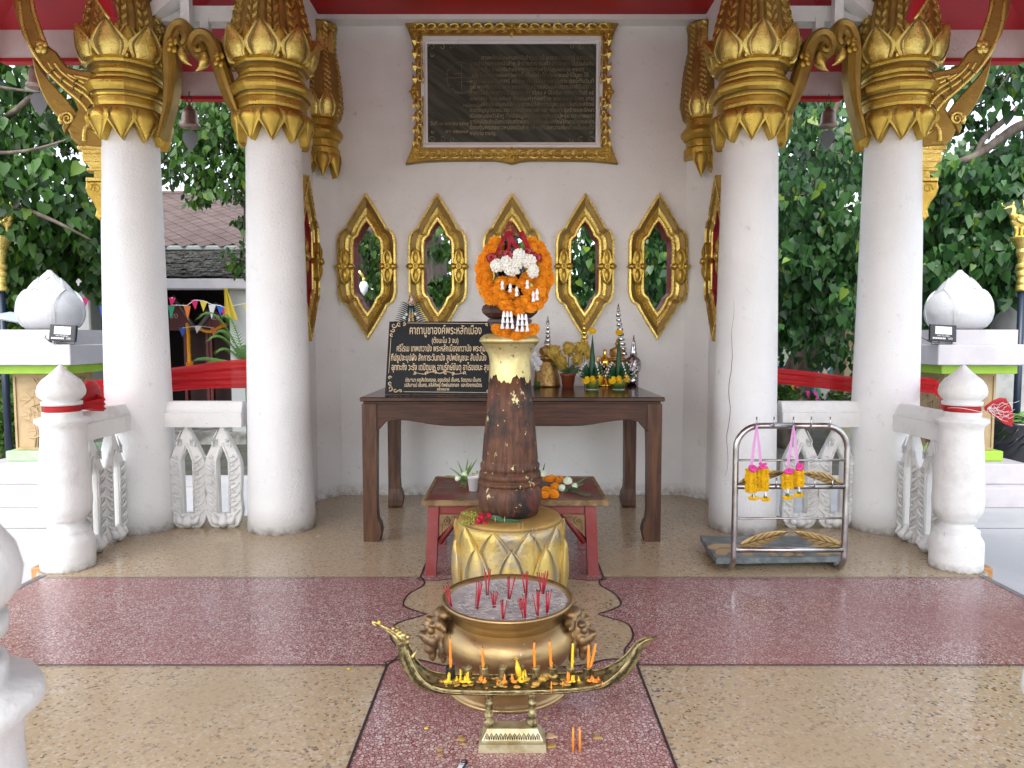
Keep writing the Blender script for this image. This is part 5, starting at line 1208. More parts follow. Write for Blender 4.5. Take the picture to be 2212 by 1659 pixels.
kb = .3418 * YB / FD; rs = []
W3 = [BP(p.x, p.y) for p in sp2]
for i, c in enumerate(W3):
    t_ = (W3[min(i + 1, len(W3) - 1)] - W3[max(i - 1, 0)]).normalized(); a = Vector((-t_.z, 0, t_.x)); h = hg[i] * kb; d = dpp[i]; Y = Vector((0, 1, 0))
    if i < 12: a = a
    rs.append([tuple(c + a * h * .9 - Y * d), tuple(c + a * h * .55 - Y * d * 1.03), tuple(c + a * h * .5 - Y * d * .95), tuple(c - a * h * .35 - Y * d * .8), tuple(c - a * h * .9 - Y * d * .35), tuple(c - a * h * .9 + Y * d * .35), tuple(c - a * h * .35 + Y * d * .8), tuple(c + a * h * .5 + Y * d * .95), tuple(c + a * h * .9 + Y * d), tuple(c + a * h * .55 + Y * d * .8), tuple(c + a * h * .50), tuple(c + a * h * .55 - Y * d * .8)])
b = MB(); b.rings(rs, True, True, smooth=True); b.build('hull', BRASSD, bt)
b = MB()   # relief: engraved scallops and rim beads on the near side
for i in range(4, len(W3) - 8):
    for f_ in (0, .5):
        c = W3[i] * (1 - f_) + W3[i + 1] * f_; t_ = (W3[i + 1] - W3[i - 1]).normalized(); a = Vector((-t_.z, 0, t_.x)); h = hg[i] * kb; d = dpp[i]
        p_ = c - Vector((0, d * .9, 0)); b.tube([p_ + a * h * .30 - t_ * .004, p_ + a * h * .12 + Vector((0, d * .03, 0)), p_ - a * h * .05 + t_ * .004 + Vector((0, d * .05, 0))], [.0014, .0036, .0014], 5)
b.build('hull_relief', BRASSK, bt)
b = MB()
for sgn in (1, -1):
    P = [W3[i] + Vector((-(W3[min(i + 1, len(W3) - 1)] - W3[i - 1]).normalized().z, 0, (W3[min(i + 1, len(W3) - 1)] - W3[i - 1]).normalized().x)) * hg[i] * kb * .92 - Vector((0, sgn * dpp[i], 0)) for i in range(2, len(W3) - 2)]; b.tube(P, .0026, 5)
    P = [q - Vector((0, sgn * .001, .010)) for q in P[4:-8]]; b.tube(P, .0014, 5)
b.build('rim', mat('rim brass', (.5, .42, .2), .35, .85, col2=(.2, .15, .07), ns=40), bt)
hd = []; b = MB()
beak = sm([(226, 452), (262, 468), (300, 488), (345, 508), (385, 530), (420, 560), (430, 590)], 4); rad = np.interp(np.linspace(0, 1, len(beak)), [0, .1, .4, .6, .8, 1], [.003, .006, .009, .014, .021, .017])
b.tube([BP(p.x, p.y) for p in beak], list(rad), 10, flat=.8)
b.tube([BP(p.x, p.y) for p in sm([(300, 498), (345, 528), (380, 560), (400, 590)], 4)], [.004, .006, .008, .009, .010, .012, .013, .013, .013, .013, .013, .012, .01][:13], 8, flat=.8)
b.tube([BP(228, 448), BP(222, 456), BP(232, 472), BP(262, 484)], [.002, .004, .005, .004], 6)
for cx, cy, r_ in ((352, 498, .009), (374, 508, .009), (392, 522, .010), (415, 540, .012), (445, 548, .010), (440, 580, .009)): b.ball(BP(cx, cy, YB - .008), r_, 8, 6)
b.tube([BP(430, 560), BP(455, 548), BP(466, 545)], [.012, .006, .001], 6); b.tube([BP(425, 590), BP(450, 585), BP(462, 575)], [.012, .006, .001], 6)
b.tube([BP(448, 690), BP(480, 665), BP(502, 624)], [.018, .009, .001], 6)
b.tube([BP(392, 492 + 18), BP(380, 488), BP(358, 486)], [.003, .005, .002], 5)
b.build('swan_head', mat('bright worn brass', (.56, .46, .20), .34, .85, col2=(.25, .18, .08), ns=45, lo=.45, hi=.6, bump=.002, bs=90), bt)
b = MB(); b.ball(BP(384, 526, YB - .024), .004, 8, 6); b.ball(BP(262, 458, YB - .006), .006, 6, 4); b.build('eye', CANY, bt)
def post(cx):
    b = MB(); zt_ = BP(cx, 888).z; zb_ = .072; x = BP(cx, 900).x; hgt_ = zt_ - zb_
    b.lathe([(.019, 0), (.019, .018), (.014, .022), (.016, .034), (.0155, .044), (.012, .046), (.013, hgt_ * .62), (.016, hgt_ * .64), (.016, hgt_ * .68), (.011, hgt_ * .71), (.015, hgt_ * .8), (.016, hgt_ * .9), (.013, hgt_)], 18, c=(x, YB, zb_)); b.build('post', BRASSD, bt)
post(957); post(1230)
b = MB(); xa_, xb_ = BP(885, 1270).x + .005, BP(1325, 1270).x - .005; pr = [(0, 0), (.002, .03), (.012, .034), (.012, .040), (.026, .062), (.03, .0725)]
b.rings([[(xa_ + i_, YB - .055 + i_, z), (xb_ - i_, YB - .055 + i_, z), (xb_ - i_, YB + .055 - i_, z), (xa_ + i_, YB + .055 - i_, z)] for i_, z in pr], True, True, smooth=False); b.build('foot', mat('pale worn brass', (.52, .47, .30), .45, .6, col2=(.34, .27, .13), ns=16, lo=.45, hi=.65), bt)
b = MB()
for k in range(12):
    x = xa_ + .03 + (xb_ - xa_ - .06) * k / 11; b.tube([(x - .008, YB - .0435, .042), (x - .005, YB - .038, .053), (x, YB - .033, .060), (x + .005, YB - .038, .053), (x + .008, YB - .0435, .042)], .0016, 4); b.tube([(x, YB - .0425, .043), (x, YB - .036, .054)], [.003, .001], 4)
b.build('foot_relief', BRASSK, bt)
# candle cups, wax and candles
cups = [(712, 762, 'g'), (820, 765, 0), (925, 775, 0), (1045, 770, 0), (1150, 765, 0), (1252, 765, 0), (1363, 762, 0), (1476, 762, 0), (1580, 770, 0)]
ZD = BP(1100, 805, YB + .01).z
for cx, cy, g in cups:
    c = BP(cx, 820); b = MB(); ct = Vector((c.x, YB + .012, ZD - .006)); b.lathe([(.009, 0), (.0155, .006), (.0165, .012), (.016, .040), (.0178, .045), (.015, .045), (.013, .034), (.001, .034)], 14, c=ct); b.build('candle_cup', IRON if g == 'g' else BRASSD, bt)
cand = [(713, 560, 738, CANO, 0, 'orange candle in the dark cup nearest the swan head'), (917, 622, 742, CANO, -3, 'short orange candle third from the swan head'), (1243, 585, 742, CANO, -4, 'tall thin orange candle just right of the boat middle'), (1340, 578, 740, CANO, -14, 'orange candle leaning left, fourth from the boat tail'),
        (1488, 590, 742, CANY, 4, 'bright yellow candle near the tail end of the boat'), (1588, 600, 740, CANO, 0, 'left one of two orange candles in the last cup'), (1632, 590, 740, CANO, 34, 'slanted orange candle in the last cup by the tail')]
for cx, yt, yb, m, ln, lab in cand:
    base = BP(cx - ln, 745); base.y = YB + .012; base.z = ZD + .022; top = BP(cx, yt, YB + .012); t = thing('candle', lab, 'candle', tuple(base), 'thin candles burning down in the boat')
    b = MB(); n_ = 6; b.tube([base + (top - base) * (i / n_) + Vector((rnd.uniform(-.0006, .0006), 0, 0)) for i in range(n_ + 1)], [.0052] + [.0048] * (n_ - 1) + [.0034], 8)
    for k in range(2): f = rnd.uniform(.2, .8); b.ball(base + (top - base) * f + Vector((.004, -.002, 0)), .0028, 6, 5, (1, 1, 2.2))
    b.build('wax_stick', m, t); b = MB(); b.tube([top, top + Vector((.001, 0, .008))], .0009, 4); b.build('wick', INCK, t)
# drips
ra = random.Random(4)
def drips(name, m, lst, seed):
    ra = random.Random(seed); b = MB()
    for cx, n_, hh_ in lst:
        c = BP(cx, 800); 
        for k in range(n_):
            x = c.x + ra.uniform(-.016, .018); y = YB - ra.uniform(.006, .02); z1 = ZD + ra.uniform(.3, 1) * hh_; z0_ = ZD - .002; l = z1 - z0_
            b.tube([(x, y + .004, z1), (x + ra.uniform(-.003, .003), y, z0_ + l * .5), (x + ra.uniform(-.005, .005), y - .002, z0_)], [.003, ra.uniform(.003, .005), ra.uniform(.004, .008)], 6)
            b.ball((x + ra.uniform(-.01, .01), y - .004, z0_ + .002), ra.uniform(.005, .009), 7, 5, (1.3, 1, .6))
    o = b.build(name, m, bt); o['kind'] = 'stuff'; return o
drips('yellow_drips', CANY, [(728, 4, .036), (805, 6, .040), (1155, 4, .04), (1505, 3, .03)], 1)
drips('orange_drips', CANO, [(905, 4, .038), (1075, 2, .03), (1460, 3, .035), (1635, 4, .016)], 2)
b = MB(); ra = random.Random(6)
for i in range(58):
    f = ra.random(); cx = 660 + 980 * f; c = BP(cx, 820); b.ball((c.x, YB + ra.uniform(-.040, .035), ZD - .016 + ra.uniform(0, .005)), ra.uniform(.004, .011), 7, 5, (1.5, 1, .45))
for i in range(15):
    c = BP(1180 + 190 * ra.random(), 800); b.ball((c.x, YB + ra.uniform(-.035, .02), ZD + ra.uniform(-.004, .014)), ra.uniform(.006, .013), 6, 4, (1.4, 1, .7))
o = b.build('melted_wax', WAXM, bt); o['kind'] = 'stuff'
b = MB(); c = BP(1140, 700); b.tube([BP(1150, 730, YB - .01), BP(1135, 700, YB - .01), BP(1112, 685, YB - .01), BP(1125, 680, YB - .01), BP(1140, 690, YB - .01)], .0018, 5); b.tube([BP(1150, 790, YB - .008), BP(1140, 745, YB - .008), BP(1132, 705, YB - .008)], [.012, .010, .003], 7); b.build('twisted_wax', CANY, bt)
b = MB()
for cx, l in ((1352, 60), (1424, 22), (1010, 14), (1675, 20)): b.tube([BP(cx, 832, YB - .062), BP(cx, 840 + l, YB - .062)], [.0022, .003], 6); 
o = b.build('wax_runs', CANO, bt); o['kind'] = 'stuff'

# ---------------------------------------------------------------- things on the floor in front
for i, (x, lab) in enumerate(((1238, 'left one of two orange candles standing on the red floor'), (1252, 'right one of two orange candles standing on the red floor'))):
    p_ = F(x + (0 if i == 0 else 1), 1624); q = D(x, 1571, p_.y); t = thing('candle', lab, 'candle', tuple(p_), 'pair of orange candles on the floor'); b = MB(); b.tube([p_, (p_ + q) / 2, q], [.0045, .0042, .0035], 8); b.build('wax_stick', CANO, t)
    b = MB(); b.tube([q, q + Vector((.003 * (i * 2 - 1), 0, .008))], .0009, 4); b.build('wick', INCK, t)
    if i == 0: b = MB(); b.ball(p_, .010, 8, 4, (1.3, 1, .2)); b.build('wax_pool', mat('brown wax', (.35, .13, .03), .4), t)
spots = [(1190, 1611, .016, WAXM), (1140 + 50, 1590, .02, mat('tan wax flake', (.62, .42, .25), .5)), (996, 1596, .016, mat('old ochre wax', (.42, .28, .08), .45)), (1001, 1607, .008, WAXM), (1291, 1592, .016, mat('old ochre wax', (.42, .28, .08), .45)), (921, 1573, .007, CANY), (754, 1445, .008, CANY), (949, 1619, .01, mat('old ochre wax', (.42, .28, .08), .45)), (951, 1632, .009, mat('old ochre wax', (.42, .28, .08), .45)), (1049 + 130, 1552, .007, WAXM)]
wds = ['orange wax blob at the right edge of the brass foot', 'tan curled wax flake behind the brass foot corner', 'ochre wax splash left of the brass foot', 'small orange wax crumb under the ochre splash', 'flat ochre wax stain right of the two floor candles', 'small yellow wax crumb left of the brass foot', 'yellow petal crumb on the beige floor at left', 'brown wax stain above the lighter', 'brown wax dot just above the lighter', 'tiny wax crumb behind the brass foot']
for (x, y, r_, m), lab in zip(spots, wds):
    p_ = F(x, y, .003); b = MB(); b.lathe([(r_, 0), (r_ * .9, .0018), (r_ * .4, .003), (.001, .0032)], 14, c=p_, wob=lambda a, z, k=x: 1 + .25 * sin(3 * a + k) + .15 * sin(5 * a + k)); here('wax_drop', b, m, lab, 'wax', p_)
p_ = F(1002, 1652); t = thing('lighter', 'blue disposable lighter with white label at the bottom edge', 'lighter', tuple(p_))
def lt(a, c, m, nm, e=.002):
    b = MB(); b.bbox(a, c, e); b.xf(Matrix.Translation(p_) @ Matrix.Rotation(-.28, 4, 'Z')); b.build(nm, m, t)
lt((-.011, -.062, .001), (.011, -.002, .013), mat('navy plastic', (.012, .03, .07), .25), 'lighter_body', .004); lt((-.0105, -.0018, .001), (.0105, .011, .0125), mat('black metal', (.02, .015, .015), .3, .5), 'lighter_head'); lt((-.008, -.055, .0131), (.007, -.012, .0134), LABW, 'paper_label', .0001); lt((-.006, -.004, .006), (.006, .004, .0145), STEEL, 'spark_wheel')
b = MB()
for k in range(9): b.box((-.006 + k * .0012, -.024, .01345), (-.0055 + k * .0012, -.015, .0136))
b.xf(Matrix.Translation(p_) @ Matrix.Rotation(-.28, 4, 'Z')); b.build('barcode', PLASTB, t)
for x, y, a, l, lab in ((1602 + 40, 1262 - 10, .1, .05, 'thin dry twig on the beige floor under the rack'), (1258, 1118 + 70, .3, .05, 'small dry twig right of the red stool')):
    p_ = F(x, y); b = MB(); b.tube([p_ + Vector((-l, .01, .003)), p_ + Vector((0, 0, .005)), p_ + Vector((l, -.014, .003))], .0015, 4); here('dry_twig', b, BARK, lab, 'twig', p_)
# ---------------------------------------------------------------- offerings on the altar table
def TP(px, py): return F(px, max(py, 834.5), TZ + .001)
def statue(px, py, ytop, ybody, hbw, label, y_=None):
    c = TP(px, py); k = c.y / FD; t = thing('gilt_statue', label, 'statue', tuple(c), 'gilt seated figures on the altar table')
    H_ = D(px, ytop, c.y).z - TZ; bz = D(px, ybody, c.y).z - TZ; r = hbw * k
    b = MB(); b.lathe([(r, 0), (r * 1.02, bz * .08), (r * .96, bz * .16), (r * .98, bz * .22), (r * .9, bz * .45), (r * .82, bz * .55), (r * .86, bz * .62), (r * .7, bz * .8), (r * .72, bz * .9), (r * .6, bz)], 28, c=c, wob=lambda a, z: 1 + .025 * sin(16 * a)); b.build('statue_base', STATG, t)
    s_ = (H_ - bz); B = c + Vector((0, 0, bz)); b = MB()
    b.ball(B + Vector((0, -.01, s_ * .10)), s_ * .40, 18, 8, (1.05, .7, .34)); b.lathe([(s_ * .22, 0), (s_ * .24, s_ * .2), (s_ * .27, s_ * .42), (s_ * .29, s_ * .54), (s_ * .2, s_ * .62), (s_ * .09, s_ * .66), (s_ * .085, s_ * .70)], 18, c=B + Vector((0, 0, 0)))
    b.ball(B + Vector((0, 0, s_ * .79)), s_ * .115, 14, 10, (.88, .95, 1.2)); b.ball(B + Vector((0, .005, s_ * .91)), s_ * .07, 10, 8); b.lathe([(s_ * .04, 0), (s_ * .02, s_ * .05), (.001, s_ * .1)], 8, c=B + Vector((0, 0, s_ * .95)))
    for sx in (-1, 1):
        b.tube([B + Vector((sx * s_ * .25, 0, s_ * .54)), B + Vector((sx * s_ * .31, -.01, s_ * .34)), B + Vector((sx * s_ * .20, -s_ * .2, s_ * .20)), B + Vector((sx * s_ * .05, -s_ * .26, s_ * .17))], [s_ * .075, s_ * .065, s_ * .05, s_ * .035], 8)
        b.ball(B + Vector((sx * s_ * .11, 0, s_ * .79)), s_ * .025, 6, 5, (.5, .7, 2.2)); b.ball(B + Vector((sx * s_ * .04, -s_ * .10, s_ * .81)), s_ * .015, 6, 4)
    b.ball(B + Vector((0, -s_ * .115, s_ * .77)), s_ * .02, 6, 5, (.8, 1, 1.5))
    for i in range(7):
        z = s_ * (.24 + .045 * i); b.tube([B + Vector((s_ * .26 * cos(a), -s_ * .265 * sin(a) * .98, z + .02 * s_ * sin(a * 2))) for a in np.linspace(.3, pi - .3, 9)], s_ * .012, 4)
    b.build('seated_figure', STATG, t); return t
statue(1181, 833, 731, 778, 29, 'gilt seated figure beside the silver parasol, just right of the pillar')
statue(1333, 826, 732, 782, 22, 'gilt seated figure behind the right banana-leaf offering')
def chat(px, py, ytop, lean, m, label, tiers, w0, w1, yb):
    c = TP(px, py); t = thing('tiered_parasol', label, 'parasol', tuple(c), 'little tiered parasols on the altar table'); Z = lambda y: D(px, y, c.y).z; k = c.y / FD
    b = MB(); b.tube([(c.x + lean * k, c.y, TZ), (c.x, c.y, Z(ytop + 12))], .0028, 6); b.build('pole', m, t)
    b = MB(); b.lathe([(.016, Z(ytop + 18)), (.013, Z(ytop + 15)), (.009, Z(ytop + 9)), (.002, Z(ytop))], 10, c=(c.x, c.y, 0)); b.build('spire', m, t)
    for i in range(tiers):
        f = i / (tiers - 1); y = ytop + 24 + (yb - ytop - 24) * f; r = (w0 + (w1 - w0) * f) * k; cx = c.x + lean * k * f * .8
        b = MB(); b.lathe([(r * .3, Z(y) + .005), (r * .95, Z(y) + .004), (r, Z(y)), (r, Z(y + 5)), (r * .9, Z(y + 5.5)), (r * .85, Z(y))], 20, c=(cx, c.y, 0), wob=lambda a, z: 1 + .05 * sin(10 * a)); b.build('tier', m, t)
chat(1183, 826, 683, -1, SILVER, 'silver tiered parasol left of the yellow silk flowers', 8, 4, 9, 770)
chat(1261, 828, 684, 2, SHGOLD, 'gold tiered parasol behind the yellow silk flowers', 6, 4, 11, 757)
chat(1334, 822, 655, 14, SILVER, 'tallest silver tiered parasol near the right end of the table', 9, 5, 9, 762)
# potted silk flowers
c = TP(1227, 836); t = thing('potted_silk_flowers', 'yellow silk flowers in a terracotta pot on the altar table', 'flower pot', tuple(c)); k = c.y / FD
b = MB(); b.lathe([(12 * k, 0), (15.5 * k, 24 * k), (17.5 * k, 25 * k), (17.5 * k, 29 * k), (15 * k, 29 * k), (13 * k, 22 * k), (.001, 22 * k)], 28, c=c, wob=lambda a, z: 1 + (.03 * sin(12 * a) if z > 24.5 * k else 0)); b.build('pot', TERRA, t)
for i, (x, y, r_) in enumerate(((1197, 760, 14), (1229, 753, 14.5), (1211, 781, 15), (1257, 752, 15), (1247, 776, 12), (1270, 765, 9))):
    q = D(x, y, c.y - .02 * (i % 3)); link('silk_flower', SILK, t, q - wl(t), (1.2, rnd.uniform(-.5, .5), i), (r_ * k * 1.22, r_ * k * 1.22, r_ * k * 1.1))
    if i < 5:
        b = MB(); b.tube([c + Vector((0, 0, 26 * k)), (Vector(c) + q) / 2 + Vector((0, .01, .02)), q], .003, 5); b.build('stem', LEAFG, t)
b = MB()
for x, y in ((1213, 798), (1228, 800), (1244, 796), (1206, 792), (1222, 790), (1252, 802), (1236, 788)): blade_leaf(b, D(1227, 806, c.y), D(x + (x - 1227) * .6, y - 4, c.y - .02), .017, .0)
b.build('leaves', LEAFG, t)
# white silk bunch by the pillar
c = TP(1160, 838); t = thing('white_silk_flowers', 'white silk flower bunch peeping out right of the pillar', 'flowers', tuple(c)); WSILK = ruffle(1, 70, 31, WHT, .8); k = c.y / FD
for i, (x, y) in enumerate(((1153, 765), (1160, 776), (1155, 787), (1165, 784), (1148, 778), (1160, 795))): q = D(x, y, c.y); link('silk_flower', WSILK, t, q - wl(t), (1, i, 0), (7.5 * k,) * 3)
b = MB(); b.tube([c, D(1157, 800, c.y), D(1156, 780, c.y)], .004, 5); b.lathe([(.02, 0), (.026, .05), (.02, .052)], 14, c=c); b.build('stem', LEAFG, t)
# banana leaf offerings
def baisri(px, pyb, ytip, label):
    c = TP(px, pyb); k = c.y / FD; t = thing('banana_leaf_offering', label, 'offering', tuple(c), 'folded banana leaf offerings with marigolds'); h = D(px, ytip, c.y).z - TZ
    b = MB(); b.lathe([(13.5 * k, 0), (15.5 * k, 22 * k), (15 * k, 22 * k), (13 * k, 3 * k)], 24, c=c + Vector((0, 0, .004)), wob=lambda a, z: 1 + .02 * sin(7 * a)); b.build('leaf_cup', BANG, t)
    b = MB(); b.lathe([(13 * k, 0), (13.4 * k, .006)], 20, c=c); b.lathe([(15.8 * k, 21.4 * k), (15.9 * k, 23 * k), (15 * k, 23 * k)], 24, c=c); b.build('white_rim', WHT, t)
    b = MB(); b.lathe([(9 * k, 20 * k), (8 * k, 45 * k), (5 * k, 75 * k), (.002, h)], 14, c=c, wob=lambda a, z: 1 + .04 * sin(3 * a + z * 90)); b.build('leaf_cone', PALMG, t)
    b = MB(); w = MB(); ra = random.Random(int(px))
    for side in range(5):
        a0 = side * 2 * pi / 5 - pi / 2 + .3
        for j in range(6):
            f = j / 5; base = c + Vector((cos(a0) * 12 * k, sin(a0) * 12 * k, 22 * k + j * 4 * k)); L_ = (26 - 2 * j) * k
            d = Vector((cos(a0) * (1.15 - .75 * f), sin(a0) * (1.15 - .75 * f), .35 + .75 * f)).normalized()
            b.tube([base, base + d * L_ * .6, base + d * L_], [.012, .0075, .001], 6); w.ball(base + d * L_ * 1.03, .0055, 6, 4, (1, 1, 1.6))
    b.build('leaf_fans', PALMG, t); w.build('white_buds', WHT, t)
    pom(t, D(px + 1, ytip - 9, c.y), .030, 0, True, rnd)
    for dx, dy, yy in ((-13, -20, -.045), (15, -24, -.03), (2, -21, -.06)): pom(t, D(px + dx, pyb + dy, c.y + yy), .031 if dx != 2 else .030, 1, True, rnd, face=(1.3, dx * .03, dx))
baisri(1279, 841, 724, 'left banana leaf offering with a yellow marigold on its tip')
baisri(1336, 841, 727, 'right banana leaf offering with a yellow marigold on its tip')
c = TP(1306, 834); k = c.y / FD; t = thing('gold_vessel', 'small shiny gold handled vessel between the two banana leaf offerings', 'vessel', tuple(c))
b = MB(); b.lathe([(15 * k, 0), (15 * k, 3 * k), (12 * k, 7 * k), (9 * k, 14 * k), (5 * k, 20 * k), (4 * k, 30 * k), (9 * k, 40 * k), (12 * k, 50 * k), (10 * k, 60 * k), (4 * k, 66 * k), (3 * k, 72 * k), (4 * k, 78 * k), (.001, 81 * k)], 24, c=c); b.build('vessel_body', SHGOLD, t)
b = MB()
for s in (-1, 1): b.tube([c + Vector((s * 10 * k, 0, 46 * k)), c + Vector((s * 17 * k, 0, 56 * k)), c + Vector((s * 14 * k, 0, 64 * k)), c + Vector((s * 6 * k, 0, 62 * k))], .006, 6)
b.build('handle', SHGOLD, t)
c = TP(1366, 834); k = c.y / FD; t = thing('silver_foil_cone', 'silver foil cone offering at the right end of the altar table', 'offering', tuple(c))
b = MB(); b.lathe([(13 * k, 0), (13 * k, 26 * k)], 24, c=c); b.build('silver_cup', SILVER, t)
b = MB(); ra = random.Random(3); b.lathe([(10 * k, 26 * k), (16 * k, 34 * k), (18 * k, 46 * k), (15 * k, 58 * k), (9 * k, 64 * k)], 18, c=c, wob=lambda a, z: 1 + .12 * sin(7 * a + z * 300) + .08 * sin(11 * a - z * 200), smooth=False); b.build('crumpled_foil', SILVER, t)
b = MB(); b.lathe([(9 * k, 60 * k), (7 * k, 75 * k), (3.5 * k, 95 * k), (.002, 111 * k)], 20, c=c + Vector((2 * k, 0, 0))); b.build('foil_spire', SILVER, t)
# fan decoration behind the sign
c = Vector((D(888, 697, 5.75).x, 5.75, TZ)); t = thing('palm_fan_decoration', 'green palm fan decoration with white star flowers behind the black sign', 'decoration', tuple(c)); Q_ = lambda x, y, dy=0: D(x, y, 5.75 + dy)
b = MB()
for s in (-1, 1):
    a = Q_(888 + s * 4, 660); e = Q_(888 + s * 16, 740); b.tube([a, e], .010, 6)
    for i in range(20):
        f = i / 19; p_ = a + (e - a) * f; L_ = (22 + 14 * f) * 5.75 / FD; d = Vector((s * .95, -.1, .72 - .4 * f)).normalized(); b.tube([p_, p_ + d * L_ * .5 + Vector((0, 0, -.004)), p_ + d * L_ + Vector((0, 0, -.02))], [.006, .005, .001], 4)
b.tube([Q_(888, 660), Q_(888, 850)], .008, 6); b.build('palm_fans', mat('dark green ribbon leaf', (.012, .05, .035), .5), t)
b = MB()
for x, y in ((878, 679), (873, 686), (897, 678), (903, 686), (882, 699), (907, 697), (889, 647), (868, 700)):
    q = Q_(x, y, -.05)
    for a in range(8): an = a * pi / 4; b.add([q, q + Vector((.006 * cos(an + .4), 0, .006 * sin(an + .4))), q + Vector((.019 * cos(an), -.004, .019 * sin(an))), q + Vector((.006 * cos(an - .4), 0, .006 * sin(an - .4)))], [(0, 1, 2, 3)])
b.build('star_flowers', WHT, t)
b = MB(); ra = random.Random(5)
for i in range(46):
    f = ra.random() ** .7; b.ball(Q_(888 + ra.uniform(-1, 1) * (2 + 8 * f), 634 + 24 * f, -.03 + ra.uniform(-.01, .01)), ra.uniform(.005, .0085), 6, 4)
b.build('berry_cluster', mat('dusty pink berries', (.42, .14, .17), .5, col2=(.55, .38, .12), ns=45, lo=.48, hi=.52), t)
b = MB()
for i in range(24): b.ball(Q_(890 + ra.uniform(-6, 6), 690 + ra.uniform(-14, 10), -.03), .006, 6, 4)
b.build('gold_cluster', SHGOLD, t)

# ---------------------------------------------------------------- steel garland rack
YR = 4.25
def RP(cx, cy, y=YR): return D(1458 + .3408 * cx, 810 + .3408 * cy, y)
rk = thing('garland_rack', 'bent steel tube rack with hooks for hanging flower garlands', 'rack', tuple(F(1700, 1240)))
xl_, xr_, zt_ = RP(382, 700).x, RP(1086, 700).x, RP(700, 322).z
tr = .0185
def bend(x, s):
    P = [(x, YR, .12)]
    return P
for s, x in ((-1, xl_), (1, xr_)):
    P = [Vector((x, YR + .48, .02)), Vector((x, YR + .30, .02)), Vector((x, YR + .10, .02))]
    for i in range(1, 7): a = i / 6 * pi / 2; P.append(Vector((x, YR + .10 - .10 * sin(a), .02 + .10 * (1 - cos(a)))))
    P += [Vector((x, YR, .4)), Vector((x, YR, zt_ - .14))]
    for i in range(1, 9): a = i / 8 * pi / 2; P.append(Vector((x - s * .14 * (1 - cos(a)), YR, zt_ - .14 + .14 * sin(a))))
    P.append(Vector(((xl_ + xr_) / 2, YR, zt_))); b = MB(); b.tube(P, tr, 12); b.build('side_tube', STEEL, rk)
for cy, r_ in ((540, .007), (706, .017), (908, .0065), (1108, .017)):
    z = RP(700, cy).z; b = MB(); b.tube([(xl_ + .01, YR, z), (xr_ - .01, YR, z)], r_, 10); b.build('crossbar', STEEL, rk)
HK = MB(); HK.tube([(0, -.012, 0), (0, -.026, .002), (0, -.032, .015), (0, -.032, .058)], .0048, 7); HKM = HK.mesh('hook', STEEL)
hx = []
for cx in (505, 615, 737, 850, 968): x = RP(cx, 320).x; hx.append(x); link('hook', HKM, rk, Vector((x, YR - .002, zt_)) - wl(rk))
for cx in (520, 630, 755, 870, 982): x = RP(cx, 700).x; link('hook', HKM, rk, Vector((x, YR - .002, RP(700, 706).z)) - wl(rk))
BLF = mat('brushed brass leaf', (.36, .25, .11), .4, .8, col2=(.27, .18, .075), ns=18)
def leafplate(a, bpt, mid, w_, nm='leaf_ornament'):
    b = MB(); P = sm([a, mid, bpt], 8); P = [(p.x, p.y) for p in P]; n_ = len(P); top = []; bot = []; c3 = []
    for i, (x, y) in enumerate(P):
        f = i / (n_ - 1); ww = w_ * sin(pi * f ** .8) ** .9 if 0 < f < 1 else .5; top.append(RP(x, y - ww, YR + .010)); bot.append(RP(x, y + ww, YR + .010)); c3.append(RP(x, y, YR + .006))
    b.add(top + c3 + bot, [(i, n_ + i, n_ + i + 1, i + 1) for i in range(n_ - 1)] + [(n_ + i, 2 * n_ + i, 2 * n_ + i + 1, n_ + i + 1) for i in range(n_ - 1)], True)
    b.add([p + Vector((0, .003, 0)) for p in top + c3 + bot], [(i, i + 1, n_ + i + 1, n_ + i) for i in range(n_ - 1)] + [(n_ + i, n_ + i + 1, 2 * n_ + i + 1, 2 * n_ + i) for i in range(n_ - 1)], True)
    lo_ = b.build(nm, BLF, rk); b = MB()
    b.tube([p + Vector((0, -.003, 0)) for p in c3], .0028, 5)
    for i in range(3, n_ - 3, 2):
        for arr in (top, bot): j = min(n_ - 1, i + 3) ; b.tube([c3[i] + Vector((0, -.003, 0)), c3[i] * .15 + arr[max(0, min(n_ - 1, j))] * .85 + Vector((0, -.003, 0))], .0018, 4)
    b.build('veins', mat('dark brass vein', (.14, .09, .035), .5, .6), lo_)
leafplate((402, 688), (700, 618), (560, 640), 32); leafplate((1068, 694), (808, 622), (930, 646), 32)
leafplate((412, 1078), (716, 994), (570, 1036), 38); leafplate((1076, 1086), (756, 994), (900, 1042), 38)
# marble slab with painted strokes lying on the rack feet
zs = .046; A1, A2, A3, A4 = [F(1458 + .3408 * x, 810 + .3408 * y, zs) for x, y in ((262, 1192), (1078, 1178), (1000, 1043), (160, 1045))]
sl = thing('marble_slab', 'grey marble slab with tan painted strokes lying on the rack feet', 'slab', (A1.x, A1.y, .038))
b = MB(); ring = [A1, A2, Vector((A2.x + .02, A3.y, 0)), A4]; zs = .074; b.rings([[(p.x, p.y, .039) for p in ring], [(p.x, p.y, zs) for p in ring]], True, True, smooth=False); b.build('slab', GREYM, sl)
def stroke(pts, w0=.035):
    w0 *= 1.15
    b = MB(); P = [F(1458 + .3408 * p.x, 810 + .3408 * p.y, .046) + Vector((0, 0, zs + .0008 - .046)) for p in sm(pts, 6)]
    n_ = len(P); vs = []
    for i, p in enumerate(P):
        t_ = (P[min(i + 1, n_ - 1)] - P[max(i - 1, 0)]).normalized(); q = Vector((-t_.y, t_.x, 0)) * w0 * .5 * (1 + .5 * sin(pi * i / n_)); vs += [p - q, p + q]
    b.add(vs, [(2 * i, 2 * i + 2, 2 * i + 3, 2 * i + 1) for i in range(n_ - 1)]); b.build('painted_stroke', TANL, sl)
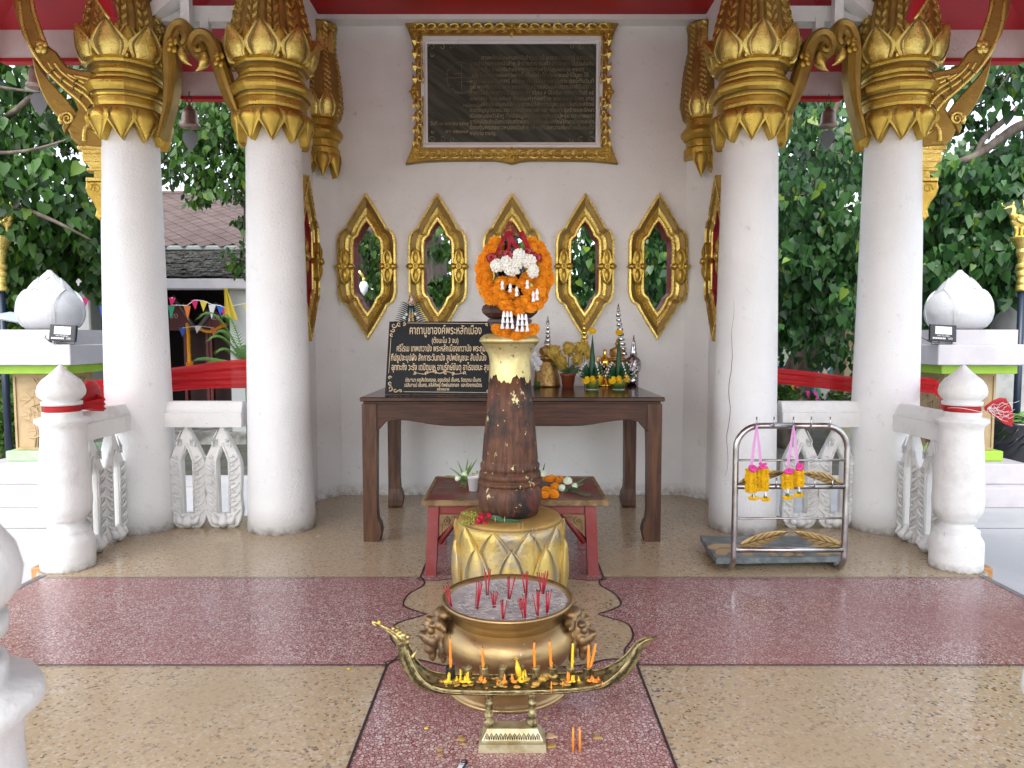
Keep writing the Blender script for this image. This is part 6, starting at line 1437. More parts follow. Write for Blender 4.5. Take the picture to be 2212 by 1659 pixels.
stroke([(232, 1130), (260, 1112), (330, 1108), (400, 1116), (440, 1140), (462, 1172)], .05); stroke([(290, 1168), (300, 1146), (340, 1140), (370, 1150)], .05)
stroke([(590, 1134), (560, 1122), (520, 1124), (512, 1134), (545, 1144), (590, 1138), (606, 1150), (636, 1174)], .035); stroke([(690, 1176), (735, 1160), (788, 1146), (800, 1134), (760, 1128), (732, 1136), (760, 1150), (800, 1174)], .035)
stroke([(860, 1138), (900, 1116), (960, 1112), (1020, 1120), (1046, 1140)], .05); stroke([(930, 1168), (960, 1150), (1010, 1150), (1040, 1162)], .05); stroke([(930, 1092), (955, 1080), (975, 1090)], .04)
def rackgarland(hi, ribs, strands, poms, label):
    x = hx[hi]; t = thing('hanging_garland', label, 'garland', (x, YR - .04, zt_), 'yellow marigold garlands on the rack'); y = YR - .05
    top = Vector((x, YR - .034, zt_ + .012))
    for cx, cy in ribs:
        b = MB(); e = RP(cx, cy, y); P = [top + (e - top) * f for f in (0, .25, .5, .75, 1)]; b.ribbon(P, [Vector((w_, .002, 0)) for w_ in (.004, .007, .009, .010, .008)]); b.build('pink_ribbon', RIBP, t); bow(t, e + Vector((0, -.02, 0)), .028, BOW, int(cx), 8)
    for cx, y0, y1, w_ in strands:
        n_ = int((y1 - y0) / 17)
        for i in range(n_):
            for s in (-1, 0, 1):
                q = RP(cx + s * w_ * .30 + rnd.uniform(-3, 3), y0 + 14 + i * (y1 - y0 - 16) / max(1, n_ - 1), y - .018 * (s == 0) + rnd.uniform(-.004, .004)); pom(t, q, .0155 * rnd.uniform(.9, 1.12), i, True, rnd)
    for cx, y0, y1 in poms:
        tassel(t, RP(cx, y0, y), .034, 1, 2, .007); b = MB(); q = RP(cx, y1 - 18, y); b.lathe([(.004, .014), (.009, .004), (.012, -.008)], 8, c=q); b.build('calyx', CALYX, t)
        for s in (-1, 0, 1): pom(t, RP(cx + s * 17, y1 + 4 - 3 * abs(s), y), .0155, s, True, rnd)
rackgarland(0, [(484, 585), (546, 575)], [(482, 590, 738, 80), (558, 585, 728, 76)], [(498, 736, 780), (573, 730, 786)], 'left yellow garland on a pink ribbon, first hook of the rack')
rackgarland(2, [(712, 606), (778, 578)], [(713, 622, 712, 70), (783, 598, 700, 68)], [(714, 710, 776), (786, 700, 760)], 'right yellow garland with magenta bows, middle hook of the rack')

# ---------------------------------------------------------------- red chiffon sashes
def sash(pts, label, name='chiffon_sash', nm2=None):
    """pts: (x, y, z, half height)"""
    P = pts; n_ = len(P) * 8; Q4 = []
    for i in range(n_ + 1):
        f = i / n_ * (len(P) - 1); j = min(int(f), len(P) - 2); g = f - j; g2 = g * g * (3 - 2 * g) if False else g; Q4.append([P[j][k] * (1 - g2) + P[j + 1][k] * g2 for k in range(4)])
    b = MB(); b.cs = True; m_ = 17; vs = []
    for i, (x, y, z, h) in enumerate(Q4):
        for j in range(m_): u = j / (m_ - 1) * 2 - 1; vs.append((x, y + .018 * sin(u * 9 + i * .12) * min(1, h * 14) + .01 * sin(u * 19 + 2), z + h * u * (1 + .06 * sin(i * .5 + u))))
    b.add(vs, [(i * m_ + j, i * m_ + j + 1, (i + 1) * m_ + j + 1, (i + 1) * m_ + j) for i in range(n_) for j in range(m_ - 1)])
    return here(name, b, SASH, label, 'sash', Vector(P[0][:3]), 'red chiffon sashes tied round the pavilion')
def W4(px, y0, y1, y): a, c = D(px, y0, y), D(px, y1, y); return (a.x, y, (a.z + c.z) / 2, (a.z - c.z) / 2)
sash([(-2.72, 4.47, 1.01, .022), (-2.66, 4.62, 1.01, .045), (-2.56 - .5, 5.02, 1.02, .075), (-3.18, 5.3, 1.03, .09), (-3.05, 5.68, 1.04, .09), W4(360, 794, 846, 5.72), W4(536, 776, 837, 5.72), W4(640, 770, 828, 5.7), (-1.78, 5.66, 1.2, .06)], 'red chiffon sash tied to the left newel post and passing behind two columns')
sash([(2.74, 4.47, 1.01, .022), (2.80, 4.62, 1.02, .03), (3.0, 4.9, 1.05, .05), (3.16, 5.3, 1.08, .055), (3.0, 5.66, 1.10, .055), W4(1845, 813, 848, 5.72), W4(1668, 795, 827, 5.72), W4(1580, 785, 822, 5.7), (1.78, 5.66, 1.2, .05)], 'red chiffon sash tied to the right newel post and passing behind two columns')
t = thing('sash_knot', 'frayed red sash end with white threads on the right newel post', 'sash', (2.93, 4.36, 1.0)); b = MB(); ra = random.Random(3)
for i in range(7):
    a = -.5 + i * .16; d = Vector((cos(a), -.2 + .05 * i, sin(a) * .8)); p_ = Vector((2.90, 4.34, 1.01)); b.ribbon([p_, p_ + d * .06, p_ + d * .12 + Vector((0, 0, -.01)), p_ + d * .17 + Vector((0, 0, -.02))], [Vector((0, .006, .01)), Vector((0, .01, .025)), Vector((0, .012, .035)), Vector((0, .01, .02))])
b.build('frayed_end', SASH, t); b = MB()
for i in range(14):
    p_ = Vector((2.90, 4.31, 1.015)); P = [p_]; 
    for j in range(7): p_ = p_ + Vector((ra.uniform(0, .04), ra.uniform(-.008, .008), ra.uniform(-.028, .02))); P.append(p_)
    b.tube(P, .0011, 4)
b.tube([(2.8 + .108 * cos(a), 4.40 + .108 * sin(a), 1.005 + .012 * sin(a * 2)) for a in np.linspace(-2.9, .1, 18)], .0014, 4)
b.build('white_thread', WHT, t)
t = thing('sash_knot', 'bunched knot of red chiffon beside the left newel post', 'sash', (-2.66, 4.5, 1.0)); b = MB()
for i in range(8):
    pass
for q in range(5):
    rs = []
    for i in range(15):
        f = i / 14; c_ = Vector((-2.74 - .10 * f, 4.47 + .42 * f, 1.0 + .05 * sin(pi * f) * (.3 + .35 * q) + .03 * f)); r_ = .008 + (.030 + .005 * q) * sin(pi * min(1, f * .93 + .03)) ** .8
        rs.append([tuple(c_ + Vector((r_ * .4 * cos(a), r_ * .7 * cos(a), r_ * (1 + .22 * sin(5 * a + q + f * 7)) * sin(a)))) for a in np.linspace(0, 2 * pi, 18)[:-1]])
    b.rings(rs, True, True, True, True)
b.build('bunched_cloth', SASH, t)

# ---------------------------------------------------------------- pedestals with lotus buds outside
def bud_mesh():
    prf = interp([(.20, 0), (.27, .03), (.32, .09), (.345, .18), (.335, .27), (.30, .35), (.245, .43), (.18, .50), (.12, .555), (.07, .60), (.03, .64), (.012, .665)]); b = MB()
    b.lathe([(prf(z) * .95, z) for z in np.linspace(0, .65, 18)], 40)
    def add(pm, a): i0 = len(b.v); b.add(pm.v, pm.f, True); b.xf(Matrix.Rotation(a, 4, 'Z'), i0)
    for lay, (n_, w_, z1, off, ph) in enumerate(((5, .26, .655, -.010, pi / 5), (5, .27, .57, .008, 0), (5, .27, .44, .030, pi / 5))):
        for k in range(n_): add(petal(prf, w_, .005, z1, off, .04, .014, nv=14, rim=True, wide=.45, tip=2.2, sf=lambda v: .8 + .2 * sin(min(1, v / .4) * pi / 2) if v < .4 else max(0, 1 - ((v - .4) / .6) ** 2.1)), k * 2 * pi / n_ + ph)
    return b.mesh('bud', BUDW)
BUDMESH = bud_mesh()
def relief_leaf(b, c, r, rot, f):
    P = []
    for i in range(26):
        a = 2 * pi * i / 26; rr = r * (1 + .10 * sin(5 * a + rot) + .05 * sin(11 * a)) * (.55 if abs(a - pi) < .25 else 1); P.append((rr * cos(a) * 1.1, rr * sin(a) * .62))
    M = [(x * cos(rot) - z * sin(rot), x * sin(rot) + z * cos(rot)) for x, z in P]
    b.rings([[f(c[0] + x, c[1] + z, 0) for x, z in M], [f(c[0] + x * .95, c[1] + z * .95, .012) for x, z in M], [f(c[0] + x * .5, c[1] + z * .5, .007) for x, z in M]], False, True, smooth=False)
    for i in range(7):
        a = rot + 2 * pi * i / 7; b.tube([f(c[0], c[1], .008), f(c[0] + r * .85 * cos(a), c[1] + r * .55 * sin(a), .012)], .0025, 4)
def pedestal(x, y, label, s):
    t = thing('lotus_bud_pedestal', label, 'pedestal', (x, y, -.3), 'pedestals topped by white lotus buds')
    def bx(h, z0, z1, m, nm, notch=0, e=.008):
        b = MB()
        if notch: 
            n_ = notch; q = [(-h + n_, -h), (h - n_, -h), (h - n_, -h + n_), (h, -h + n_), (h, h - n_), (h - n_, h - n_), (h - n_, h), (-h + n_, h), (-h + n_, h - n_), (-h, h - n_), (-h, -h + n_), (-h + n_, -h + n_)]
            b.rings([[(x + a, y + c, z0) for a, c in q], [(x + a, y + c, z1) for a, c in q]], True, True, smooth=False)
        else: b.bbox((x - h, y - h, z0), (x + h, y + h, z1), e)
        return b.build(nm, m, t)
    bx(.66, -.299, -.09, PEDW, 'plinth_step'); bx(.50, -.088, .125, PEDW, 'plinth_step'); bx(.335, .127, .235, MINT if s < 0 else LIME, 'painted_base'); dado = bx(.262, .237, 1.06, SANDST, 'relief_block', e=.003); bx(.40, 1.062, 1.155, LIME, 'painted_cornice'); bx(.50, 1.157, 1.37, PEDW, 'slab'); bx(.44, 1.372, 1.525, PEDW, 'slab', .12)
    for fx in (0, 1):
        if fx == 0: f = lambda u, z, d: (x + u, y - .262 - d, z)
        else: f = lambda u, z, d: (x - s * (.262 + d), y + u * (1 if s < 0 else -1), z)
        b = MB()
        for (u0, u1, z0, z1) in ((-.26, .26, .24, .265), (-.26, .26, 1.03, 1.055), (-.26, -.238, .266, 1.029), (.238, .26, .266, 1.029)):
            P = [f(u0, z0, .002), f(u1, z0, .002), f(u1, z1, .002), f(u0, z1, .002)]; Q = [f(u0, z0, .016), f(u1, z0, .016), f(u1, z1, .016), f(u0, z1, .016)]; b.rings([P, Q], False, True, smooth=False)
        for c_, r_, ro in (((-.06, .80), .15, .4), ((-.08, .62), .13, 2.6), ((.10, .55), .12, .2), ((-.02, .45), .13, 3.4), ((.13, .74), .10, 1.2), ((.02, .95), .07, .3)): relief_leaf(b, c_, r_, ro, f)
        for k in range(6): u = -.06 + .03 * k; b.tube([f(u, .27, .006), f(u * .6, .45, .009), f(u * 1.6 - .02, .62 + .04 * k, .008)], .006, 5)
        for k in range(-2, 3): b.tube([f(.04, .90, .006), f(.04 + k * .03, .96, .012), f(.04 + k * .045, 1.01, .004)], [.004, .010, .002], 5)
        b.build('lotus_relief', SANDST, dado)
    link('lotus_bud', BUDMESH, t, (0, 0, 1.827), rot=(0, 0, .57 * -s), scale=(.87, .87, 1)); return t
pedestal(-5.06, 7.83, 'left pedestal with big white lotus bud and mint green base', -1)
pedestal(4.90, 7.83, 'right pedestal with big white lotus bud and lime green base', 1)
def floodlight(px, y, label):
    p_ = D(px, 742, y); p_.z = 1.372; t = thing('solar_floodlight', label, 'floodlight', tuple(p_), 'solar floodlights on the pedestals'); c = p_ + Vector((0, 0, .115)); w_, h_ = .135, .085; M = Matrix.Translation(c) @ Matrix.Rotation(-.12, 4, 'X') @ Matrix.Rotation(.05, 4, 'Y')
    def add(nm, m, f, p_=None):
        b = MB(); f(b); b.xf(M); return b.build(nm, m, p_ or t)
    add('housing', PLASTB, lambda b: b.rings([[(a * w_ * .9, .03, c_ * h_ * .85) for a, c_ in ((-1, -1), (1, -1), (1, 1), (-1, 1))], [(a * w_, 0, c_ * h_) for a, c_ in ((-1, -1), (1, -1), (1, 1), (-1, 1))], [(a * w_, -.022, c_ * h_) for a, c_ in ((-1, -1), (1, -1), (1, 1), (-1, 1))], [(a * w_ * .93, -.026, c_ * h_ * .93) for a, c_ in ((-1, -1), (1, -1), (1, 1), (-1, 1))]], True, True, smooth=False))
    for k, g in ((1, .55), (.72, .8), (.45, .5)):
        add('reflector', GLASSR if g > .6 else mat('reflector grey %s' % g, (g, g, g * 1.02), .3, .3), lambda b: b.box((-.085 * k, -.0265 - .0012 / k, .026 - .040 * k), (.085 * k, -.026, .026 + .040 * k)))
    for tx, z, s_, w2 in (('Solar Floodlight', -.030, .017, .13), ('LED', -.056, .026, None)):
        me = text_mesh('lettering', tx, s_, LABW, None, 0, w2); me.transform(M @ Matrix.Translation((0 if w2 else .072, -.0275, z)) @ FACE); me.transform(Matrix.Translation(-wl(t))); link('lettering', me, t)
    add('icon_row', LABW, lambda b: [b.box((-.11 + .017 * i, -.0272, -.064), (-.099 + .017 * i, -.0268, -.048)) for i in range(8)])
    b = MB(); b.tube([c + Vector((-w_ * .75, .01, -.03)), c + Vector((-w_ * .78, .0, -.114)), c + Vector((w_ * .78, .0, -.114)), c + Vector((w_ * .75, .01, -.03))], .004, 5); b.build('bracket', IRON, t)
    b = MB(); b.tube([c + Vector((-.02, .02, -.08)), c + Vector((-.04, -.03, -.10)), c + Vector((-.12, -.02, -.09)), c + Vector((-.20, .0, -.05)), c + Vector((-.24, .10, .03))], .004, 5); b.tube([c + Vector((-.12, -.02, -.09)), c + Vector((-.155, -.012, -.07))], .010, 6); b.build('cable', IRON, t)
floodlight(139, 7.36, 'solar floodlight with white LED lettering on the left pedestal')
floodlight(2034, 7.36, 'solar floodlight with white LED lettering on the right pedestal')

# ---------------------------------------------------------------- swan lamp posts
def swan_post(px, s, label):
    yy = 8.5; c = D(px, 800, yy); x = c.x; t = thing('swan_lamp_post', label, 'lamp post', (x, yy, -.3), 'navy poles topped by gilt mythical birds'); Z = lambda y: D(px, y, yy).z; k = yy / FD
    b = MB(); b.lathe([(7.2 * k, -.3), (7.2 * k, Z(628))], 16, c=(x, yy, 0)); b.build('pole', NAVY, t)
    pr = [(9, 629), (12, 626), (12, 620), (9, 616), (10.5, 610), (9.5, 600), (12.5, 594), (12.5, 588), (9.5, 584), (13, 578), (13, 572), (10, 568), (11.5, 556), (15, 545), (14, 538), (18, 530), (22, 522), (25, 518), (27, 514), (25, 511)]
    b = MB(); b.lathe([(r * k, Z(y)) for r, y in pr], 24, c=(x, yy, 0), smooth=False); b.build('gilt_collar', GOLDB, t)
    GP_ = lambda dx, y, dy=0: D(px + s * dx, y, yy + dy); b = MB()
    for dx in (-5, 6): b.tube([GP_(dx, 511), GP_(dx + 1, 495), GP_(dx - 1, 484)], [.022, .024, .04], 8)
    b.ball(GP_(0, 478), 15 * k, 14, 8, (1.1, .7, 1)); b.tube([GP_(-6, 474), GP_(-13, 462), GP_(-10, 452), GP_(-14, 444)], [.06, .035, .026, .024], 8); b.tube([GP_(-14, 446), GP_(-24, 449), GP_(-32, 452)], [.024, .014, .003], 6); b.tube([GP_(-12, 444), GP_(-10, 434)], [.02, .002], 6)
    b.build('bird_body', GOLDB, t); b = MB()
    for i in range(7): f = i / 6; b.tube([GP_(8 + 2 * f, 482 - 6 * f), GP_(14 + 3 * f, 466 - 12 * f), GP_(12 - 3 * f, 448 - 18 * f)], [.03, .024, .003], 6, flat=.5)
    b.build('tail_feathers', GOLDB, t); b = MB()
    for i in range(5): b.tube([GP_(-2, 470, -.05), GP_(2 + 4 * i, 476 + i * 2, -.10), GP_(12 + 5 * i, 484 - 3 * i, -.08)], [.012, .022, .003], 6)
    b.tube([GP_(-28, 447), GP_(-35, 444), GP_(-36, 438)], .006, 5); b.build('wing', GOLDB, t)
swan_post(11, -1, 'navy pole with gilt mythical bird at the far left edge'); swan_post(2200, 1, 'navy pole with gilt mythical bird at the far right edge')
# solar panel behind the left bud
t = thing('solar_charging_unit', 'small tilted solar panel on thin legs left of the left lotus bud', 'solar panel', (-5.45, 8.05, 1.53)); b = MB()
b.add([(-5.85, 7.9, 1.68), (-5.42, 7.9, 1.60), (-5.36, 8.25, 1.66), (-5.80, 8.25, 1.74)], [(0, 1, 2, 3)]); b.add([(-5.85, 7.9, 1.67), (-5.42, 7.9, 1.59), (-5.36, 8.25, 1.65), (-5.80, 8.25, 1.73)], [(3, 2, 1, 0)]); b.build('panel', mat('panel blue grey', (.45, .5, .55), .2), t); b = MB(); b.tube([(-5.43, 7.92, 1.60), (-5.43, 7.95, 1.53)], .006, 5); b.tube([(-5.38, 8.2, 1.64), (-5.38, 8.2, 1.53)], .006, 5); b.build('leg', NOSE, t)
# black pot with lotus leaves on the right
x, y = 5.92, 8.3
t = thing('black_lotus_pot', 'big black glazed pot with lotus leaves behind the right pedestal', 'pot', (x, y, -.3)); b = MB(); b.lathe([(.20, 0), (.22, .03), (.20, .06), (.14, .10), (.15, .16), (.26, .28), (.34, .45), (.365, .62), (.36, .70), (.39, .74), (.39, .77), (.34, .78), (.33, .70), (.001, .70)], 36, c=(x, y, -.3)); b.build('glazed_pot', POTB, t)
b = MB()
for i in range(9):
    a = -2.8 + i * .35
    for j in range(2): r_ = .37; z = .20 + .1 * j; P = [(x + (r_ + .005) * cos(a + q * .12), y + (r_ + .005) * sin(a + q * .12), z - .04 + q * .05 + .03 * sin(q * 3)) for q in range(4)]; b.tube(P, [.004, .009, .009, .003], 5)
b.build('pot_relief', POTB, t); b = MB(); ra = random.Random(2)
for i in range(26):
    a = ra.uniform(0, 6.28); r_ = ra.uniform(.05, .42); q = Vector((x + r_ * cos(a), y + r_ * sin(a), .46 + ra.uniform(0, .10))); rr = ra.uniform(.05, .09); b.add([q + Vector((rr * cos(k * .7), rr * sin(k * .7), .01 * sin(k * 2))) for k in range(9)] , [tuple(range(9))]); b.tube([q, (x + r_ * .4 * cos(a), y + r_ * .4 * sin(a), .40)], .003, 4)
b.build('lotus_leaves', mat('lotus leaf green', (.16, .32, .06), .5, trans=.2), t)

# ---------------------------------------------------------------- building behind on the left
ROOFT = mat('pink grey shingle', (.125, .092, .083), .85, spec=.15, col2=(.095, .068, .062), ns=2.5, bump=.002, bs=60, col3=(.165, .13, .118), ns3=18, lo3=.58, hi3=.75)
ROOFG = mat('joint dark brown', (.04, .02, .015), .8)
bl = thing('side_hall', 'open white-pillared hall with diamond shingled roof, behind the left columns', 'building', (-6.5, 13, -.3))
BX0, BX1 = -9.6, -3.4
def WG(px, py, y): return D(px, py, y)
e0, e1 = D(300, 528, 12.9), D(300, 420, 16.0)
b = MB(); b.add([(BX0 - .2, e0.y, e0.z - .02), (BX1, e0.y, e0.z - .02), (BX1, e1.y, e1.z - .02), (BX0 + 1.2, e1.y, e1.z - .02)], [(0, 1, 2, 3)]); b.add([(BX0 + 1.2, e1.y, e1.z - .02), (BX1, e1.y, e1.z - .02), (BX1, e1.y + 3, e0.z), (BX0 - .2, e1.y + 3, e0.z)], [(0, 1, 2, 3)]); rf = b.build('upper_roof', ROOFG, bl)
sv = (e1 - e0); sv.x = 0; L_ = sv.length; sv.normalize(); tw, th_ = .34, .34
nrm2 = Vector((0, -sv.z, sv.y)).normalized()
tb = MB(); k = .94; q = [(-tw / 2 * k, 0), (0, -th_ / 2 * k), (tw / 2 * k, 0), (0, th_ / 2 * k)]
tb.rings([[(x, 0, z) for x, z in q], [(x, -.012, z) for x, z in q]], False, True, smooth=False); TM = tb.mesh('shingle', ROOFT)
ang = math.atan2(sv.y, sv.z); cnt = 0; rows_ = int(L_ / (th_ / 2))
far = MB()
for r_ in range(rows_ + 1):
    for c_ in range(int((BX1 - BX0) / tw) + 2):
        x = BX0 + c_ * tw + (tw / 2 if r_ % 2 else 0); s_ = r_ * th_ / 2; 
        if x > BX1 or x < BX0 - .1 + 1.3 * s_ / L_: continue
        p_ = Vector((x, e0.y, e0.z)) + sv * s_ + nrm2 * .004
        if cnt < 300 and (-9.2 < x < -7.0 or -6.9 < x < -4.6): o = link('shingle', TM, rf, p_ - wl(bl), (-ang, 0, 0)); cnt += 1
        else:
            M = Matrix.Translation(p_) @ Matrix.Rotation(-ang, 4, 'X'); i0 = len(far.v); far.rings([[(a, 0, c2) for a, c2 in q], [(a, -.012, c2) for a, c2 in q]], False, True, smooth=False); far.xf(M, i0)
o = far.build('shingles', ROOFT, bl); o['kind'] = 'stuff'
b = MB(); b.tube([(BX0 + 1.1, e1.y, e1.z + .02), (BX1, e1.y, e1.z + .02)], .06, 8); b.build('ridge', ROOFT, bl)
b = MB(); b.bbox((BX0 - .3, e0.y - .10, D(300, 541, 12.8).z), (BX1 + .4, e0.y, e0.z - .03), .02); b.build('gutter', mat('grey gutter', (.22, .24, .23), .6), bl)
MOSS = mat('lichened old tiles', (.028, .024, .020), .95, spec=.1, col2=(.07, .07, .06), ns=9, lo=.45, hi=.6, bump=.03, bs=22, col3=(.17, .18, .165), ns3=22, lo3=.56, hi3=.64)
l0, l1 = D(300, 598, 11.6), D(300, 545, 12.8)
b = MB(); b.add([(BX0 - .5, l0.y, l0.z), (BX1 + .4, l0.y, l0.z), (BX1 + .4, l1.y, l1.z), (BX0 - .5, l1.y, l1.z)], [(0, 1, 2, 3)]); lr = b.build('lower_roof', MOSS, bl)
far = MB(); ra = random.Random(9)
for r_ in range(12):
    for c_ in range(38):
        f = r_ / 12; p_ = Vector((BX0 - .4 + c_ * .17 + (r_ % 2) * .08, l0.y, l0.z)) + (l1 - l0) * f; p_.x = BX0 - .4 + c_ * .175 + (r_ % 2) * .08; i0 = len(far.v); far.box((-.085, -.06, 0), (.085, .10, .012)); far.xf(Matrix.Translation(p_ + Vector((0, 0, .012 + ra.uniform(-.006, .02)))) @ Matrix.Rotation(.40 + ra.uniform(-.1, .1), 4, 'X') @ Matrix.Rotation(ra.uniform(-.12, .12), 4, 'Z'), i0)
o = far.build('old_tiles', MOSS, lr); o['kind'] = 'stuff'
b = MB(); b.bbox((BX0 - .5, 11.55, D(300, 625, 11.55).z), (BX1 + .4, 11.75, D(300, 601, 11.55).z), .02); b.build('eave_beam', PEDW, bl)
WALLP = mat('hall pillar white', (.42, .43, .42), .6)
for x in (D(186, 700, 11.9).x, D(526, 700, 11.9).x, D(372, 700, 14.5).x, -3.6):
    y = 11.9 if x != D(372, 700, 14.5).x else 12.6; b = MB(); b.bbox((x - .17, y - .17, -.3), (x + .17, y + .17, 2.5), .02); b.build('pillar', WALLP, bl)
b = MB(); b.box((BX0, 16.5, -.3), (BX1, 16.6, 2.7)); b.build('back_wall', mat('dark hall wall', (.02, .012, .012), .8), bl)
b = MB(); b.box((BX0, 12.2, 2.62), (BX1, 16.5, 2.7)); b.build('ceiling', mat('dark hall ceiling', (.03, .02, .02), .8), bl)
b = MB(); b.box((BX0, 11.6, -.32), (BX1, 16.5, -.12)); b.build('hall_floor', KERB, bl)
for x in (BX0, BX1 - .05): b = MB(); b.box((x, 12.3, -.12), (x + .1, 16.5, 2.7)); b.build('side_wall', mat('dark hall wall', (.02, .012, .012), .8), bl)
# red shrine gables inside the hall
DR = mat('dark red board', (.14, .012, .012), .5, col2=(.10, .008, .008), ns=3)
yy = 12.9
sh = thing('red_shrine', 'dark red wooden shrine with lettered gable boards inside the hall', 'shrine', (D(440, 800, yy).x, yy, -.12))
for pts in ([(372, 640), (388, 646), (424, 712), (418, 714), (366, 714)], [(425, 714), (427, 704), (458, 664), (462, 660), (482, 690), (490, 714)]):
    b = MB(); prism(b, [D(x, y, yy) for x, y in pts], None, Vector((0, 1, 0)), .04, .006); b.build('gable_board', DR, sh)
b = MB(); b.tube([D(425, 714, yy - .06), D(470, 655, yy - .06)], .045, 4); b.tube([D(424, 712, yy - .07), D(374, 640, yy - .07)], .03, 4); b.build('barge_board', mat('grey barge board', (.2, .2, .19), .6), sh)
b = MB()
for x in (429, 437, 512, 380): b.box((D(x - 3, 0, yy).x, yy - .05, -.12), (D(x + 3, 0, yy).x, yy + .05, 1.95))
b.build('shrine_post', DR, sh)
b = MB(); b.box((D(370, 0, yy).x, yy + .3, -.12), (D(515, 0, yy).x, yy + .4, 1.9)); b.build('shrine_back', mat('near black red', (.035, .006, .006), .6), sh)
signtext('lettering', 'ผาแดง', 446, 474, 685, yy - .05, mat('pale lettering', (.55, .42, .4), .6), sh, 18)
signtext('lettering', 'เชียง', 352, 384, 682, yy - .05, mat('pale lettering', (.55, .42, .4), .6), sh, 18)
# marigold strings inside the hall
def mstring(pts, label):
    t = thing('marigold_string', label, 'garland', tuple(D(*pts[0], yy - .2)), 'marigold strings in the hall'); b = MB(); P = sm(pts, 7)
    for p in P: b.ball(D(p.x + rnd.uniform(-.5, .5), p.y, yy - .2), .034, 7, 5, (1.1, 1, .8))
    b.build('marigold_row', MARI, t); q = D(*pts[-1], yy - .2); pom(t, q, .06, 0, False, rnd); return t
mstring([(405, 700), (407, 722), (408, 745), (409, 770), (410, 786)], 'long hanging marigold string in the dark hall')
mstring([(426, 706), (440, 714), (456, 716), (470, 710), (484, 702)], 'swagged marigold string in the dark hall')
# pennants
PC = [(.02, .30, .16), (.75, .18, .03), (.62, .01, .12), (.70, .55, .05), (.75, .75, .75), (.03, .12, .55), (.55, .02, .16), (.6, .45, .04), (.05, .35, .5)]
def pennants(lst, y, label):
    t = thing('pennant_string', label, 'bunting', tuple(D(*lst[0][:2], y)), 'strings of coloured pennants under the hall eaves'); b = MB(); b.tube([D(l[0], l[1], y) for l in lst], .006, 4); b.build('string', WHT, t)
    for i, (x, yp, h_, ci) in enumerate(lst):
        b = MB(); w_ = 8; a, c, e = D(x - w_, yp, y), D(x + w_, yp + 1, y), D(x + rnd.uniform(-2, 4), yp + h_, y); b.add([a, c, e + Vector((0, -.03, 0))], [(0, 1, 2)]); b.build('pennant', mat('pennant %d' % ci, PC[ci], .7, trans=.3), t)
pennants([(372, 642, 22, 2), (366 + 4, 659, 30, 0), (404, 660, 32, 1), (420, 648, 22, 2), (440, 650, 24, 3), (458, 658, 32, 4), (476, 660, 22, 5), (484, 664, 18, 6), (533, 655, 22, 7)], 11.5, 'upper string of coloured pennants between the left columns')
pennants([(394, 708, 20, 5), (428, 704, 16, 4), (462, 708, 18, 1)], 12.3, 'lower string of three pennants in the dark hall')
pennants([(186, 642, 24, 6), (222, 660, 24, 5)], 11.5, 'string with one magenta pennant beside the left column')
t = thing('yellow_cloth', 'long yellow cloth hanging from the hall eave', 'cloth', tuple(D(490, 622, 11.5))); b = MB(); rs = []
for i in range(10):
    f = i / 9; xa_ = 484 + 2 * f; xb_ = 490 + 24 * f; y = 622 + 62 * f; rs.append([D(xa_ + (xb_ - xa_) * u, y + 8 * u * f, 11.45 + .05 * sin(u * 12)) for u in np.linspace(0, 1, 7)])
b.rings(rs, closed=False, smooth=True); b.build('cloth', mat('yellow cloth', (.72, .55, .06), .7, trans=.3), t)
# areca palm next to the hall pillar
t = thing('areca_palm', 'feathery green areca palm in front of the hall', 'plant', tuple(D(530, 850, 10.8))); b = MB(); ra = random.Random(7)
for i in range(13):
    a = ra.uniform(1.6, 4.8) if i < 9 else ra.uniform(0, 6.28); base = D(535, 800, 10.8); P = []; R_ = ra.uniform(.5, .8); hh_ = ra.uniform(.1, 1.0)
    for j in range(9): f = j / 8; P.append(base + Vector((R_ * f * cos(a) * 1.1, R_ * f * sin(a) * .6, hh_ * sin(f * 1.9) * .9)))
    b.tube(P, [.008] * 8 + [.003], 4)
    for j in range(1, 9):
        for q in range(4):
            c = P[j - 1] + (P[j] - P[j - 1]) * q / 4; t_ = (P[j] - P[j - 1]).normalized(); sd_ = t_.cross(Vector((0, 0, 1))).normalized()
            for s in (-1, 1): e = c + sd_ * s * .16 * (1.1 - j / 10) + t_ * .12 + Vector((0, 0, -.05)); w_ = t_ * .009; b.add([c - w_, c + w_, e], [(0, 1, 2)])
b.build('fronds', mat('areca green', (.10, .22, .04), .45, trans=.3), t); b = MB(); b.tube([D(536, 800, 10.8), Vector((D(536, 800, 10.8).x, 10.8, -.3))], .05, 8); b.build('stem', LEAFG, t)
t = thing('heart_lamp', 'frosted bulb lamp outside, seen through the leftmost wall window', 'lamp', tuple(D(784, 655, 8.6))); b = MB(); q = D(786, 622, 8.6); kk = 8.6 / FD; b.lathe([(.004, -16 * kk), (7 * kk, -8 * kk), (10 * kk, 4 * kk), (7 * kk, 12 * kk), (3 * kk, 14 * kk)], 18, c=q); b.build('glass_bulb', mat('frosted glass', (.8, .82, .82), .15, bump=.004, bs=60), t); b = MB(); b.lathe([(4 * kk, 14 * kk), (3.4 * kk, 22 * kk), (1, 0)][:2], 14, c=q); b.tube([q + Vector((0, 0, 22 * kk)), q + Vector((-.05, 0, 35 * kk)), q + Vector((-.15, 0, 28 * kk)), q + Vector((-.2, 0, -2.5))], .02, 6); b.build('gilt_arm', GOLDB, t)

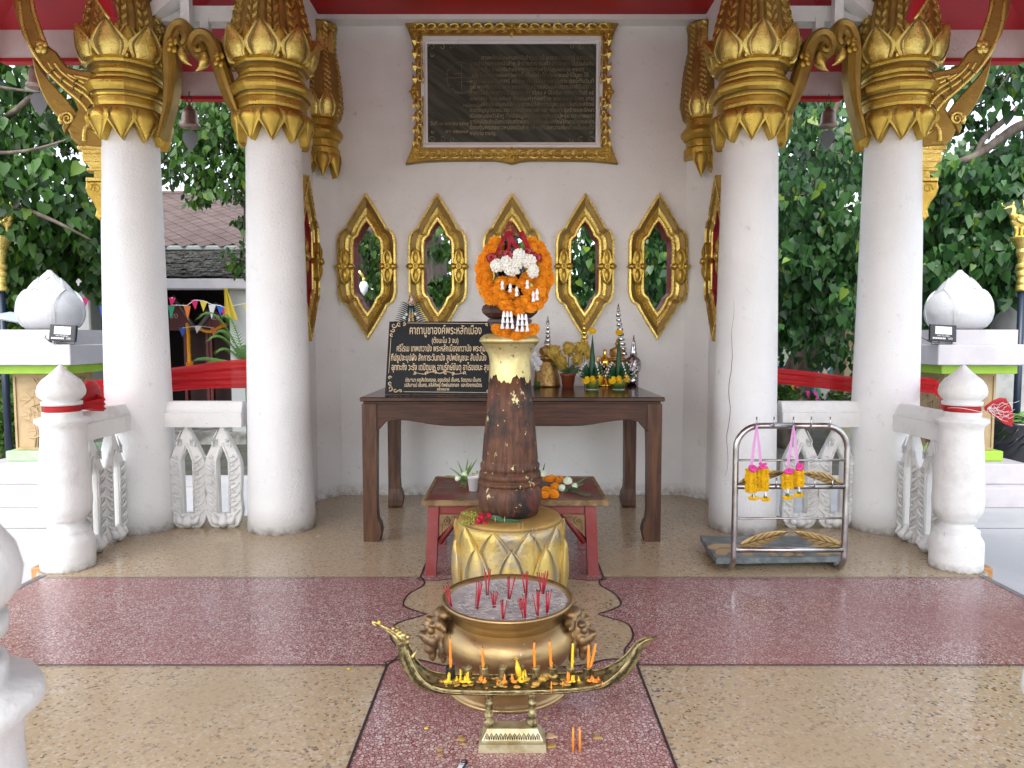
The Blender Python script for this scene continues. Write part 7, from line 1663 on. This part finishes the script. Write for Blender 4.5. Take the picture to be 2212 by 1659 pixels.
# ---------------------------------------------------------------- perimeter wall on the right
pw = thing('perimeter_wall', 'white perimeter wall with iron grilles and blue painted panels behind the right columns', 'wall', (9, 14.5, -.3)); yw = 14.5
WW = mat('weathered wall white', (.40, .40, .38), .7, col2=(.24, .24, .22), ns=2.5, lo=.45, hi=.7); BLUE = mat('blue paint', (.03, .13, .26), .6, col2=(.05, .2, .36), ns=5); GRN = mat('yellow green paint', (.28, .34, .05), .6); BRN = mat('dim brown panel', (.10, .07, .04), .7)
x0_ = 3.2; n_ = 7; bw = 1.55
b = MB(); b.bbox((x0_, yw - .1, -.3), (x0_ + n_ * bw, yw + .1, .05), .01); b.build('footing', WW, pw)
b = MB(); b.bbox((x0_, yw - .11, .86), (x0_ + n_ * bw, yw + .11, .96), .01); b.build('sill', WW, pw)
for i in range(n_ + 1):
    x = x0_ + i * bw; b = MB(); b.bbox((x - .14, yw - .16, -.3), (x + .14, yw + .16, 1.56), .01); b.bbox((x - .19, yw - .2, 1.562), (x + .19, yw + .2, 1.68), .02); b.build('pier', WW, pw)
for i in range(n_):
    xa_, xb_ = x0_ + i * bw + .141, x0_ + (i + 1) * bw - .141; b = MB(); b.bbox((xa_, yw - .07, .051), (xb_, yw + .07, .859), .004); b.build('blue_panel', BLUE, pw)
    for s in (0, 1):
        u0 = xa_ + .08 + s * (xb_ - xa_ - .06) / 2; u1 = u0 + (xb_ - xa_) / 2 - .13; b = MB(); b.bbox((u0, yw - .095, .12), (u1, yw - .071, .78), .004); fr_ = b.build('green_frame', GRN, pw); b = MB(); b.box((u0 + .06, yw - .10, .18), (u1 - .06, yw - .096, .72)); b.build('inset', BRN, fr_)
    b = MB(); 
    for z in (1.02, 1.17, 1.32, 1.45): b.box((xa_, yw - .012, z), (xb_, yw + .012, z + .03))
    for k in range(9): x = xa_ + .09 + k * (xb_ - xa_ - .18) / 8; b.box((x - .014, yw - .035, .97), (x + .014, yw - .0125, 1.56))
    b.build('grille', mat('grille grey white', (.42, .44, .40), .5), pw)
t = thing('brown_gate_pier', 'beige rendered pier standing behind the right outer column', 'pier', (7.35, 13.2, -.3)); b = MB(); c = D(1834, 770, 11.5); b.bbox((c.x - .22, 11.3, -.3), (c.x + .5, 11.8, .52), .01); b.build('pier_base', mat('olive beige', (.30, .28, .15), .7), t); b = MB(); b.bbox((c.x - .14, 11.36, .523), (c.x + .45, 11.74, 2.0), .01); b.build('pier_shaft', mat('tan render', (.26, .2, .12), .7), t)
t = thing('lotus_finial_post', 'grey weathered post with a lotus finial behind the right lamp post', 'post', (8.3, 11.9, -.3)); b = MB(); c = D(2178, 700, 11.5); b.bbox((c.x - .3, 11.3, -.3), (c.x + .5, 11.8, 1.42), .01); b.build('post_body', WW, t); b = MB(); b.lathe([(.12, 0), (.22, .08), (.24, .2), (.16, .38), (.02, .52)], 20, c=(c.x, 11.5, 1.42), wob=lambda a, z: 1 + .06 * sin(6 * a)); b.build('finial', mat('grey cement', (.2, .2, .19), .8), t)
b = MB(); b.box((-16, 16.8, -.3), (-9.8, 17, 1.3)); here('boundary_wall', b, WW, 'low white boundary wall beyond the bushes at far left', 'wall', Vector((-13, 16.8, -.3)))
# ---------------------------------------------------------------- trees and foliage
def leaf_mat(name, cols, rough=.38, trans=.28):
    m = bpy.data.materials.new(name); m.use_nodes = True; nt = m.node_tree; N = nt.nodes; L = nt.links; b = N['Principled BSDF']; b.inputs['Roughness'].default_value = rough; b.inputs['Specular IOR Level'].default_value = .45
    g = N.new('ShaderNodeNewGeometry'); oi = N.new('ShaderNodeObjectInfo'); ad = N.new('ShaderNodeMath'); ad.operation = 'ADD'; L.new(g.outputs['Random Per Island'], ad.inputs[0]); L.new(oi.outputs['Random'], ad.inputs[1]); fr = N.new('ShaderNodeMath'); fr.operation = 'FRACT'; L.new(ad.outputs[0], fr.inputs[0])
    cr = N.new('ShaderNodeValToRGB'); e = cr.color_ramp.elements; e[0].position = 0; e[0].color = (*cols[0], 1); e[1].position = .94; e[1].color = (*cols[1], 1); q = e.new(.975); q.color = (*cols[2], 1); L.new(fr.outputs[0], cr.inputs[0]); L.new(cr.outputs[0], b.inputs['Base Color'])
    t = N.new('ShaderNodeBsdfTranslucent'); L.new(cr.outputs[0], t.inputs[0]); ms = N.new('ShaderNodeMixShader'); ms.inputs[0].default_value = trans; L.new(b.outputs[0], ms.inputs[1]); L.new(t.outputs[0], ms.inputs[2]); L.new(ms.outputs[0], N['Material Output'].inputs[0]); return m
BODHI = leaf_mat('bodhi leaf', [(.010, .036, .006), (.058, .150, .020), (.14, .23, .03)])  # tones vary by leaf; the bright end stands in for sunlit leaves
BODHI2 = leaf_mat('bodhi leaf cool', [(.010, .040, .012), (.054, .146, .034), (.16, .25, .025)])
MIDG = leaf_mat('small leaf', [(.013, .042, .006), (.066, .158, .020), (.11, .18, .02)], trans=.3)
BRIGHTG = leaf_mat('bright shrub leaf', [(.035, .09, .008), (.085, .17, .02), (.16, .25, .04)], trans=.35)
HEART = np.array([(0, 0, 0), (-.27, .11, .05), (-.48, -.13, .10), (-.36, -.52, .07), (0, -1.1, -.02), (.36, -.52, .07), (.48, -.13, .10), (.27, .11, .05), (0, -.5, -.01)]); HF = [(0, 1, 2, 8), (8, 2, 3, 4), (0, 8, 6, 7), (8, 4, 5, 6)]
OVAL = np.array([(0, 0, 0), (-.26, -.3, .05), (-.24, -.65, .04), (0, -1, 0), (.24, -.65, .04), (.26, -.3, .05)]); OF = [(0, 1, 2, 3), (0, 3, 4, 5)]
HM = MB(); HM.cs = True; HM.add([tuple(v) for v in HEART], HF); HEARTM = HM.mesh('leaf', BODHI)
HM2 = MB(); HM2.cs = True; HM2.add([tuple(v) for v in HEART], HF); HEARTM2 = HM2.mesh('leaf', BODHI2)
def leafmats(n, rng, droop=.75, face=None):
    down = np.stack([rng.normal(0, 1 - droop + .12, n), rng.normal(0, 1 - droop + .12, n), -np.ones(n) + rng.normal(0, .35, n)], 1); down /= np.linalg.norm(down, axis=1)[:, None]
    a = rng.uniform(0, 2 * pi, n); nrm = np.stack([np.cos(a), np.sin(a), rng.uniform(-.2, .7, n)], 1)
    if face is not None: nrm = nrm * .8 + np.array(face)[None, :]
    nrm -= down * (nrm * down).sum(1)[:, None]; nrm /= np.linalg.norm(nrm, axis=1)[:, None]; x = np.cross(-down, nrm); return x, -down, nrm
def leaves(name, pos, size, m, rng, parent, tmpl=HEART, faces=HF, droop=.75, kind='stuff', face=None):
    n = len(pos); x, y, z = leafmats(n, rng, droop, face); s = size[:, None, None]
    V = (pos[:, None, :] + s * (tmpl[None, :, 0:1] * x[:, None, :] + tmpl[None, :, 1:2] * y[:, None, :] + tmpl[None, :, 2:3] * z[:, None, :]))
    V = V.reshape(-1, 3) - np.array(wl(parent))[None, :] if parent else V.reshape(-1, 3)
    k = len(tmpl); Fc = (np.array(faces)[None, :, :] + (np.arange(n) * k)[:, None, None]).reshape(-1, 4)
    me = bpy.data.meshes.new(name); me.vertices.add(len(V)); me.vertices.foreach_set('co', V.astype(np.float32).ravel()); me.loops.add(len(Fc) * 4); me.loops.foreach_set('vertex_index', Fc.astype(np.int32).ravel()); me.polygons.add(len(Fc)); me.polygons.foreach_set('loop_start', np.arange(0, len(Fc) * 4, 4, dtype=np.int32)); me.update(calc_edges=True); me.materials.append(m); me.polygons.foreach_set('use_smooth', [True] * len(Fc))
    o = link(name, me, parent)
    if kind: o['kind'] = kind
    return o
def clumps(cl, rng):
    """cl: (px, py, depth, radius_m, count) -> leaf points, denser toward the outside of every clump"""
    out = []
    for px, py, d, r, n in cl:
        c = np.array(D(px, py, d)); nc = max(1, n // 9); v = rng.normal(0, 1, (nc, 3)); v /= np.linalg.norm(v, axis=1)[:, None]; rad = r * rng.uniform(.25, 1, nc) ** .6; tw = c + v * rad[:, None] * np.array([1.1, 1.0, .85])
        p = np.repeat(tw, 9, 0) + rng.normal(0, r * .17, (nc * 9, 3)); out.append(p)
    return np.concatenate(out)
def branch(b, pts, r0, r1, seg=8):
    P = sm3([Vector(p) for p in pts]); n_ = len(P); b.tube(P, [r0 + (r1 - r0) * i / (n_ - 1) for i in range(n_)], seg)
def sm3(P, k=5):
    o = []
    for i in range(len(P) - 1):
        p0 = P[max(i - 1, 0)]; p1 = P[i]; p2 = P[i + 1]; p3 = P[min(i + 2, len(P) - 1)]
        for j in range(k): t = j / k; o.append(.5 * ((2 * p1) + (-p0 + p2) * t + (2 * p0 - 5 * p1 + 4 * p2 - p3) * t * t + (-p0 + 3 * p1 - 3 * p2 + p3) * t ** 3))
    o.append(P[-1]); return o
def tree(name, label, base, trunk, limbs, cl, ls, m, seed, single=None, cat='tree', bark=BARK, tmpl=HEART, faces=HF, droop=.75, twigs=60, group=None, face=None, near=None):
    rng = np.random.default_rng(seed); t = thing(name, label, cat, base, group)
    if trunk: b = MB(); branch(b, [D(*p) if len(p) == 3 and not isinstance(p, Vector) and p[0] > 40 or (len(p) == 3 and p[1] > 40) else p for p in trunk[0]], trunk[1], trunk[2], 14); b.build('trunk', bark, t)
    b = MB(); nb = 0
    for pts, r0, r1 in limbs: branch(b, [D(*p) for p in pts], r0, r1, 8); nb += 1
    P = clumps(cl, rng); n = len(P); S = ls * (.5 + .85 * rng.random(n) ** 1.2)
    P = P[(P[:, 1] > 4.2)]; S = S[:len(P)]
    for i in rng.choice(len(P), min(twigs, len(P)), replace=False):
        a = Vector(P[i]); c = min(cl, key=lambda q: (D(q[0], q[1], q[2]) - a).length); e = D(c[0], c[1], c[2]); b.tube([a, (a + e) / 2 + Vector(rng.normal(0, .06, 3)), e], [.003, .006, .010], 4)
    if b.v: bo = b.build('branches', bark, t); bo['kind'] = 'stuff'
    if single:
        xy = P[:, 1] * 1.0; px = P[:, 0] / P[:, 1] * FD + 1106; pz = (P[:, 2] - H) / P[:, 1]
        vis = (px > -10) & (px < 2222) & (pz > -.4) & (pz < .58)
        if near: vis &= (px > near[0]) & (px < near[1]) & (pz > near[2]) & (pz < near[3])
        sc_ = np.where(vis, S / P[:, 1], 0); idx = np.argsort(-sc_)[:300]; mask = np.zeros(len(P), bool); mask[idx] = True
        x, y, z = leafmats(300, rng, droop, face); off = wl(t)
        for k, i in enumerate(idx):
            M = Matrix((x[k], y[k], z[k])).transposed(); o = link('leaf', single, t, Vector(P[i]) - off, M.to_euler(), (S[i],) * 3)
        P, S = P[~mask], S[~mask]
    leaves('crown', P, S, m, rng, t, tmpl, faces, droop, face=face); return t
G = -.3
# left: large-leaved bodhi hanging over the left pedestal
cl = [(20, 150, 8.5, .8, 420), (110, 210, 8.3, .55, 240), (40, 300, 8.0, .65, 420), (150, 330, 8.2, .5, 130), (30, 400, 7.6, .6, 420), (120, 460, 8.0, .6, 420), (195, 430, 8.4, .4, 130), (60, 520, 8.2, .6, 420), (150, 545, 8.4, .5, 330), (210, 560, 8.8, .4, 200), (15, 590, 8.6, .5, 300), (60, 640, 8.8, .35, 160), (-120, 300, 8, .9, 500), (-100, 560, 8.4, .9, 400), (210, 300, 9, .3, 60), (180, 130, 9, .5, 160), (-60, 60, 8, 1, 300), (200, 500, 8.5, .35, 110), (190, 600, 8.9, .3, 90), (100, 600, 8.6, .4, 180)]
tree('bodhi_tree', 'bodhi tree with big heart-shaped leaves hanging over the left pedestal', (-8.5, 9.5, G), ([(Vector((-8.6, 9.6, G))), Vector((-8.5, 9.4, 1.5)), Vector((-8.0, 9.2, 3.2)), Vector((-7.2, 9, 4.8)), Vector((-6.4, 8.6, 6.2))], .32, .1),
     [([(-150, 300, 9.2), (0, 260, 8.8), (80, 200, 8.6), (180, 150, 9)], .05, .015), ([(-200, 420, 9.2), (0, 440, 8.6), (100, 470, 8.4), (200, 520, 8.6)], .05, .01), ([(-200, 320, 9.2), (20, 330, 8.3), (150, 300, 8.4)], .035, .008), ([(-200, 150, 9), (10, 190, 8.6), (110, 200, 8.5)], .03, .008)], [(a, b_, c + .95, r, int(n * .9)) for a, b_, c, r, n in cl], .130, BODHI, 1, HEARTM, droop=.8, face=(0, -.5, .2))
# middle left: tree over the hall roof, its twigs hanging between the columns
cl = [(400, 240, 9.4, .5, 260), (470, 250, 9.2, .5, 420), (520, 300, 9.2, .45, 420), (470, 330, 9.0, .45, 420), (430, 300, 9.6, .5, 300), (500, 390, 9.2, .35, 260), (425, 410, 9.2, .22, 130), (530, 420, 9.5, .25, 120), (380, 290, 9.8, .5, 330), (370, 200, 10, .7, 600), (540, 200, 9.5, .7, 600), (600, 350, 9.5, .6, 500), (360, 350, 10.2, .4, 300), (520, 560, 9.9, .22, 110), (530, 480, 10, .18, 40), (640, 480, 9.5, .6, 300)]
tree('broadleaf_tree', 'leafy tree whose twigs hang over the hall roof between the left columns', (-2.6, 12.4, G), ([Vector((-2.6, 12.4, G)), Vector((-2.5, 12.2, 1.6)), Vector((-2.7, 11.6, 3.2)), Vector((-3.0, 10.8, 4.8))], .26, .1),
     [([(640, 120, 11), (560, 200, 10), (500, 260, 9.4), (440, 320, 9.2), (420, 400, 9.2)], .05, .006), ([(600, 160, 10.5), (540, 320, 9.6), (530, 420, 9.5), (525, 560, 9.8)], .03, .005), ([(640, 130, 11), (480, 200, 9.8), (380, 250, 9.8)], .04, .006)], cl, .115, MIDG, 2, None, tmpl=OVAL, faces=OF, droop=.6, face=(0, -.4, .2), twigs=120)
# big leaning trunks behind the altar wall
b_ = D(955, 700, 9.0)
cl = [(930, 510, 8.7, .35, 170), (945, 540, 8.6, .2, 60), (960, 610, 8.7, .2, 90), (945, 650, 8.6, .22, 110), (800, 500, 12, .8, 900), (820, 620, 12.5, .9, 1000), (960, 560, 13, 1, 900), (780, 700, 12, .9, 800), (1100, 580, 12, 1.1, 900), (880, 400, 12.5, 1.2, 700), (700, 600, 13, .8, 300)]
tree('leaning_tree', 'tree with thick pale leaning trunks seen through the second wall window', (b_.x, 9.1, G), ([Vector((-1.15, 9.2, G)), Vector((-1.0, 9.1, 1.2)), Vector((-.95, 9.0, 2.2)), Vector((-1.15, 9.0, 3.2)), Vector((-1.6, 9.2, 4.6))], .17, .12),
     [([(1010, 730, 9.2), (975, 660, 9.1), (935, 590, 9.0), (905, 520, 9.2), (850, 400, 9.6)], .12, .09), ([(870, 560, 9.4), (800, 490, 9.2), (700, 470, 9.6)], .08, .05)], cl, .085, MIDG, 3, None, bark=BARKP, tmpl=HEART, droop=.7, twigs=50, face=(0, -.3, .2))
# right: bodhi tree behind the two right columns
cl = []
rg = random.Random(77)
for i in range(40): cl.append((rg.uniform(1600, 1900), rg.uniform(150, 720), rg.uniform(9.2, 12.5), rg.uniform(.45, .8), 170 if i % 3 else 110))
cl += [(1720, 260, 9, .4, 120), (1820, 330, 9, .4, 130), (1740, 420, 8.8, .45, 260), (1810, 500, 8.8, .45, 260), (1720, 560, 8.9, .4, 260), (1800, 640, 9, .4, 240), (1760, 690, 9.4, .35, 160), (1840, 600, 9.2, .5, 260), (1420, 560, 10.5, .8, 900), (1400, 700, 11, .8, 700), (1450, 450, 10.5, .8, 700), (1275, 640, 11, .4, 260), (1260, 700, 11, .4, 330), (1250, 520, 10.6, .42, 190), (1275, 580, 11.4, .4, 130), (1780, 760, 10.5, .3, 120), (1710, 700, 9.6, .3, 160)]
tree('bodhi_tree', 'dark green bodhi tree standing behind the gap between the right columns', (4.55, 11.4, G), ([Vector((4.55, 11.4, G)), Vector((4.5, 11.3, .6)), Vector((4.75, 11.2, 1.6)), Vector((4.4, 11.0, 3.0)), Vector((4.9, 10.8, 4.6))], .30, .16),
     [([(1650, 460, 10.6), (1690, 510, 10.2), (1730, 545, 10)], .07, .03), ([(1640, 530, 10.6), (1700, 570, 10), (1790, 580, 10)], .06, .015), ([(1740, 600, 10.8), (1800, 430, 10.4), (1840, 250, 10.4)], .07, .03), ([(1850, 100, 10), (1800, 250, 9.6), (1760, 330, 9.6)], .05, .01)], [(a, b_, c, r, int(n * 1.3)) for a, b_, c, r, n in cl], .108, BODHI2, 4, HEARTM2, droop=.82, face=(0, -.45, .25), twigs=120)
# right edge: bodhi branch over the right pedestal
cl = []
for i in range(46): cl.append((rg.uniform(1985, 2260), rg.uniform(360, 600), rg.uniform(8.6, 11), rg.uniform(.35, .6), 150))
for i in range(14): cl.append((rg.uniform(2000, 2300), rg.uniform(60, 330), rg.uniform(9.5, 12.5), rg.uniform(.35, .55), 70))
cl += [(2180, 160, 8.8, .45, 220), (2100, 230, 9.6, .35, 90), (2040, 600, 9.6, .25, 60), (2160, 610, 9.4, .3, 100), (2090, 560, 8.6, .35, 180), (2000, 640, 12, .6, 300), (2380, 400, 10, 1.2, 1200)]
tree('bodhi_tree', 'bodhi tree with long bare limbs reaching over the right pedestal', (9.6, 11.5, G), ([Vector((9.6, 11.5, G)), Vector((9.4, 11.4, 1.6)), Vector((9.0, 11.2, 3)), Vector((8.8, 11.0, 4.6)), Vector((8.6, 10.8, 6.5))], .34, .18),
     [([(2320, 250, 10.6), (2212, 270, 10.2), (2160, 300, 10), (2110, 335, 9.9), (2050, 355, 9.8), (1980, 360, 9.8)], .085, .035), ([(2212, 225, 10.4), (2175, 255, 10.1), (2125, 300, 10), (2108, 340, 9.9)], .05, .03), ([(2150, 420, 10), (2110, 400, 10), (2060, 360, 9.9)], .03, .02), ([(2212, 130, 10), (2160, 180, 9.9), (2130, 220, 9.8), (2060, 240, 10)], .03, .008)], [(a, b_, c + .7, r, int(n * 1.25)) for a, b_, c, r, n in cl], .138, BODHI2, 5, HEARTM2, droop=.85, face=(0, -.5, .2), twigs=140)
# darker woods further back
cl = []
rg = random.Random(5)
for i in range(60): cl.append((rg.uniform(-200, 1100), rg.uniform(520, 720), rg.uniform(18, 24), rg.uniform(1.0, 1.6), 260))
tree('rear_tree', 'distant dark tree rising behind the shingled hall roof', (-9, 20, G), ([Vector((-9, 20, G)), Vector((-9, 20, 3)), Vector((-8.6, 20, 6))], .3, .15), [], cl, .24, MIDG, 6, None, tmpl=OVAL, faces=OF, droop=.3, twigs=20)
cl = []
for i in range(80): cl.append((rg.uniform(1340, 2500), rg.uniform(470, 700), rg.uniform(17, 23), rg.uniform(.9, 1.5), 280))
tree('rear_tree', 'distant broad dark tree beyond the right perimeter wall', (10, 20, G), ([Vector((10, 20, G)), Vector((10, 20, 3)), Vector((10.4, 20, 6))], .3, .15), [], cl, .24, MIDG, 7, None, tmpl=OVAL, faces=OF, droop=.3, twigs=20)
cl = [(rg.uniform(1650, 2300), rg.uniform(650, 740), rg.uniform(15.5, 17), rg.uniform(.6, .9), 330) for i in range(22)]
tree('bright_shrubs', 'sunlit bright green bushes just behind the perimeter wall', (7, 16, G), None, [], cl, .12, BRIGHTG, 8, None, 'shrub', tmpl=OVAL, faces=OF, droop=.3, twigs=30)
cl = [(rg.uniform(-60, 70), rg.uniform(830, 950), rg.uniform(9.8, 11), rg.uniform(.35, .5), 420) for i in range(12)] + [(rg.uniform(-60, 120), rg.uniform(640, 760), rg.uniform(12, 13.5), rg.uniform(.5, .7), 420) for i in range(12)]
tree('garden_bush', 'dense green bush behind the left pedestal', (-7.4, 10.4, G), None, [], cl, .085, BRIGHTG, 9, None, 'shrub', tmpl=OVAL, faces=OF, droop=.2, twigs=30)
cl = [(rg.uniform(2090, 2230), rg.uniform(600, 680), rg.uniform(13, 14), rg.uniform(.5, .7), 420) for i in range(8)]
tree('garden_bush', 'light green bush between the right lotus bud and the lamp post', (9.6, 13.4, G), None, [], cl, .10, BRIGHTG, 10, None, 'shrub', tmpl=OVAL, faces=OF, droop=.2, twigs=30)
cl = [(rg.uniform(1660, 1850), rg.uniform(845, 870), rg.uniform(10.5, 11.3), rg.uniform(.2, .3), 160) for i in range(8)]
tree('low_plants', 'low dark plants at the foot of the tree behind the right columns', (4.8, 10.8, G), None, [], cl, .10, MIDG, 12, None, 'plants', tmpl=OVAL, faces=OF, droop=.1, twigs=10)
# coloured cloths tied round the right tree
t = thing('tree_cloths', 'coloured cloth strips tied round the tree trunk behind the right columns', 'cloth', (4.5, 11.25, .4)); cs = [(.5, .02, .1), (.03, .25, .1), (.6, .05, .3), (.1, .3, .25), (.55, .3, .03)]
for i in range(16):
    a = rnd.uniform(3.4, 6.0); b = MB(); r_ = .34; p_ = Vector((4.5 + r_ * cos(a), 11.3 + r_ * sin(a), .62 + rnd.uniform(-.1, .1))); b.ribbon([p_, p_ + Vector((.03, -.03, -.12)), p_ + Vector((.02, -.05, -.3 - rnd.uniform(0, .15)))], Vector((.03, .01, 0))); b.build('cloth_strip', mat('tied cloth %d' % (i % 5), cs[i % 5], .7), t)
